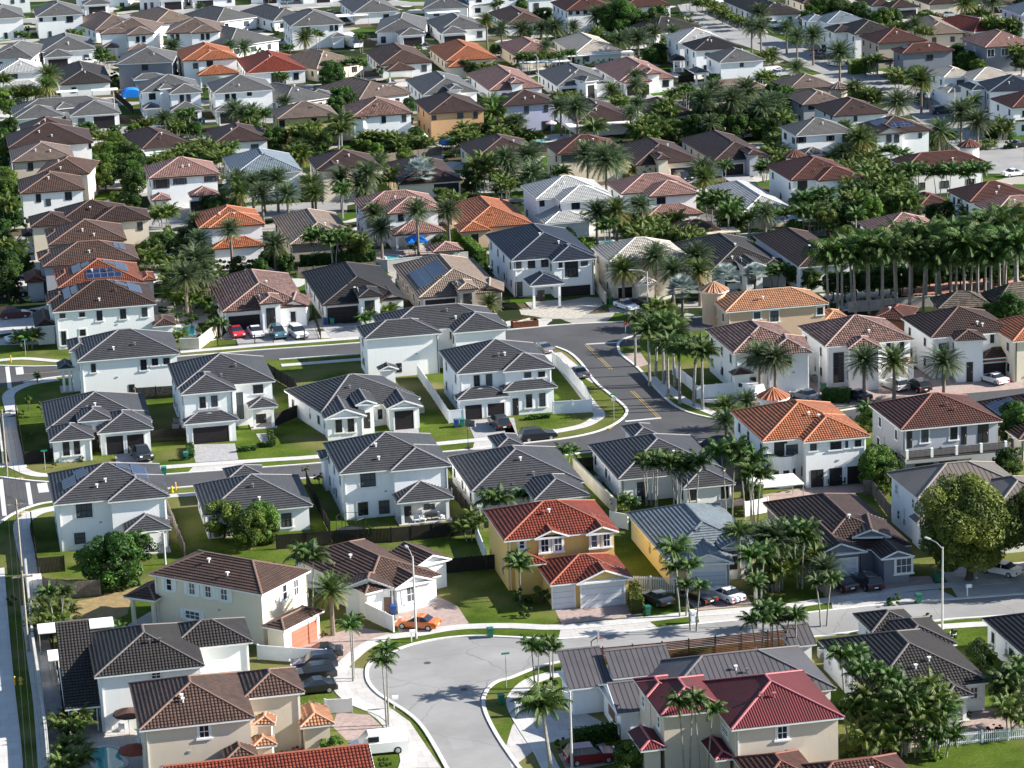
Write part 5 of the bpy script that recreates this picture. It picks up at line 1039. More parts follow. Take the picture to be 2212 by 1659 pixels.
house((2, 0), 'cream', 'fbrown', [((1060, 1425), (1640, 1390), (945, 1268), 3.1), ((1250, 1378), (1370, 1370), 6, 4.4)], gar=[(0, 1370, 1455, 1580, 1515)], drive=6)
house((2, 0), 'grey', 'fbrown', [((1745, 1390), (2240, 1355), (1460, 1200), 3.1), ((2040, 1335), (2150, 1325), 6, 4.4)], gar=[(0, 1820, 1425, 2000, 1508)], drive=6)
house((3, 0), 'white', 'redbr', [((190, 1555), (800, 1520), (0, 1430), T2), ((430, 1562), (830, 1535), 8, 6.03)], wins=[(0, 470, 1570, 512, 1610)], doors=[(0, 255, 1560, 340, 1645)], turret=(235, 1345, 2.2, 6.4, 3))
house((3, 0), 'white', 'redbr', [((1190, 1442), (1892, 1400), (1060, 1378), 5.4)], turret=(1740, 1255, 2.3, 6.4, 6))
R_('seventh row')
house((2, 0), 'white', 'fbrown', [((560, 1060), (1062, 1030), (850, 890), 3.1)], auto=False)
house((2, 0), 'white', 'fbrown', [((1190, 1010), (1590, 985), (985, 900), 3.1)])
house((1, 0), 'lav', 'fbrown', [((2130, 915), (2597, 888), (2060, 845), T2)], wins=[(0, 2317, 920, 2357, 980), (0, 2487, 910, 2524, 965)], doors=[(0, 2472, 1048, 2547, 1145)])
house((1, 0), 'tan', 'fbrown', [((1495, 985), (1985, 948), (1370, 870), T2)], wins=[(0, 1520, 1000, 1558, 1035), (0, 1740, 965, 1790, 1020), (0, 1880, 965, 1915, 1020)])
house((1, 0), 'white', 'mott', [((830, 1015), (1358, 977), (735, 918), T2)], wins=[(0, 1085, 1003, 1122, 1060), (0, 1260, 992, 1298, 1050)], turret=(915, 1010, 1.7, 5.7, 5.5))
house((1, 0), 'olive', 'taupe', [((180, 1028), (716, 998), (112, 955), T2)], wins=[(0, 200, 1042, 250, 1095), (0, 480, 1022, 528, 1085), (0, 625, 1012, 672, 1050)])
house((0, 0), 'white', 'fbrown', [((1230, 1285), (1660, 1240), (1075, 1165), 3.1)])
house((0, 0), 'white', 'fbrown', [((1850, 1235), (2330, 1210), (1705, 1135), 3.1)])
house((3, 0), 'white', 'lgrey', [((240, 1175), (753, 1140), (105, 1095), T2), ((300, 1340), (530, 1330), 5, 3.1)], wins=[(0, 265, 1185, 308, 1230), (0, 525, 1175, 552, 1213), (0, 662, 1160, 705, 1225)], shut=True)
house((3, 0), 'white', 'fbrown', [((930, 1160), (1415, 1125), (768, 1075), T2), ((930, 1165), (1190, 1145), 5, 6.03, 'LR')], wins=[(1, 1025, 1168, 1065, 1230), (1, 1092, 1165, 1132, 1228), (0, 1300, 1150, 1328, 1190)], solar=[(0, 'L', .2, .8, .3, .7), (0, 'F', .35, .75, .3, .6)])
R_('eighth row')
house((0, 0), 'white', 'grey', [((110, 1005), (1000, 935), (985, 868), 3.2), ((122, 1035), (550, 1000), 10, 3.23), ((605, 1005), (1047, 976), 12, 3.26), ((485, 942), (652, 926), 5, 4.0)], wins=[(2, 675, 1025, 735, 1078)], gar=[(2, 807, 1008, 995, 1098)], drive=6)
house((0, 0), 'white', 'grey', [((1215, 798), (1740, 765), (1690, 690), T2), ((1460, 812), (1752, 795), 8, 6.03), ((1470, 967), (1757, 945), 4.5, 3.0, 'LRF'), ((1235, 942), (1387, 930), 4, 3.0, 'LRF', 'p'), ((1370, 770), (1500, 758), 6, 6.6)], wins=[(0, 1287, 810, 1345, 858), (1, 1553, 822, 1590, 880), (1, 1610, 818, 1648, 878), (0, 1412, 825, 1455, 972)], gar=[(2, 1522, 980, 1710, 1052)], drive=5)
house((0, 0), 'white', 'grey', [((1840, 805), (2372, 775), (1775, 722), T2), ((1855, 962), (2090, 945), 3, 3.0, 'LRF')], wins=[(0, 1945, 815, 1985, 872), (0, 2000, 812, 2040, 870), (0, 2135, 798, 2175, 825)], gar=[(1, 1900, 980, 2050, 1060)], drive=5)
house((1, 0), 'white', 'grey', [((235, 900), (660, 840), (145, 768), 3.1), ((430, 850), (690, 835), 7, 3.13)])
house((1, 0), 'white', 'taupe', [((890, 862), (1340, 805), (710, 738), 3.1), ((1060, 815), (1340, 800), 7, 3.13)])
house((1, 0), 'white', 'grey', [((1440, 822), (1930, 795), (1295, 690), 3.1), ((1670, 775), (1790, 768), 6, 4.5)])
house((1, 0), 'white', 'pink', [((2020, 788), (2482, 748), (1830, 635), 3.1), ((2200, 722), (2320, 712), 6, 4.5)])
house((2, 0), 'white', 'grey', [((390, 747), (882, 716), (215, 622), 3.1), ((630, 706), (752, 692), 6, 4.5), ((715, 720), (882, 716), 6, 3.13, 'LR')], gar=[(0, 430, 770, 608, 850)], doors=[(1, 655, 738, 715, 850)], wins=[(2, 768, 750, 815, 800)], drive=6)
house((2, 0), 'white', 'pink', [((930, 702), (1416, 672), (725, 566), 3.1), ((967, 714), (1216, 700), 6, 3.13), ((1160, 640), (1292, 632), 6, 4.5)], gar=[(1, 992, 745, 1078, 828), (1, 1100, 735, 1185, 820)], wins=[(0, 1300, 695, 1355, 748)], drive=6)
house((2, 0), 'cream', 'tan', [((1660, 800), (2240, 770), (1605, 745), 3.2)])
house((3, 0), 'taupe', 'taupe', [((180, 775), (600, 745), (40, 702), 4.4)], turret=(612, 755, 2.3, 4.6, 4.5))
house((3, 0), 'grey', 'taupe', [((300, 910), (670, 880), (150, 827), 5)])
house((3, 0), 'white', 'fbrown', [((560, 1005), (1045, 975), (395, 912), 5)], wins=[(0, 742, 1005, 770, 1045)])
house((3, 0), 'dgrey', 'redbr', [((1165, 466), (1608, 432), (1022, 427), T2), ((925, 535), (1090, 525), 5, 3.2, 'LRF', 'p')], wins=[(0, 1370, 475, 1425, 518)], solar=[(0, 'L', .2, .9, .4, .9)])
house((3, 0), 'white', 'cream', [((1510, 668), (1800, 655), 10, T2), ((1770, 692), (2155, 668), 9, 6.03), ((1545, 800), (1760, 790), 6, 3.4, 'LRF')])
house((3, 0), 'white', 'blueblack', [((1905, 797), (2400, 780), (1757, 712), T2), ((1760, 780), (1900, 770), 8, 5.8)])
house((3, 0), 'white', 'redbr', [((2110, 930), (2700, 890), (2030, 845), T2), ((2100, 1045), (2500, 1030), 4, 3.2, 'LRF', 'p')])
R_('ninth row')
house((0, 0), 'white', 'white', [((-20, 636), (380, 612), (352, 545), T2), ((60, 740), (320, 725), 4, 3.2, 'LRF')], wins=[(0, 97, 640, 152, 678)])
house((0, 0), 'white', 'dgrey', [((510, 735), (966, 705), (880, 570), 3.1)])
house((0, 0), 'dgrey', 'grey', [((1005, 555), (1500, 535), (1460, 455), T2), ((1150, 690), (1440, 675), 5, 3.2)], wins=[(0, 1225, 562, 1280, 605)])
house((0, 0), 'white', 'orange', [((1570, 522), (2050, 500), (1985, 410), T2), ((1700, 525), (2062, 502), 8, 6.03), ((1712, 655), (2067, 628), 4, 3.1, 'LRF', 'p')], wins=[(1, 1785, 528, 1840, 570)])
house((1, 0), 'white', 'terra', [((-82, 630), (445, 605), (300, 485), 3.2)], wins=[(0, 325, 630, 370, 685)], doors=[(0, 130, 630, 260, 730)])
house((1, 0), 'cream', 'tan', [((525, 597), (945, 535), (410, 492), 3.1)])
house((1, 0), 'white', 'brown', [((1075, 562), (1540, 540), (945, 442), 3.1), ((1130, 612), (1380, 600), 4, 2.9, 'LRF', 'p')], wins=[(0, 1430, 562, 1475, 615)])
house((1, 0), 'cream', 'orange', [((1640, 530), (2090, 502), (1475, 412), 3.1), ((1660, 582), (1890, 568), 4, 2.9, 'LRF')])
house((2, 0), 'cream', 'pink', [((20, 478), (412, 455), (-200, 385), 3.1)])
house((2, 0), 'white', 'cream', [((540, 465), (960, 440), (320, 352), 3.1)])
house((2, 0), 'white', 'grey', [((1790, 542), (2192, 518), (1665, 475), T2), ((1575, 632), (1700, 622), 5, 3.0, 'LRF', 'p')], wins=[(0, 1970, 545, 2000, 575), (0, 2115, 665, 2160, 718)])
house((2, 0), 'white', 'black', [((1575, 432), (1985, 410), (1470, 378), T2), ((1375, 520), (1500, 515), 5, 3.0, 'LRF', 'p')])
house((2, 0), 'white', 'white', [((1445, 375), (1840, 340), (1325, 308), T2)])
house((3, 0), 'beige', 'tan', [((1330, 300), (1702, 285), (1130, 190), 3.1)])
house((3, 0), 'cream', 'terra', [((1780, 280), (2110, 245), (1530, 185), 3.1)])
house((3, 0), 'dgrey', 'pink', [((1865, 408), (2340, 385), (1655, 332), T2)], wins=[(0, 1895, 428, 1955, 490), (0, 2015, 420, 2075, 480)], frames='w')
house((3, 0), 'taupe', 'redbr', [((955, 380), (1370, 345), (805, 310), T2)])
house((3, 0), 'white', 'dgrey', [((748, 297), (1120, 270), (640, 225), T2), ((570, 277), (760, 265), 8, 5.9)])
house((3, 0), 'white', 'blue', [((510, 202), (850, 178), (445, 150), T2), ((345, 182), (530, 172), 7, 5.9)])
R_('tenth row')
house((0, 0), 'white', 'grey', [((-120, 512), (285, 500), (262, 400), 3.1)])
house((0, 0), 'white', 'grey', [((355, 448), (830, 425), (772, 330), 3.1), ((378, 497), (630, 482), 7, 3.13)], gar=[(1, 415, 515, 590, 585)], wins=[(0, 723, 475, 770, 522)], drive=6)
house((0, 0), 'white', 'taupe', [((875, 285), (1335, 272), (1290, 205), T2), ((865, 297), (1120, 280), 5, 6.03), ((1092, 304), (1341, 292), 8, 6.06), ((890, 415), (1030, 405), 4, 3.1, 'LRF', 'p'), ((1100, 440), (1355, 425), 3, 3.1, 'LRF')], wins=[(0, 935, 308, 988, 348), (2, 1175, 318, 1207, 365), (2, 1228, 314, 1258, 362), (0, 1055, 320, 1088, 448)])
house((0, 0), 'white', 'taupe', [((820, 265), (1260, 225), (770, 165), 3.1)])
house((0, 0), 'white', 'taupe', [((1425, 290), (1905, 272), (1385, 222), T2), ((1640, 285), (1907, 274), 7, 6.03)], wins=[(0, 1475, 300, 1505, 348), (0, 1520, 297, 1550, 345), (1, 1735, 293, 1765, 342), (1, 1780, 290, 1812, 340)])
house((0, 0), 'white', 'tan', [((1330, 210), (1720, 175), (1270, 118), 3.1)])
house((0, 0), 'white', 'grey', [((1870, 190), (2230, 145), (1755, 110), 3.1)])
house((0, 0), 'white', 'grey', [((1975, 405), (2425, 342), (1895, 285), 3.1)])
house((1, 0), 'white', 'grey', [((150, 182), (480, 150), (40, 82), 3.1)])
house((1, 0), 'white', 'grey', [((300, 234), (765, 200), (215, 152), T2), ((510, 305), (665, 297), 4, 3.2, 'LRF'), ((650, 320), (775, 312), 3, 3.0, 'LRF')], wins=[(0, 637, 218, 667, 265), (0, 680, 215, 710, 262), (0, 395, 238, 470, 290)], doors=[(1, 555, 348, 610, 415)])
house((1, 0), 'white', 'grey', [((1030, 282), (1460, 268), (890, 177), 3.1), ((1235, 306), (1472, 296), 7, 3.13)], wins=[(0, 1080, 318, 1122, 370)], gar=[(1, 1275, 328, 1435, 392)], drive=6)
house((1, 0), 'white', 'grey', [((1590, 275), (2000, 240), (1445, 182), 3.1), ((1600, 292), (1827, 280), 7, 3.13)], wins=[(0, 1910, 272, 1955, 322)], gar=[(1, 1625, 315, 1810, 365)], drive=6)
house((2, 0), 'white', 'brown', [((-40, 210), (305, 190), (-165, 105), 3.1)])
house((2, 0), 'white', 'redbr', [((465, 92), (902, 70), (355, 18), T2), ((510, 178), (650, 170), 4, 3.1, 'LRF')], wins=[(0, 492, 100, 520, 125), (0, 553, 98, 582, 122), (0, 618, 92, 648, 118)])
house((2, 0), 'white', 'redbr', [((960, 66), (1390, 45), (840, 2), T2)])
house((2, 0), 'white', 'dgrey', [((1240, 280), (1640, 228), (1145, 215), 3.1)])
house((2, 0), 'white', 'dgrey', [((2140, 140), (2500, 110), (1890, 0), 3.1)])
house((3, 0), 'cream', 'dbrown', [((65, 120), (296, 102), 15, 3.1)], gar=[(0, 120, 145, 270, 207)], drive=6)
house((3, 0), 'cream', 'dbrown', [((300, 30), (600, 10), (180, -40), 3.1)])
house((3, 0), 'white', 'dbrown', [((890, 50), (1100, 40), 15, 3.1), ((1060, 70), (1312, 55), 8, 3.13)], gar=[(1, 1125, 92, 1280, 148)], drive=6)
house((3, 0), 'cream', 'dbrown', [((1390, 38), (1640, 22), 16, 3.1), ((1590, 20), (1720, 12), 6, 3.1)])
house((3, 0), 'cream', 'dbrown', [((1880, 45), (2125, 38), 14, 3.1)], gar=[(0, 1950, 60, 2040, 112)], drive=6)
house((3, 0), 'lav', 'blue', [((2180, 130), (2600, 110), (2020, 70), T2)])
R_('eleventh row')
house((0, 0), 'white', 'grey', [((310, 146), (725, 120), (700, 50), T2)], wins=[(0, 340, 155, 370, 185), (0, 455, 150, 487, 178), (0, 573, 142, 632, 190), (0, 420, 272, 448, 318), (0, 575, 255, 660, 292)], auto=False)
house((0, 0), 'white', 'grey', [((-150, 168), (212, 146), (185, 70), T2)], wins=[(0, 37, 283, 67, 332), (0, 118, 275, 150, 325)], auto=False)
house((0, 0), 'white', 'grey', [((-60, -55), (265, -72), 12, T2)], wins=[(0, 95, 0, 125, 30), (0, 180, -10, 215, 20)], auto=False)
house((0, 0), 'white', 'grey', [((640, -20), (1115, -35), 13, 3.1), ((715, 45), (956, 30), 7, 3.13)], gar=[(1, 765, 60, 915, 128)], wins=[(0, 1035, 25, 1075, 70)], drive=6)
house((0, 0), 'white', 'grey', [((1190, -5), (1590, -18), 14, 3.1), ((1375, -2), (1592, -12), 5, 3.13)], gar=[(1, 1420, 20, 1570, 80)], wins=[(0, 1245, 25, 1272, 82), (0, 1300, 22, 1328, 80)], drive=6)
house((0, 0), 'white', 'grey', [((1650, -22), (2045, -40), 13, 3.1)], gar=[(0, 1702, 8, 1845, 68)], wins=[(0, 1965, -5, 2000, 20)], drive=6)
house((1, 0), 'white', 'grey', [((-60, -55), (330, -70), 13, 3.1)], gar=[(0, 60, -30, 180, 22)], drive=6)
house((1, 0), 'white', 'grey', [((390, -60), (760, -75), 13, 3.1)], gar=[(0, 520, -40, 640, 14)], drive=6)
house((1, 0), 'white', 'grey', [((835, 112), (1245, 95), (735, 10), 3.1)])
house((1, 0), 'white', 'grey', [((1440, 78), (1840, 65), (1325, -5), 3.1)])
house((1, 0), 'white', 'grey', [((1820, -45), (2320, -65), 10, T2), ((1880, 50), (2100, 42), 4, 3.0, 'LRF', 'p')])
house((2, 0), 'white', 'grey', [((130, -30), (420, -45), 12, 5)], wins=[(0, 190, 28, 232, 75)])
house((2, 0), 'white', 'grey', [((-330, -60), (-40, -75), 12, T2)])
# =====================================================================  VEGETATION
def V(t, s):
    """kind x y height scale ; x y = the middle of the crown in the survey tile"""
    global VS
    VS = {0: .6, 1: .78, 2: .85, 3: .85}[t[1]]
    for e in s.replace('\n', ';').split(';'):
        e = e.split()
        if not e: continue
        k, x, y, h = e[0], float(e[1]), float(e[2]), float(e[3]); s_ = float(e[4]) if len(e) > 4 else 1
        if k in 'blor':      # broadleaf: h = height of the crown middle, s_ = crown radius
            c = G(FX(t, x, y), h); tree(k, c, s_, h)
        else:
            c = G(FX(t, x, y), h); palm({'D': 'date', 'Y': 'ydate', 'R': 'royal', 'S': 'small', 'C': 'coco', 'F': 'silver', 'A': 'cluster'}[k], c, h, s_)
# tile by tile
V((0, 3), 'S 480 150 4.5 1.1;A 410 220 2.5 1.1;A 520 330 2 1.1;A 380 380 2 1;A 600 1230 2 1.1;b 600 1330 .9 1;b 700 1320 .9 .9;A 620 1460 1.8 .9;A 620 1600 1.8 1.1;l 100 200 .6 .9;S 970 430 1.8 .8;b 1150 30 .8 1.4')
V((1, 3), 'Y 645 130 5 1.15;S 820 420 6 1;S 1110 720 7 1.15;l 640 1420 1.6 1.9;r 350 1500 .5 .8;l 1100 1600 1 1;b 700 400 .5 .6;r 590 490 .5 .5;r 240 1520 .5 .7')
V((2, 3), 'C 330 1150 7.5 1.05;S 200 620 4.5 1.1;S 335 610 4.5 1.0;l 1020 1570 1.6 2.3;S 1500 1080 8 1.2;S 1650 1080 8 1.1;S 1560 50 5.5 .95;b 80 170 1 1.6;l 250 120 1.6 1.8;b 110 290 .8 1.0;S 2110 60 5 1;S 2140 350 5 1.1;b 340 920 1 1.2;b 900 1460 .7 .8;b 420 1440 .8 1')
V((3, 3), 'S 30 330 4.5 1.1;S 120 320 5 1.1;S 240 330 5 1.05;S 690 670 7 1.3;S 780 1100 4 1.25;S 820 780 7 1.1;A 950 960 5.5 1.31;S 1100 900 6 1.25;S 1180 1060 5.5 1.25;A 1030 1120 4.5 1.31;A 1300 950 6 1.23;A 1380 1090 5 1.31;A 1470 1000 5 1.07;A 900 1250 4 1.31;S 720 1180 3 1.25;A 1250 1200 4 1.23;A 1130 1280 3 1.15;S 1440 1180 4 1.25;l 1100 1420 1 1.7;l 820 1500 1 1.4;b 700 1560 1 1.3;r 1030 1480 .8 1;S 1510 1360 2.4 1.4;l 1400 1500 .8 1.6;b 1830 660 2 2.3;S 2060 860 4 1.25;b 2080 1020 1.8 2.4;S 2190 800 4 1.3;A 2140 1150 2.4 1.2;r 2050 980 2.5 1.3;b 1600 480 1.2 .8;b 930 390 1.2 .9;b 1380 340 1 .8;b 1090 190 .7 1.1;S 480 50 5 1.1;r 1920 1320 .7 .8;r 1990 1300 .7 .7;b 1740 1180 .5 .5')
V((0, 2), 'b 960 1480 3.8 5.0;b 1180 1380 2.6 2.6;o 1930 1120 3.0 3.4;l 2150 1190 3.4 3.3;l 240 110 2 1.0;l 350 160 2 .9;b 190 235 1.4 .8;l 260 430 1.2 .8;b 460 690 .5 .6;b 1620 620 .5 1.0;b 700 650 .3 .7')
V((1, 2), 'l 40 1130 3.4 3.2;l 90 1260 1.5 2.4;S 450 1490 6 1.6;l 980 1260 .7 1;l 1740 1170 1.3 1.4;l 1360 1260 .6 .5;l 620 1330 .8 .9;S 2060 990 3.5 1.6;A 1860 1190 2.2 1.1;b 540 780 1.5 .8;l 430 715 1.4 .7;b 150 480 .5 .8;l 160 1560 1.5 1')
V((2, 2), 'S 1240 650 6.5 1.5;S 1420 680 6.5 1.5;S 1560 690 6.5 1.5;S 1170 640 6 1.3;S 1870 600 8 1.7;S 2030 620 8 1.8;S 2090 760 7 1.5;Y 1850 210 4 1.1;D 2030 160 3.5 1.0;D 1850 310 3.2 1;S 60 1520 4.5 1.4;C 1430 1430 5.5 .85;S 1470 1590 5.5 1.2;C 1960 1280 5.5 .8;S 2120 1450 6 1.5;D 2180 1330 6 1.1;S 980 1030 .8 .9;S 470 590 2.2 1.1;S 60 950 2 1.4;l 2080 920 2.4 2;b 2180 1600 2.5 2.2;l 1500 700 2 1.4')
V((3, 2), 'o 1740 1230 6.2 7.6;D 60 1340 6 1.3;S 280 1280 6.5 1.6;A 330 1420 4 1.3;A 60 1560 3 1.6;D 500 1610 3 1.1;l 980 690 2 2.2;l 1000 910 1.6 1.9;b 2080 380 3 2.0;b 2130 240 5 3.0;b 2080 640 2.5 2.6;b 270 830 1.4 .8;S 850 220 1.5 1.1;l 2060 420 1.5 2;b 2180 470 2 2;b 880 330 .6 1.2')
V((0, 1), 'b 1320 490 3.2 4.2;b 1400 420 3.5 3.6;l 1450 300 2.6 1.7;l 310 160 2 2.8;b 60 560 5 4.6;b 60 720 4 4.4;b 1600 370 3 3;D 1690 280 5 1.4;D 1720 420 5 1.3;b 1720 520 2 2.6;D 1990 330 6.5 1.3;D 1690 600 7.5 1.9;D 1600 740 6.5 1.7;D 1750 720 5.5 1.5;b 1150 40 2.5 3.0;l 1000 40 2.5 2.6;l 1820 960 3 2.0;l 1850 1060 2.2 1.9;l 1800 1130 1.6 1.9;b 1520 1030 2 2;b 1650 1070 2 2.3;l 1740 1200 1.4 2.0;b 1900 620 1.5 2.4;b 2050 610 1.5 2.6;b 2180 620 1.5 2.4;b 120 920 1 1.3;b 240 920 .8 1.2;A 230 1230 2.2 1.4;A 1500 1230 1.2 1.2;A 30 60 6 2;b 80 140 4 4;Y 2070 10 5 1.4;b 1800 610 1.5 2;S 320 1590 1 .5;b 1400 1010 1 1.5;S 1890 1140 2 1')
V((1, 1), 'D 160 460 4.5 1.5;S 500 380 5 1.7;S 660 400 5 1.8;S 730 360 5 1.3;A 860 400 4 1.5;D 1020 190 6 1.5;D 1080 320 6 1.4;D 1390 170 9 1.5;D 1660 170 7 1.4;b 100 560 1.6 2.6;b 260 600 1.8 2.8;b 300 690 1.6 2;A 880 470 2.5 1.3;l 930 20 3 2.6;l 1620 20 2.5 3.4;Y 510 10 5 1.3;D 270 30 6 1.5;D 50 20 6 1.5;b 1900 560 1.2 1.8;l 1790 430 1.2 1;A 1110 1000 1.8 1.5;S 960 1100 1.4 1.3;Y 2020 960 2.6 1.1;l 2000 640 1.2 1.6;b 30 640 1.5 2.6;b 430 610 1 1.6;b 560 615 .8 1.4;b 700 615 .8 1.4;b 830 600 .8 1.4;b 990 580 .8 1.4;l 80 170 .7 .6;l 160 1560 1 1.2;S 1880 640 3 .9')
V((2, 1), 'Y 960 680 5 1.6;D 1240 570 6.5 1.6;D 1390 680 5.5 1.5;D 1600 560 6 1.6;Y 1620 690 5.5 1.4;F 1470 850 4.2 1.7;F 1850 740 3.5 1.5;F 2100 720 3.5 1.3;D 730 180 5.5 1.5;Y 900 160 6 1.6;D 1110 120 5.5 1.4;S 1790 70 6 2;S 1870 150 6 2;S 1700 60 6 1.6;A 560 230 2.5 2;b 530 280 2 2.5;b 1040 320 2.5 3;A 1180 300 3.5 1.8;A 1300 320 3.5 1.8;A 1080 280 3.5 1.7;l 640 420 1.8 2.4;S 2050 220 4 1.3;A 1260 960 4 1.4;R 1230 1080 8.5 1.15;R 1180 1200 8 1.15;R 1300 1150 8.5 1.1;R 1340 1260 8.5 1.15;R 1440 1340 8 1.15;R 1560 1360 8 1.2;R 1640 1420 7.5 1.1;R 1060 1070 7.5 1.0;R 1400 1200 8 1.05;A 1360 1080 5 1.5;D 2140 1420 6 1.4;S 2150 690 3 1.3;l 2060 420 1 .9;b 1080 380 1.5 2;b 1230 380 1.2 2;D 2190 190 5 1.2;b 480 300 2 2;A 1500 600 3 1.2')
V((3, 1), 'D 60 1450 6 1.5;D 830 1460 5.5 1.5;Y 1090 1470 5.5 1.5;D 1520 1480 5 1.6;S 60 680 3 1.6;b 250 680 3 2.8;b 370 720 3 2.8;b 500 760 2.5 2.5;S 60 200 4 1.6;S 150 190 4 1.4;S 300 60 5 2;S 330 160 5 2;A 400 150 4 2;o 530 210 4 3.4;b 620 160 4 4;b 760 120 5 3.6;l 890 70 6 3.6;l 930 150 4 3.2;o 680 330 3 2.6;S 480 40 6 1.5;A 690 60 5 2;A 1100 50 5 2.2;A 1180 70 5 2.2;A 1000 70 5 2;b 1450 160 3 3.4;b 1600 140 3 3.4;b 1740 160 3 3;l 620 320 2 2;b 560 300 3 2.5;b 1950 1010 4 3;b 2050 1010 4 3.2;b 2150 1000 4 3;b 2080 900 6 3;A 1760 150 4 1.6;l 780 340 2 1.6;S 480 10 7 1.4')
V((3, 2), 'o 2700 1200 6.4 8.2')
# avenue of royal palms
for i in range(15): V((3, 1), 'R %d %d 9.4 1.75' % (522+i*117, 560-i*4-(i % 2)*14))
for i in range(13): V((3, 1), 'R %d %d 9.6 1.7' % (600+i*128, 500-i*10-(i % 2)*10))
for i in range(9): V((3, 1), 'R %d %d 10 1.65' % (1240+i*115, 410-i*14))
for i in range(17): V((3, 1), 'b %d %d 3.2 3.2' % (560+i*100, 760-i*9))
for i in range(18): V((3, 1), '%s %d %d 1.0 1.3' % ('lbb'[i % 3], 560+i*88, 950-i*5))
V((0, 0), 'D 2110 420 5 2.0;D 1990 400 4 1.5;D 1490 410 5 2.1;Y 420 650 6 2.2;Y 400 740 4.5 2;C 20 700 5 1.5;A 140 790 3 1.8;A 200 780 3 1.8;A 260 780 3 1.8;A 330 770 3 1.8;b 1610 1060 3 3.2;b 1690 1090 2.6 2.8;b 990 1120 4 3.2;l 1000 1180 4 3.2;l 1040 1230 3 3;l 880 1270 2.4 3;l 960 1280 2.4 3;b 1120 1330 4 5;b 1180 1420 4 5;b 1120 1470 4 4.5;l 870 1400 5 5;l 900 1490 4 4.4;b 1150 1550 3 4.5;A 1300 1390 3 2;A 1380 1380 3 2;A 1500 1330 3 2.2;A 1560 1350 3 2;A 1700 1300 4 2.3;A 1760 1250 4.5 2.3;A 1830 1320 4 2.3;A 1900 1350 4 2.3;A 1760 1380 3 2.2;A 1960 1280 4 2;l 2080 1370 2 3;b 2000 1400 2 3;S 700 1120 3 2;S 750 1150 3 1.8;A 1280 1050 3 1.5;A 1220 1050 3 1.5;D 2030 960 4 2.2;D 2100 1000 4 2;D 2180 980 3 2;A 940 490 3 1.4;b 980 640 2 2.2;b 1000 690 2 2.2;l 1500 460 2 2;l 40 1540 4 4.6;l 60 1600 4 4;b 40 1650 3 4;A 30 1230 5 2;A 40 1300 4 2;b 20 1140 4 3;b 740 150 1.6 1.4;b 240 235 2 1.7;b 1240 130 2 1.6;b 330 450 1.5 1.8;b 1520 610 2 1.8;b 1560 600 1.5 1.6;b 1770 760 1.5 1.4;D 2050 1560 6 2.0;Y 2070 1620 5 1.9;D 2180 1590 6 1.8;l 30 1500 4 4;A 1640 1260 3 2;l 1910 240 2 1.5;D 1720 60 3 1.2;b 700 1120 3 2;l 1080 1250 3 2.6;b 1020 1400 3 4')
V((1, 0), 'Y 420 330 5 2.1;Y 1990 180 8.5 1.8;D 2120 250 5 1.9;b 660 620 3.4 5.4;b 620 580 3 4;b 700 680 3 3.6;S 780 540 4.5 1.8;S 850 540 4.5 1.8;S 910 545 4.5 1.6;b 1060 590 2.5 2.4;b 750 830 4 5;b 800 880 3.5 4.4;b 700 900 3.5 4.2;b 1800 560 3 3;b 1870 570 3 3;l 2020 570 1.5 2;S 60 990 4 2;b 200 1140 4 3.4;b 130 1190 3 3.6;A 380 1130 4 2.4;A 450 1110 4 2.4;A 500 1150 4 2.2;C 730 1080 6.5 1.9;C 700 1130 6 1.6;b 560 1230 3 3;b 420 1270 3 3.4;l 330 1210 4 2.4;A 350 1310 4 2.2;Y 380 1350 3 2.2;A 950 1180 3 2;A 1020 1180 3 2;A 1100 1180 3 2;A 1180 1190 3 2;A 1260 1200 3 2;A 1330 1210 3 2;A 1450 1210 3 2;l 870 1260 2 3;l 960 1270 2 3;l 1040 1290 2 2.8;b 1150 1250 2.4 3;b 1230 1240 2.4 3;b 1400 1230 2 3;A 1790 1110 4 2.1;C 2030 920 5 2;C 2030 990 4 2;b 1950 1000 3 3.2;b 2020 1100 3 3.4;b 1900 1110 3 3.2;A 2150 1060 4 2.2;A 2090 1130 4 2.2;l 1960 1090 3 2;l 1980 860 2 2;l 1940 880 2 1.8;b 2160 1110 3 2.8;D 180 1560 6 2.2;D 60 1560 6 1.8;Y 480 1610 5 2.1;D 730 1540 6 2;D 960 1500 7 2.1;D 900 1600 5 2.2;A 1120 1490 5 2;F 1420 1500 4.5 2.6;A 1440 1380 6 1.6;A 1330 1480 4 1.6;A 2000 1380 6 2.3;A 1930 1420 6 2.2;b 1870 1460 4 3.4;D 2150 1370 7 2;A 2140 1560 5 2;b 1860 1540 3 3.6;l 2080 1500 3 2.6;D 2190 1460 5 2;l 1700 1640 1 2;b 1560 1645 1 1.6;D 500 850 2.5 1.5;b 1320 890 2 3;S 280 420 2 1.6;l 1400 400 1.5 2;b 280 440 1.5 1.3;b 160 250 2 2;b 180 280 1.5 1.6;b 30 430 2 2.2;A 1840 1180 4 1.8;b 1750 1150 3 2;A 620 1120 3 2;b 330 1120 3 3;l 700 1310 1.5 2;b 520 1290 2 2.6')
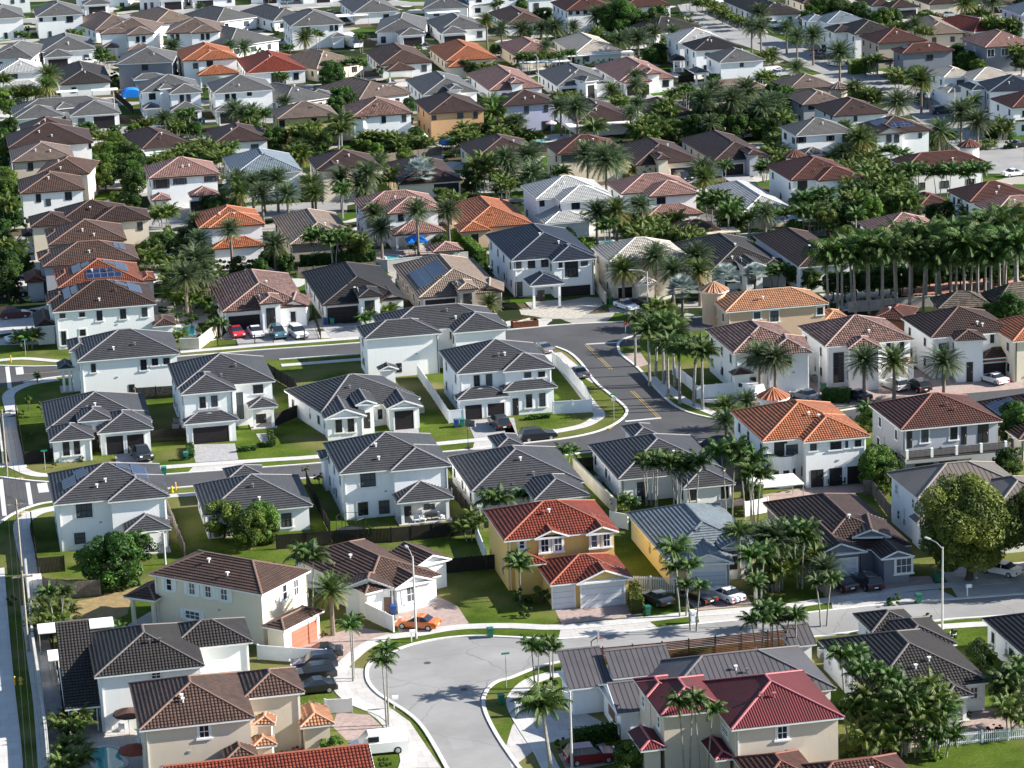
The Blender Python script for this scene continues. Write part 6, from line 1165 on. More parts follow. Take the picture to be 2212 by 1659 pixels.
V((2, 0), 'D 730 140 5.5 2.4;D 370 240 5 2.3;D 250 250 5 2;D 80 260 5 2.2;D 530 240 4 1.8;b 940 150 5 6.5;b 1010 110 5 5.5;b 1270 120 5 5.5;b 1210 160 5 5;b 930 210 3 4.4;b 1130 180 4 5;D 1010 330 5 2.2;D 1090 340 6 2.4;D 930 350 5 2.2;D 1220 290 5 2.1;D 1390 280 4 1.8;l 850 330 2 3;l 800 330 1.5 2;b 1250 430 3 4.4;b 1200 460 3 3.6;l 1280 470 2 3.4;D 420 930 6 2.1;D 560 940 7 2.4;S 70 490 4 1.8;S 140 500 4 1.8;S 210 500 4 1.6;S 330 500 4 1.8;S 390 490 4 1.6;S 510 460 4 1.7;S 440 470 4 1.6;l 560 530 1.2 1.8;l 640 540 1.2 1.8;l 700 545 1.2 1.8;l 780 530 1.2 1.8;l 850 525 1.2 1.8;l 500 520 1.2 1.8;Y 860 790 3 1.8;A 920 860 3 2;A 980 870 3 1.6;A 410 820 2 1.6;A 480 830 2 1.6;A 540 830 2 1.5;A 1310 870 6 2.2;A 1340 960 5 2.2;D 1650 870 6.5 2.6;D 1900 870 7 2.6;D 2030 780 7.5 2.4;D 1740 790 7 2.3;b 1650 960 4 5;b 1850 970 4 5.4;b 1750 1060 4 4.4;b 1950 1050 4 4.6;b 1560 1050 4 4.4;b 2080 980 4 4;D 2160 930 6 2.2;b 2150 1080 3 4;A 1100 1080 4 2.4;A 1170 1110 4 2.4;l 1270 1080 4 3.6;l 1330 1130 3 3.4;b 1240 1060 4 4;l 1400 1080 3 3.4;b 1420 1160 2.5 3;b 1110 1180 2 3;C 740 1120 3 1.8;D 650 1350 6.5 2.6;D 810 1390 7 3;D 900 1380 5 2.2;D 150 1350 5.5 2.4;D 170 1520 4.5 2.6;S 420 1480 3 2.1;D 1650 1470 4.5 2.2;Y 1660 1540 3.5 2;S 1830 1440 4 1.8;A 1120 1450 2 2.2;S 2180 1440 3 2;b 960 1240 1.5 2;b 30 1030 3 3;A 70 1160 2 2.2;A 160 1170 2 2.2;D 40 1060 4 1.8;A 1380 790 4 1.6;A 1450 770 4 1.4;D 2140 110 6.5 2.2;D 2070 240 7 2;D 2150 240 8 2.1;l 1540 110 4 2.2;l 1470 120 2 1.8;A 1700 30 3 2;A 1620 10 3 2;A 1770 70 3 1.8;A 1840 110 3 1.8;A 1920 150 2.5 1.8;A 1980 180 2.5 1.5;b 80 20 4 3;b 290 110 3 4;b 230 100 3 3;b 2000 690 2 2;l 30 540 3 2;l 1070 480 1.2 1.2')
V((3, 0), 'D 160 250 6 2.1;D 250 320 6 2.1;D 390 310 7 2.4;D 40 480 3 1.8;D 245 590 3 1.9;D 620 460 7 2.6;b 430 60 5 6;b 600 50 5 6.4;b 780 80 4 5.5;b 340 150 3 4;b 980 160 3.5 5;b 1080 130 3 4.4;l 1000 110 5 4;b 850 130 3 4;A 1140 210 5 2;A 1060 230 4 2;D 1270 210 5 1.8;A 1350 260 4 2;A 1400 130 3 2;b 1370 130 2 3;Y 1700 30 6 2.4;D 1940 10 6 2.2;A 1870 100 3 2;b 1890 220 4 4;A 1950 190 5 2.4;A 2060 200 5 2.4;b 2130 230 4 4;A 2180 180 4 2;A 1900 250 3 2;l 1650 430 3 4;b 1620 450 3 4;b 1720 500 3 4.4;l 1820 560 2.5 3.4;l 1760 520 2.5 3;Y 1325 700 7 2.5;D 1120 890 4.5 2.6;D 750 780 5 2.2;A 820 790 5 2.4;A 900 800 5 2.2;A 1130 650 3 2;A 1100 640 2 2;b 840 600 2 1.6;l 1270 620 2 3.4;b 1250 640 2 3;A 900 500 4 2;A 1730 870 4 2.2;D 1670 980 6.5 2.6;D 1810 1060 5.5 2.4;b 1950 1140 1.2 4;b 2060 1150 1.2 3;A 2030 1060 4 1.9;D 1480 1130 5 2.2;A 1540 1150 4 2;A 1380 1200 3 2;Y 800 1200 6 2.4;Y 850 1260 4 2;A 640 1320 3 2.2;A 720 1350 3 2.4;A 700 1410 3 2.2;b 800 1420 3 3;A 880 1340 4 2.2;A 930 1430 3 2.4;A 860 1470 4 2.5;A 980 1500 4 2.5;A 1130 1500 4 2.4;S 1210 1500 5 2.4;S 1290 1480 5 2.4;S 1470 1480 5 2.6;S 1560 1480 5 2.5;S 1720 1480 5 2.5;S 1820 1480 5 2.6;A 650 1530 5 2.4;A 700 1580 5 2.4;A 920 1570 5 2.6;A 1050 1580 5 2.4;b 780 1640 4 4.4;b 1180 1640 3 4;b 900 1650 4 4.4;A 1000 1650 4 2.4;A 560 1620 3 2;S 480 1650 3 2;D 30 900 6 2.4;b 60 860 5 4.4;b 110 880 4 4;b 60 970 4 5;b 100 1020 4 4;A 120 1020 4 2.4;b 60 1080 4 4;b 40 1180 3 3;A 70 1300 3 2.2;A 110 1340 3 2;b 30 780 3 3.4;A 2160 430 5 2.4;b 2190 500 4 3.6;b 480 490 1.2 2;b 2080 1240 1 2;A 1900 1240 1 1.2;b 1270 610 2 2;b 2160 690 3 3;b 560 180 2 2;b 1450 600 1 1.5')
fill((2, 0), 980, 700, 2212, 1250, 20); fill((3, 0), 0, 800, 250, 1450, 10); fill((3, 0), 500, 1250, 1300, 1659, 14, 'bAAAlSD'); fill((3, 1), 200, 0, 1000, 420, 14, 'bbbAlS'); fill((3, 0), 900, 100, 2212, 560, 6, 'bASSl'); fill((0, 0), 700, 1050, 2212, 1500, 14); fill((1, 0), 0, 1000, 2212, 1450, 18, 'bbbAlD'); fill((1, 0), 0, 1450, 2212, 1659, 8)
fill((0, 0), 0, 100, 2212, 1000, 10, 'blSSA'); fill((1, 0), 0, 50, 2212, 900, 10, 'blSSA'); fill((2, 0), 0, 80, 2212, 700, 10, 'blSAAD'); fill((0, 1), 1200, 150, 2212, 700, 10, 'bbbA'); fill((1, 1), 0, 100, 2000, 640, 10, 'bbAS'); fill((2, 1), 300, 100, 2212, 620, 16, 'bbAAS'); fill((3, 1), 600, 600, 2212, 850, 24, 'bbbb'); fill((3, 2), 850, 400, 1100, 1000, 6, 'bl')
fill((0, 0), 0, 900, 120, 1659, 8, 'bAl'); fill((0, 1), 0, 0, 260, 900, 10, 'bbA'); fill((0, 1), 1450, 600, 1900, 1100, 12, 'bbA')
def umbrella(t, x, y, r, h, col, desc):
    p = G(FX(t, x, y)); root = empty('patio_umbrella', (p.x, p.y, 0)); m = MB(); n = 10
    for q in range(n):
        a, b = q*6.2832/n, (q+1)*6.2832/n; m.face([(r*math.cos(a), r*math.sin(a), h), (r*math.cos(b), r*math.sin(b), h), (0, 0, h+.55)]); m.face([(r*math.cos(a), r*math.sin(a), h-.2), (r*math.cos(b), r*math.sin(b), h-.2), (r*math.cos(b), r*math.sin(b), h), (r*math.cos(a), r*math.sin(a), h)])
    m.build('cover', plain('umb_'+desc[:5], col, .85), root); m = MB(); m.tube([(0, 0, 0), (0, 0, h+.6)], .035, 6); m.build('pole', METL, root); thing(root, desc, 'umbrella', p, rel=False)
umbrella((0, 3), 1120, 1370, 1.5, 2.3, (.09, .05, .04, 1), 'brown patio umbrella beside left pool'); umbrella((0, 3), 1170, 1690, 1.5, 2.3, (.22, .06, .04, 1), 'red patio umbrella beside left pool'); umbrella((1, 1), 1275, 480, .5, 2.2, (.5, .48, .5, 1), 'folded pale umbrella beside blue canopy'); umbrella((2, 0), 340, 1150, 1.2, 2.2, (.6, .5, .5, 1), 'pale umbrella behind turquoise pool')
def acunit(t, x, y, desc):
    p = G(FX(t, x, y)); root = empty('air_conditioner', (p.x, p.y, 0)); m = MB(); m.box(-.42, -.42, 0, .42, .42, .95); 
    for q in range(7): m.box(-.44, -.44, .1+q*.11, .44, .44, .14+q*.11)
    m.build('casing', plain('ac_grey', (.3, .31, .3, 1), .6), root); m = MB(); m.tube([(0, 0, .95), (0, 0, .99)], .34, 14); m.build('fan_grille', IRON, root); thing(root, desc, 'air conditioner', p, rel=False)
acunit((0, 2), 1520, 400, 'air conditioner between two grey garages, front'); acunit((0, 2), 1530, 350, 'air conditioner between two grey garages, rear'); acunit((2, 2), 745, 860, 'air conditioner beside grey house wall, front'); acunit((1, 2), 1720, 960, 'air conditioner right of tall white house'); acunit((0, 2), 1480, 1200, 'air conditioner right of solar roof house'); acunit((3, 3), 470, 700, 'air conditioner beside white wall of dark roof'); acunit((1, 1), 1230, 800, 'air conditioner beside tan roof house'); acunit((3, 1), 400, 1640, 'air conditioner left of arched window'); acunit((1, 2), 1425, 245, 'air conditioner beside single garage'); acunit((0, 3), 820, 1230, 'air conditioner by left white wall')
hedge((2, 3), (520, 1470), (905, 1400), 1.5, 1.2, L_BRD, 'long clipped green hedge'); hedge((2, 3), (1085, 330), (1040, 170), 1.7, 1.3, L_OLV, 'clipped hedge box by green bins')
hedge((3, 2), (470, 140), (715, 150), 1.5, 2.6, L_BRD, 'big clipped hedge block'); hedge((0, 2), (440, 685), (790, 650), .5, .6, L_BRD, 'low clipped hedge under windows')
hedge((0, 2), (2045, 590), (2212, 570), .6, .5, L_BRD, 'low dark hedge border'); hedge((1, 2), (0, 550), (150, 540), .6, .6, L_BRD, 'low dark hedge end'); hedge((1, 2), (150, 535), (120, 430), .6, .6, L_BRD, 'short hedge along path')
hedge((2, 2), (115, 310), (330, 290), .5, .7, L_BRD, 'low hedge under front windows'); hedge((1, 1), (1730, 420), (1960, 620), 2.2, 1.5, L_LIME, 'tall lime hedge along side yard')
hedge((3, 0), (700, 640), (935, 620), 3.2, 2.0, L_LIME, 'tall clipped lime hedge by the pavement'); hedge((0, 2), (1650, 640), (1640, 550), .7, .8, L_BRD, 'short clipped hedge beside driveway')
hedge((2, 0), (480, 560), (880, 545), 2.0, 1.6, L_LIME, 'long lime hedge behind palms')
hedge((1, 1), (380, 640), (1040, 600), 1.8, 1.4, L_BRD, 'long dark hedge behind the wooden fence')

# =====================================================================  FENCES
fence((2, 3), [(530, 790), (1300, 720), (2212, 625), (2420, 605)], 1.9, RWOOD, 'long red-brown wooden fence with chequered panels', 'slat'); fence((2, 3), [(530, 790), (600, 790+40)], 1.9, RWOOD, 'short end of the red-brown fence', 'slat')
fence((0, 3), [(230, 250-250), (290, 640), (360, 1100), (410, 1500), (430, 1750)], 2.0, CONC, 'long concrete boundary wall beside the pavement', 'wall'); fence((0, 2), [(-10, 380), (30, 700)], 1.8, CONC, 'short concrete wall by the corner', 'wall')
fence((0, 3), [(380, 150), (600, 190), (870, 170)], 1.9, GWOOD, 'grey weathered board fence by brown lawn'); fence((0, 3), [(430, 470), (520, 950), (560, 1300), (530, 1659)], 1.8, DWOOD, 'dark fence beside the patio')
fence((1, 3), [(955, 370), (1120, 450), (1190, 485)], 1.8, WFEN, 'white vinyl fence beside orange car', 'plate'); fence((1, 3), [(20, 720), (320, 745), (610, 760)], 1.6, WFEN, 'white vinyl fence behind parked dark cars', 'plate'); fence((1, 3), [(600, 1190), (830, 1180)], 1.5, WFEN, 'white fence with low gate beside brick drive', 'plate')
fence((2, 3), [(1000, 130), (1400, 150)], 1.8, WFEN, 'white picket fence beside yellow house', 'picket'); fence((3, 3), [(1480, 1480), (1850, 1440), (2300, 1400)], 1.2, WFEN, 'white picket fence along back lawn', 'picket')
fence((1, 2), [(1400, -60), (1530, 130), (1670, 340)], 1.8, WFEN, 'tall white vinyl fence along the side lawn', 'plate'); fence((1, 2), [(1670, 340), (1800, 330)], 1.8, WFEN, 'white vinyl fence by blue bin', 'plate')
fence((2, 2), [(355, 262), (690, 245), (640, 130), (480, -60), (350, -180)], 1.8, WFEN, 'white vinyl corner fence round the garden', 'plate', 2.2)
fence((2, 2), [(535, 760), (900, 1130)], 1.8, YCON, 'yellowish wall between two grey houses', 'wall'); fence((2, 2), [(535, 760), (700, 750)], 1.8, DWOOD, 'dark gate fence left of grey house')
fence((0, 2), [(275, 1240), (330, 1640), (560, 1620)], 1.9, DWOOD, 'black fence around shaded left yard'); fence((0, 2), [(1440, 1090), (1600, 1500)], 1.7, GWOOD, 'weathered fence between grey houses'); fence((0, 2), [(140, 260), (215, 700), (460, 670)], 1.8, DWOOD, 'dark corner fence left of grey house')
fence((0, 2), [(1180, 140), (1520, 120)], 1.8, DWOOD, 'dark back fence between first and second houses'); fence((0, 2), [(1310, 510), (1620, 490)], 1.8, DWOOD, 'dark front fence between garages'); fence((1, 2), [(110, -70), (330, 60), (430, 260), (170, 370)], 1.8, DWOOD, 'dark fence round square lawn')
fence((1, 2), [(440, 870), (540, 1100), (640, 1300)], 1.7, DWOOD, 'dark side fence left of the tall white house'); fence((1, 2), [(1650, 900), (1860, 1180)], 1.7, DWOOD, 'dark side fence right of the tall white house'); fence((1, 2), [(180, 1430), (700, 1390), (1170, 1370), (1890, 1300)], 1.8, DWOOD, 'long dark back fence'); fence((1, 2), [(1650, 1640), (2080, 1600)], 1.8, DWOOD, 'dark fence in front of rubble yard'); fence((1, 2), [(1900, 1330), (1990, 1560)], 1.8, WFEN, 'white fence beside yellow house', 'plate')
fence((2, 2), [(850, 1230), (1000, 1260)], 1.9, WFEN, 'short white wall beside blue roof', 'plate'); fence((3, 2), [(-200, 1150), (0, 1110)], 1.9, WFEN, 'white wall below tall palms', 'plate'); fence((3, 2), [(830, 960), (900, 960), (1060, 1180)], 1.9, GWOOD, 'grey slatted fence beside brown roof'); fence((3, 2), [(850, 700), (1060, 900)], 1.8, DWOOD, 'dark fence behind bushes')
fence((1, 1), [(-330, 1335), (150, 1300)], 1.4, IRON, 'black iron gate in front of parked cars', 'iron'); fence((1, 1), [(420, 1280), (560, 1270), (490, 1060)], 1.5, IRON, 'black iron fence with climbing plants', 'iron'); fence((0, 1), [(1560, 1365), (1720, 1360), (1870, 1240)], 1.7, YCON, 'cream corner wall with planting', 'wall')
fence((1, 1), [(1050, 680), (1140, 690), (1830, 620)], 2.0, CONC, 'grey concrete wall behind tan roof', 'wall'); fence((1, 1), [(370, 745), (1060, 690)], 1.8, GWOOD, 'wooden fence behind black roof'); fence((2, 1), [(710, 830), (810, 970)], 1.8, YCON, 'cream side wall beside white house', 'wall')
fence((2, 1), [(1390, 1580), (1560, 1720)], 1.8, WFEN, 'white wall beside royal palms', 'plate'); fence((2, 2), [(1600, 130), (1935, 100)], 1.9, WFEN, 'long white driveway gate', 'plate'); fence((3, 1), [(700, 1040), (1500, 980)], 1.6, CONC, 'grey wall behind row of palms', 'wall')
fence((3, 0), [(1205, 860), (1300, 910), (1420, 960)], 2, IRON, 'black iron fence beside parked blue suv', 'iron'); fence((0, 0), [(1000, 850), (1150, 980)], 1.7, DWOOD, 'dark fence beside green strip'); fence((0, 0), [(1040, 1060), (1220, 1070)], 1.7, DWOOD, 'dark fence behind light wall'); fence((1, 0), [(870, 370), (1035, 410)], 1.7, DWOOD, 'dark fence beside the motorhome'); fence((1, 0), [(1120, 1400), (1600, 1340)], 1.7, GWOOD, 'weathered fence behind brown roofs'); fence((2, 0), [(180, 1290), (320, 1310)], 1.7, GWOOD, 'weathered fence by turquoise pool'); fence((2, 0), [(1440, 720), (1570, 700)], 1.7, DWOOD, 'dark fence by white houses')

# =====================================================================  VEHICLES
BK = (.012, .013, .016); WH = (.78, .78, .78); GR = (.12, .13, .14)
car((1, 3), 1400, 445, 150, (.62, .13, .012), 'sedan', 'orange coupe parked on brick drive by cul-de-sac')
car((1, 3), 560, 700, 172, BK, 'sedan', 'black sedan behind white fence, uppermost of four'); car((1, 3), 500, 800, 178, (.02, .025, .05), 'suv', 'dark blue suv behind white fence, second of four'); car((1, 3), 490, 890, 180, BK, 'suv', 'black suv in left drive, third of four'); car((1, 3), 500, 1000, 180, BK, 'sedan', 'black sedan in left drive, lowest of four')
car((1, 3), 1060, 1520, 178, WH, 'van', 'white panel van parked behind red roof'); car((2, 3), 680, 1600, 0, (.16, .01, .02), 'suv', 'dark red suv by the hedge at the bottom')
car((2, 3), 1250, 230, 110, (.10, .085, .06), 'sedan', 'dusty brown sedan beside hedge box'); car((2, 3), 1620, 210, 110, BK, 'sedan', 'black sedan beside white sedan on drive'); car((2, 3), 1850, 200, 112, WH, 'sedan', 'white sedan on drive before blue roof')
car((3, 3), 630, 100, 105, BK, 'sedan', 'black sedan left on shaded brick drive'); car((3, 3), 860, 90, 95, BK, 'suv', 'black suv right on shaded brick drive'); car((3, 2), 2010, 1640, 130, WH, 'sedan', 'white sedan under large tree')
car((0, 2), 1225, 640, 280, BK, 'pickup', 'black pickup truck before left garages'); car((1, 2), 2105, 370, 95, BK, 'suv', 'black and white patrol suv before garages'); car((2, 2), 225, 480, 4, BK, 'suv', 'black suv parked along the kerb')
car((2, 1), 570, 1590, 100, GR, 'sedan', 'grey sedan on grass verge by white fence'); car((2, 1), 255, 1380, 110, GR, 'sedan', 'grey car half hidden behind grey roof'); car((2, 1), 990, 1010, 290, WH, 'sedan', 'white car under palms before twin garages'); car((2, 1), 1150, 990, 285, BK, 'sedan', 'black car under palms before twin garages')
car((1, 1), -165, 1240, 275, (.5, .01, .02), 'sedan', 'red car behind iron gate'); car((1, 1), 0, 1240, 275, WH, 'sedan', 'white car behind iron gate'); car((1, 1), 190, 1250, 275, (.03, .10, .13), 'suv', 'teal off-road suv behind iron gate'); car((1, 1), 365, 1250, 280, WH, 'suv', 'white suv beside teal suv')
car((0, 1), 130, 1085, 5, (.10, .01, .015), 'suv', 'dark red suv beside left drive'); car((0, 1), 190, 1290, 195, WH, 'suv', 'white suv in shade of left porch'); car((0, 1), 120, 900, 0, BK, 'sedan', 'black car in shade on left')
car((0, 1), 190, 640, 80, WH, 'sedan', 'white car between left houses')
car((3, 2), 320, 130, 115, (.3, .32, .34), 'sedan', 'silver car beside tower roof'); car((3, 2), 760, 130, 115, (.03, .035, .05), 'sedan', 'dark blue sedan beside hedge block'); car((3, 2), 1090, 40, 105, (.35, .36, .36), 'suv', 'silver suv under palms'); car((3, 2), 1290, 50, 100, BK, 'suv', 'black suv under palms'); car((3, 1), 1945, 1645, 110, WH, 'sedan', 'white car before brick garage'); car((2, 2), 2030, 105, 115, WH, 'van', 'white van beside tower roof')
car((0, 0), 545, 580, 280, WH, 'suv', 'white suv before dark garage'); car((0, 0), 770, 550, 5, WH, 'sedan', 'white car parked along back street'); car((0, 0), 815, 125, 280, WH, 'sedan', 'white car before far left garage'); car((0, 0), 895, 105, 280, WH, 'suv', 'white suv before far left garage'); car((0, 0), 1530, 520, 120, (.3, .32, .34), 'sedan', 'silver car beside red-roofed house')
car((1, 0), 840, 405, 280, (.8, .8, .78), 'rv', 'large cream motorhome parked between houses'); car((1, 0), 1430, 390, 280, BK, 'sedan', 'black car before double garage'); car((1, 0), 640, 130, 60, (.4, .2, .2), 'sedan', 'pale red car in far street')
car((2, 0), 1480, 1560, 280, BK, 'suv', 'black suv before brown garage'); car((2, 0), 2020, 1190, 20, WH, 'sedan', 'white car behind brown roof')
car((3, 0), 50, 235, 280, WH, 'suv', 'white suv before far garage'); car((3, 0), 160, 210, 280, BK, 'sedan', 'black car before far garage'); car((3, 0), 1185, 150, 280, WH, 'sedan', 'white car before farthest garage'); car((3, 0), 1570, 145, 10, (.3, .32, .34), 'sedan', 'silver car before far porch'); car((3, 0), 1500, 980, 10, (.02, .03, .06), 'suv', 'dark blue suv beside iron fence')
car((3, 0), 1850, 1030, 5, WH, 'van', 'white van before blue-black roof'); car((3, 0), 2130, 1520, 5, WH, 'sedan', 'white sedan on wide street at right'); car((3, 0), 430, 440, 110, BK, 'suv', 'black suv under street palms'); car((3, 0), 440, 500, 110, BK, 'sedan', 'black sedan by clipped hedge'); car((3, 0), 590, 570, 110, WH, 'sedan', 'white car under street palm'); car((3, 0), 60, 650, 10, WH, 'van', 'white van left of tan roof'); car((3, 0), 125, 655, 20, (.3, .32, .34), 'suv', 'silver suv left of tan roof'); car((3, 0), 1330, 860, 60, BK, 'suv', 'black suv behind iron fence'); car((3, 0), 2170, 1270, 20, BK, 'sedan', 'black car at right edge'); car((3, 0), 1040, 1440, 170, (.3, .32, .34), 'suv', 'silver suv beside brown turret house')

# =====================================================================  STREET FURNITURE AND SMALL THINGS
lamp_post((1, 3), 1385, 540, 9.2, 95, 'tall grey lamp post behind orange car'); lamp_post((3, 3), 1505, 468, 9.2, 110, 'tall grey lamp post at right by the street'); lamp_post((2, 3), 520, 1690, 8, 175, 'lamp post beside drooping palm'); lamp_post((3, 0), 1610, 1095, 8, 150, 'lamp post by far right street'); lamp_post((2, 1), 1175, 1070, 7, 170, 'lamp post before twin garages'); lamp_post((2, 0), 232, 800, 8, 90, 'lamp post before grey far roof'); lamp_post((1, 0), 2002, 420, 0.5, 90, 'short post under tall palm') if False else None
lamp_post((0, 0), 1000, 1080, 7, 90, 'lamp post before far grey garage'); lamp_post((3, 2), 440, 150, 7, 140, 'lamp post beside hedge block'); lamp_post((0, 2), 1430, 1560, 4, 200, 'short lamp post behind round tree')
for nm, t, x, y in (('wooden utility pole beside left crossing', (0, 2), 62, 800), ('utility pole at left edge lower', (0, 2), 190, 1640), ('utility pole beside boundary wall', (0, 3), 245, 650)):
    p = G(FX(t, x, y)); m = MB(); m.tube([(p.x, p.y, 0), (p.x, p.y, 9)], [.16, .1], 9); root = empty('utility_pole', (p.x, p.y, 0)); m.build('pole', plain('pole_wood', (.32, .28, .23, 1), .9, var=.3, scale=4), root, smooth=True); 
    for c in root.children: c.location = (-p.x, -p.y, 0)
    m = MB(); m.box(-1.1, -.06, 8.3, 1.1, .06, 8.45); m.build('crossarm', plain('pole_wood', (.32, .28, .23, 1)), root); thing(root, nm, 'utility pole', p, rel=False)
pa, pb = G(FX((0, 2), 62, 800)), G(FX((0, 2), 190, 1640)); pc = G(FX((0, 3), 245, 650)); pd = pc+(pc-pb)*3
for nm, a, b in (('black power cables between left poles, far span', pa, pb), ('black power cables between left poles, middle span', pb, pc), ('black power cables leaving the left pole, near span', pc, pd)):
    root = empty('power_line', (a.x, a.y, 0))
    for k in (-1, -.4, .4, 1):
        m = MB(); P = []
        for i in range(9): t = i/8; q = a.lerp(b, t)-a; P.append((q.x+k, q.y, 8.5-1.6*t*(1-t)))
        m.tube(P, .022, 5); m.build('cable', IRON, root)
    thing(root, nm, 'power line', a, rel=False)
sign((2, 1), 983, 1300, 'red octagonal stop sign at the upper junction', 'stop', h=3.3); sign((2, 2), 882, 318, 'street sign with stop sign back on lawn corner', 'both', h=3.6); sign((1, 3), 2165, 965, 'street name sign on curb of cul-de-sac', 'street', h=3.6); sign((0, 2), 393, 748, 'green street sign on left lawn', 'street', h=2.6); sign((0, 1), 222, 1412, 'green street sign before upper left porch', 'street', h=2.4); sign((2, 0), 1655, 260, 'street sign on far wide street', 'street', h=3)
mailbox((1, 3), 1195, 1145, 'white mailbox beside twin palm'); mailbox((1, 3), 1345, 570, 'small mailbox at foot of lamp post'); mailbox((2, 3), 1562, 405, 'white mailbox under slim palm', True); mailbox((2, 3), 50, 1210, 'white mailbox pillar on the curve lawn', True); mailbox((3, 3), 1722, 175, 'white mailbox under large tree')
bin_((1, 3), 2025, 530, 'green wheelie bin on cul-de-sac kerb'); bin_((1, 3), 2118, 1110, 'green bin tipped beside white mailbox pillar'); bin_((2, 3), 1172, 340, 'green wheelie bin at end of hedge'); bin_((1, 3), 1185, 335, 'dark blue bin before brown garage', BLUEP); bin_((0, 2), 1608, 655, 'teal wheelie bin on lawn left', TEALP); bin_((0, 2), 1418, 785, 'teal bin behind solar roof', TEALP); bin_((1, 2), 1732, 372, 'blue bin beside white fence', BLUEP); bin_((1, 2), 1782, 366, 'green bin beside blue bin', TEALP)
bin_((1, 1), 600, 1145, 'blue bin left of arched garage', BLUEP); bin_((1, 1), 658, 1148, 'green bin left of arched garage', TEALP); bin_((3, 3), 1298, 235, 'green bin on shaded pavement'); bin_((3, 3), 1460, 50, 'green bin beside shaded drive'); bin_((0, 0), 825, 1100, 'blue bin before far garage', BLUEP); bin_((0, 0), 857, 1102, 'teal bin before far garage', TEALP); bin_((0, 0), 1730, 1065, 'blue bin by tall far house', BLUEP); bin_((0, 0), 1760, 1065, 'teal bin by tall far house', TEALP); bin_((2, 1), 860, 970, 'green bin behind gate by twin garages'); bin_((3, 2), 480, 60, 'green bin before white wall')
bollard((0, 3), 130, 945, 'yellow bollard on left verge'); hydrant((0, 3), 182, 935, 'yellow hydrant on left verge'); hydrant((0, 2), 1487, 935, 'yellow fire hydrant behind solar roof'); bollard((0, 2), 1520, 915, 'yellow bollard behind solar roof'); bollard((0, 1), 95, 1470, 'pale bollard at upper left junction')
# basketball hoop, trampoline, gazebo, pools, patio furniture, canopies
def hoop(t, x, y, desc, s=1.0, rz=0):
    p = G(FX(t, x, y)); root = empty('basketball_hoop', (p.x, p.y, 0)); root.rotation_euler = (0, 0, rz); m = MB(); m.box(-.4, -.5, 0, .4, .5, .18); m.tube([(0, 0, .15), (0, 0, 2.6), (0, -.7, 3.1)], .06, 7); m.build('stand', IRON, root); m = MB(); m.box(-.7, -.76, 2.75, .7, -.72, 3.7); m.build('backboard', glossy('hoop_board', (.12, .12, .13, 1), .3), root)
    m = MB(); n = 14; m.tube([(.23*math.cos(k*6.283/n), -1.05+.23*math.sin(k*6.283/n), 3.05) for k in range(n+1)], .015, 5); 
    for k in range(8): a = k*.785; m.tube([(.23*math.cos(a), -1.05+.23*math.sin(a), 3.05), (.12*math.cos(a+.4), -1.05+.12*math.sin(a+.4), 2.65)], .01, 4)
    m.build('rim', plain('hoop_rim', (.6, .15, .12, 1)), root); thing(root, desc, 'basketball hoop', p, rel=False)
hoop((2, 3), 690, 770, 'basketball hoop beside red-brown fence', rz=1.2); hoop((1, 2), 1835, 560, 'basketball hoop at street edge by driveway', rz=2.5); hoop((3, 0), 1010, 1400, 'basketball hoop between brown roofed houses', rz=0)
p = G(FX((1, 2), 825, 1320)); root = empty('trampoline', (p.x, p.y, 0)); m = MB(); n = 20
m.tube([(1.7*math.cos(k*6.283/n), 1.7*math.sin(k*6.283/n), .8) for k in range(n+1)], .06, 5); m.tube([(1.7*math.cos(k*6.283/n), 1.7*math.sin(k*6.283/n), 2.5) for k in range(n+1)], .03, 5)
for k in range(6): a = k*1.047; m.tube([(1.72*math.cos(a), 1.72*math.sin(a), 0), (1.72*math.cos(a), 1.72*math.sin(a), 2.5)], .035, 5)
m.build('frame', IRON, root); m = MB(); m.tube([(0, 0, .78), (0, 0, .8)], 1.6, 20); m.build('mat', IRON, root); thing(root, 'black netted trampoline on the small lawn', 'trampoline', p, rel=False)
def pool(t, pts, desc, sm=True):
    P = [G(FX(t, *q)) for q in pts]; S = smooth([(q.x, q.y) for q in P+[P[0]]], 5)[:-1] if sm else [(q.x, q.y) for q in P]
    m = MB(); m.poly(S, .05); c = P[0]; root = empty('swimming_pool', (c.x, c.y, 0)); w_ = m.build('water', WATER, root); w_.location = (-c.x, -c.y, 0); k = MB(); strip(k, [Vector((a, b, 0)) for a, b in S+[S[0]]], .4, 0, .1); k_ = k.build('pool_edge', KERB, root); k_.location = (-c.x, -c.y, 0); thing(root, desc, 'pool', c, rel=False)
pool((0, 3), [(760, 1530), (850, 1485), (960, 1475), (1050, 1510), (1055, 1560), (1090, 1640), (930, 1690), (800, 1640)], 'kidney-shaped pool in left back yard'); pool((1, 1), [(1110, 550), (1230, 545), (1290, 575), (1130, 588)], 'small pool on pink house terrace', False); pool((2, 1), [(725, 430), (840, 400), (885, 430), (880, 465), (760, 478)], 'turquoise pool under date palms', False)
pool((0, 1), [(1500, 1180), (1690, 1155), (1690, 1240), (1560, 1265)], 'dark blue pool beside planting', False); pool((2, 0), [(170, 1215), (400, 1195), (390, 1215), (180, 1245)], 'turquoise pool before lavender house', False); pool((2, 1), [(1930, 370), (2180, 350), (2190, 370), (1980, 385)], 'pale pool before cream terrace', False); pool((0, 0), [(1040, 820), (1210, 800), (1215, 825), (1060, 835)], 'small pool beside grey garage house', False); pool((1, 0), [(1110, 1300), (1190, 1295), (1190, 1325), (1110, 1335)], 'tiny turquoise pool behind hedge', False)
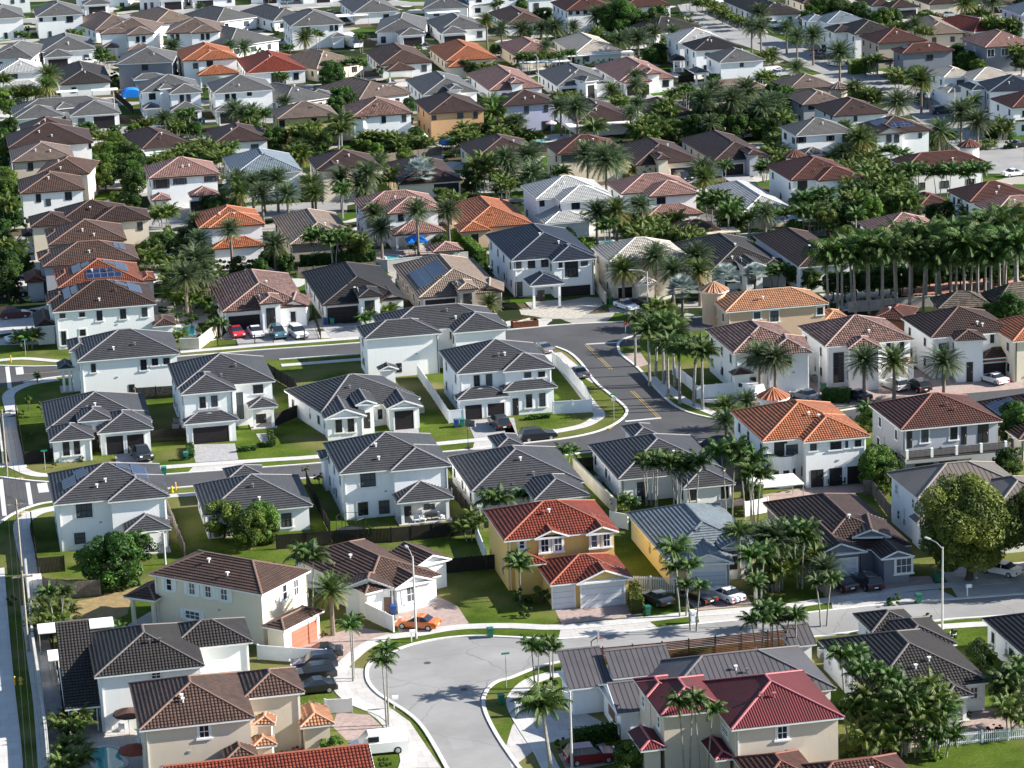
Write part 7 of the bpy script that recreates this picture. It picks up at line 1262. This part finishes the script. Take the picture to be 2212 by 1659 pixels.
def canopy(t, x, y, w_, d_, h, col, desc, kind='pyr'):
    p = G(FX(t, x, y), h*.9); root = empty('canopy', (p.x, p.y, 0)); m = MB(); a = w_/2; b = d_/2
    if kind == 'pyr':
        c = [(-a, -b, h), (a, -b, h), (a, b, h), (-a, b, h)]; c2 = [(-a*.55, -b*.55, h+.5), (a*.55, -b*.55, h+.5), (a*.55, b*.55, h+.5), (-a*.55, b*.55, h+.5)]
        for i in range(4): j = (i+1) % 4; m.face([c[i], c[j], c2[j], c2[i]]); m.face([c2[i], c2[j], (0, 0, h+1.0)]); m.face([(c[i][0], c[i][1], h-.25), (c[j][0], c[j][1], h-.25), c[j], c[i]])
    elif kind == 'flat': m.box(-a, -b, h, a, b, h+.12)
    else:
        n = 12
        for i in range(n): t0, t1 = math.pi*i/n, math.pi*(i+1)/n; m.face([(-a*math.cos(t0), -b, h*.35+math.sin(t0)*h*.65), (-a*math.cos(t1), -b, h*.35+math.sin(t1)*h*.65), (-a*math.cos(t1), b, h*.35+math.sin(t1)*h*.65), (-a*math.cos(t0), b, h*.35+math.sin(t0)*h*.65)])
        m.face([(-a*math.cos(math.pi*i/n), -b+.01, h*.35+math.sin(math.pi*i/n)*h*.65) for i in range(n+1)]+[(a, -b+.01, 0), (-a, -b+.01, 0)]); m.box(-a, -b, 0, -a+.04, b, h*.36); m.box(a-.04, -b, 0, a, b, h*.36)
    m.build('cover', plain('fabric_%s' % desc[:6], col, .8), root)
    f = MB()
    for sx in (-1, 1):
        for sy in (-1, 1): f.box(sx*(a-.1)-.04, sy*(b-.1)-.04, 0, sx*(a-.1)+.04, sy*(b-.1)+.04, h*.36 if kind == 'arch' else h)
    f.build('frame', METL, root); thing(root, desc, 'canopy', p, rel=False)
canopy((1, 1), 1385, 425, 3.4, 3.4, 2.3, (.01, .16, .55, 1), 'bright blue pop-up canopy on terrace'); canopy((2, 2), 1880, 570, 6.2, 11, 4.2, (.015, .017, .022, 1), 'black arched vehicle shelter beside orange roof house', 'arch'); canopy((3, 2), 60, 860, 6, 4.5, 2.6, (.78, .78, .76, 1), 'white flat pergola before bay window', 'flat'); canopy((0, 3), 655, 450, 8, 3, 2.4, (.72, .7, .68, 1), 'white flat-roofed shed at left', 'flat'); canopy((0, 3), 550, 700, 3.2, 3.2, 2.3, (.74, .72, .70, 1), 'white square awning on left patio', 'flat')
canopy((1, 0), 820, 140, 9, 5, 2.6, (.74, .75, .76, 1), 'long white patio cover among grey roofs', 'flat'); canopy((2, 0), 750, 475, 17, 3.5, 2.6, (.72, .74, .76, 1), 'long white awning before cream roof', 'flat'); canopy((2, 0), 820, 1075, 17, 4.5, 2.7, (.76, .76, .76, 1), 'wide white patio cover before brown roof', 'flat'); canopy((1, 0), 1380, 1180, 4.5, 4.5, 2.2, (.78, .78, .78, 1), 'white party tent behind white house'); canopy((1, 0), 1680, 1240, 4.2, 4.2, 2.6, (.02, .10, .28, 1), 'dark blue canopy beside play set'); canopy((0, 0), 1130, 770, 4.2, 4.2, 1.8, (.01, .2, .7, 1), 'blue dome tent behind grey house', 'arch'); canopy((2, 1), 1800, 350, 6, 4, 2.6, (.55, .47, .36, 1), 'sand-coloured awning by the pale pool', 'flat')
canopy((2, 0), 280, 545, 12, 3.5, 2.6, (.6, .66, .74, 1), 'pale blue awning before rosy roof', 'flat'); canopy((3, 1), 230, 245, 10, 4, 2.7, (.4, .5, .62, 1), 'blue-grey awning among palms', 'flat'); canopy((3, 1), 500, 70, 8, 4, 2.7, (.78, .78, .78, 1), 'white patio cover behind palms', 'flat'); canopy((1, 0), 1620, 115, 9, 3, 2.7, (.78, .78, .78, 1), 'white awning on far grey house', 'flat'); canopy((2, 0), 1830, 20, 4, 5, 2.6, (.5, .5, .5, 1), 'grey flat cover at top', 'flat'); canopy((0, 0), 580, 800, 5, 3, 2.4, (.7, .7, .7, 1), 'pale awning beside dark grey roof', 'flat'); canopy((0, 0), 905, 785, 6, 3, 2.4, (.7, .7, .7, 1), 'white striped awning beside pool', 'flat')
house((1, 1), 'white', 'pink', [((1530, 522), (1790, 500), (1460, 465), 2.9, 'LRFB', 'p')], auto=False, kindname='gazebo', row='terrace gazebo', vents=0)
house((2, 1), 'white', 'brown', [((1430, 352), (1812, 326), 7, 2.9, 'LRFB', 'p')], auto=False, kindname='cabana', row='cabana behind cream roof', vents=0)
house((3, 1), 'taupe', 'thatch', [((1470, 1010), (1960, 990), 7, 2.6)], auto=False, kindname='thatched_hut', row='thatched huts by royal palms', pitch=.5, vents=0); house((3, 1), 'taupe', 'thatch', [((1960, 960), (2500, 930), 7, 3.0)], auto=False, kindname='thatched_hut', row='thatched huts by royal palms', pitch=.6, vents=0)
def chair(t, x, y, z, mat, desc, rz=0):
    p = G(FX(t, x, y), z); root = empty('patio_chair', (p.x, p.y, z)); root.rotation_euler = (0, 0, rz); m = MB(); m.box(-.32, -.32, .32, .32, .32, .44); m.build('seat', mat, root); m = MB(); m.box(-.32, .26, .44, .32, .34, .95); m.build('backrest', mat, root)
    for sx in (-1, 1):
        for sy in (-1, 1): m = MB(); m.box(sx*.27-.03, sy*.27-.03, 0, sx*.27+.03, sy*.27+.03, .32); m.build('leg', mat, root)
    thing(root, desc, 'chair', p, rel=False)
def table(t, x, y, mat, desc):
    p = G(FX(t, x, y)); root = empty('patio_table', (p.x, p.y, 0)); m = MB(); m.tube([(0, 0, .7), (0, 0, .75)], .75, 18); m.build('tabletop', mat, root); m = MB(); m.tube([(0, 0, 0), (0, 0, .7)], .06, 8); m.tube([(0, 0, 0), (0, 0, .05)], .35, 12); m.build('leg', mat, root); thing(root, desc, 'table', p, rel=False)
chair((1, 2), 1390, 1195, .1, WFEN, 'white chair on covered patio, left'); chair((1, 2), 1450, 1190, .1, WFEN, 'white chair on covered patio, middle', 1); chair((1, 2), 1600, 1165, .1, WFEN, 'white cushioned chair on covered patio, right', 2); table((1, 2), 1520, 1180, IRON, 'dark round table on covered patio')
chair((2, 2), 1080, 1050, 0, WFEN, 'pale cushioned seat behind grey house, left', .3); chair((2, 2), 1150, 1030, 0, IRON, 'dark patio seat behind grey house', .6); table((3, 2), 590, 870, IRON, 'dark dining table under arcade'); chair((3, 2), 540, 880, 0, IRON, 'dark chair left of arcade table', 1.5); chair((3, 2), 640, 870, 0, IRON, 'dark chair right of arcade table', -1.5); chair((3, 2), 452, 880, 0, plain('red_plastic', (.5, .06, .02, 1)), 'red chair between arcade pillars')
chair((0, 3), 940, 1350, 0, WFEN, 'white cushioned chair by left pool', 3.1); chair((0, 3), 1060, 1340, 0, WFEN, 'second cushioned chair nearer brown roof', 2.9); table((0, 3), 770, 1210, WFEN, 'small white table under black awning'); chair((3, 3), 1600, 1240, 0, plain('mint', (.3, .5, .45, 1)), 'mint chair under porch', 1); table((3, 3), 1630, 1180, WFEN, 'white table under porch'); chair((0, 2), 1270, 1460, 0, WFEN, 'white patio seat left behind round tree'); chair((0, 2), 1350, 1450, 0, WFEN, 'white patio seat right behind round tree', .4)
# balconies on the two second-row houses at right
def balcony(t, A, B, dep, z, mat, desc):
    a = G(FX(t, *A), z); b = G(FX(t, *B), z); y = (a.y+b.y)/2; root = empty('balcony', (a.x, y, z)); L = b.x-a.x; m = MB(); m.box(0, 0, -.16, L, dep, 0); m.build('slab', plain('deck', (.06, .055, .055, 1), .8), root); n = 4; m = MB()
    for i in range(n+1): x = L*i/n; m.box(x-.16, -.02, -.02, x+.16, .3, 1.15)
    m.build('post', TRIM, root); m = MB()
    for i in range(n):
        x0, x1 = L*i/n+.16, L*(i+1)/n-.16; m.box(x0, .1, .95, x1, .16, 1.03); m.box(x0, .1, .12, x1, .16, .18); k = int((x1-x0)/.16)
        for q in range(1, k): xx = x0+(x1-x0)*q/k; m.box(xx-.02, .12, .16, xx+.02, .15, .95)
    m.build('railing', IRON, root); thing(root, desc, 'balcony', (a.x, y), rel=False)
balcony((3, 2), (1200, 650), (2060, 575), 3.0, 3.1, TRIM, 'long balcony with iron railing under red-brown roof')
p = G(FX((0, 3), 280, 1659)); 
p = G(FX((3, 3), 1600, 525)); 
m = MB(); m.tube([(p.x, p.y, 0), (p.x, p.y, .5)], [.3, .36], 10); thing(m.build('plant_pot', TRIM, None, (p.x, p.y, 0)), 'white plant pot by right lamp post', 'plant pot', p, rel=False)
# skip with rubble beside the building site
p = G(FX((2, 1), 110, 1165)); root = empty('skip', (p.x, p.y, 0)); m = MB(); m.box(-2, -.9, 0, 2, -.82, 1.1); m.box(-2, .82, 0, 2, .9, 1.1); m.box(-2, -.82, 0, -1.92, .82, 1.1); m.box(1.92, -.82, 0, 2, .82, 1.1); m.box(-1.92, -.82, 0, 1.92, .82, .08); m.build('bin_body', plain('rust', (.14, .05, .025, 1), .8, var=.4), root); m = MB(); m.box(-1.7, -.7, .08, 1.6, .7, .8); m.tube([(-1.3, -.4, .9), (.9, .3, 1.1)], .2, 8); m.build('rubble', RUB, root); thing(root, 'rusty brown skip full of rubble before building site', 'skip', p, rel=False)
tag(WK.build('sidewalk', WALK), kind='structure'); tag(KB.build('kerb', KERB), kind='structure')
dm = MB()
for q in DR: dm.face([(v.x, v.y, .017) for v in q])
if DR: tag(dm.build('driveway', PAVG), kind='structure')

# =====================================================================  LABELS
ORD = ['first', 'second', 'third', 'fourth', 'fifth', 'sixth', 'seventh', 'eighth', 'ninth', 'tenth', 'eleventh', 'twelfth', 'thirteenth', 'fourteenth', 'fifteenth', 'sixteenth', 'seventeenth', 'eighteenth', 'nineteenth', 'twentieth']
def ordn(i): return ORD[i] if i < 20 else 'twenty-'+ORD[i-20] if i < 29 else 'thirtieth' if i == 29 else 'thirty-'+ORD[min(i-30, 8)]
rows = {}
for h in HOUSES: rows.setdefault(h['row'], []).append(h)
for rn, hs in rows.items():
    hs.sort(key=lambda h: h['x'])
    for i, h in enumerate(hs):
        kn = h['name'].replace('_', ' ')
        h['ref'] = ('%s roof of %s' % (h['roof'], rn)) if len(hs) == 1 else '%s house, %s' % (ordn(i), rn)
        if kn == 'house': lab = '%s %s house, %s tile roof, %s from left in %s' % (h['wall'], 'two-storey' if h['st'] == 2 else 'low', h['roof'], ordn(i), rn)
        else: lab = '%s with %s roof, %s from left, %s' % (kn, h['roof'], ordn(i), rn)
        lab = lab.replace('metal tile roof', 'metal roof').replace('ribbed tile', 'ribbed')
        tag(h['o'], lab, {'house': 'house', 'garden_shed': 'shed', 'garage_annexe': 'garage', 'entry_annexe': 'porch', 'gazebo': 'gazebo', 'cabana': 'cabana', 'thatched_hut': 'hut'}[h['name']], 'houses in the %s' % rn if kn == 'house' else None)
bins = {}
for v in PLANTS:
    h = min([H for H in HOUSES if H['name'] == 'house'], key=lambda h: (h['pos']-v['pos']).length); d = v['pos']-h['pos']
    v['px'] = proj((v['pos'].x, v['pos'].y, v['h'])); hx = proj((h['pos'].x, h['pos'].y, 3))
    rel = 'left of' if d.x < -6 and abs(d.x) > abs(d.y)*.7 else 'right of' if d.x > 6 and abs(d.x) > abs(d.y)*.7 else 'before' if d.y < 0 else 'behind'
    
    v['lab'] = '%s %s %s' % (v['desc'], rel, h['ref'].replace('house, ', 'house of ')); bins.setdefault(v['lab'], []).append(v)
for lab, vs in bins.items():
    vs.sort(key=lambda v: v['px'][0])
    for i, v in enumerate(vs):
        l = lab if len(vs) == 1 else '%s %s' % (ordn(i), lab)
        w = l.split()
        tag(v['o'], l, v['cat'], {'palm tree': 'palm trees around the houses', 'tree': 'leafy trees around the houses', 'shrub': 'shrubs around the houses', 'hedge': None}[v['cat']])
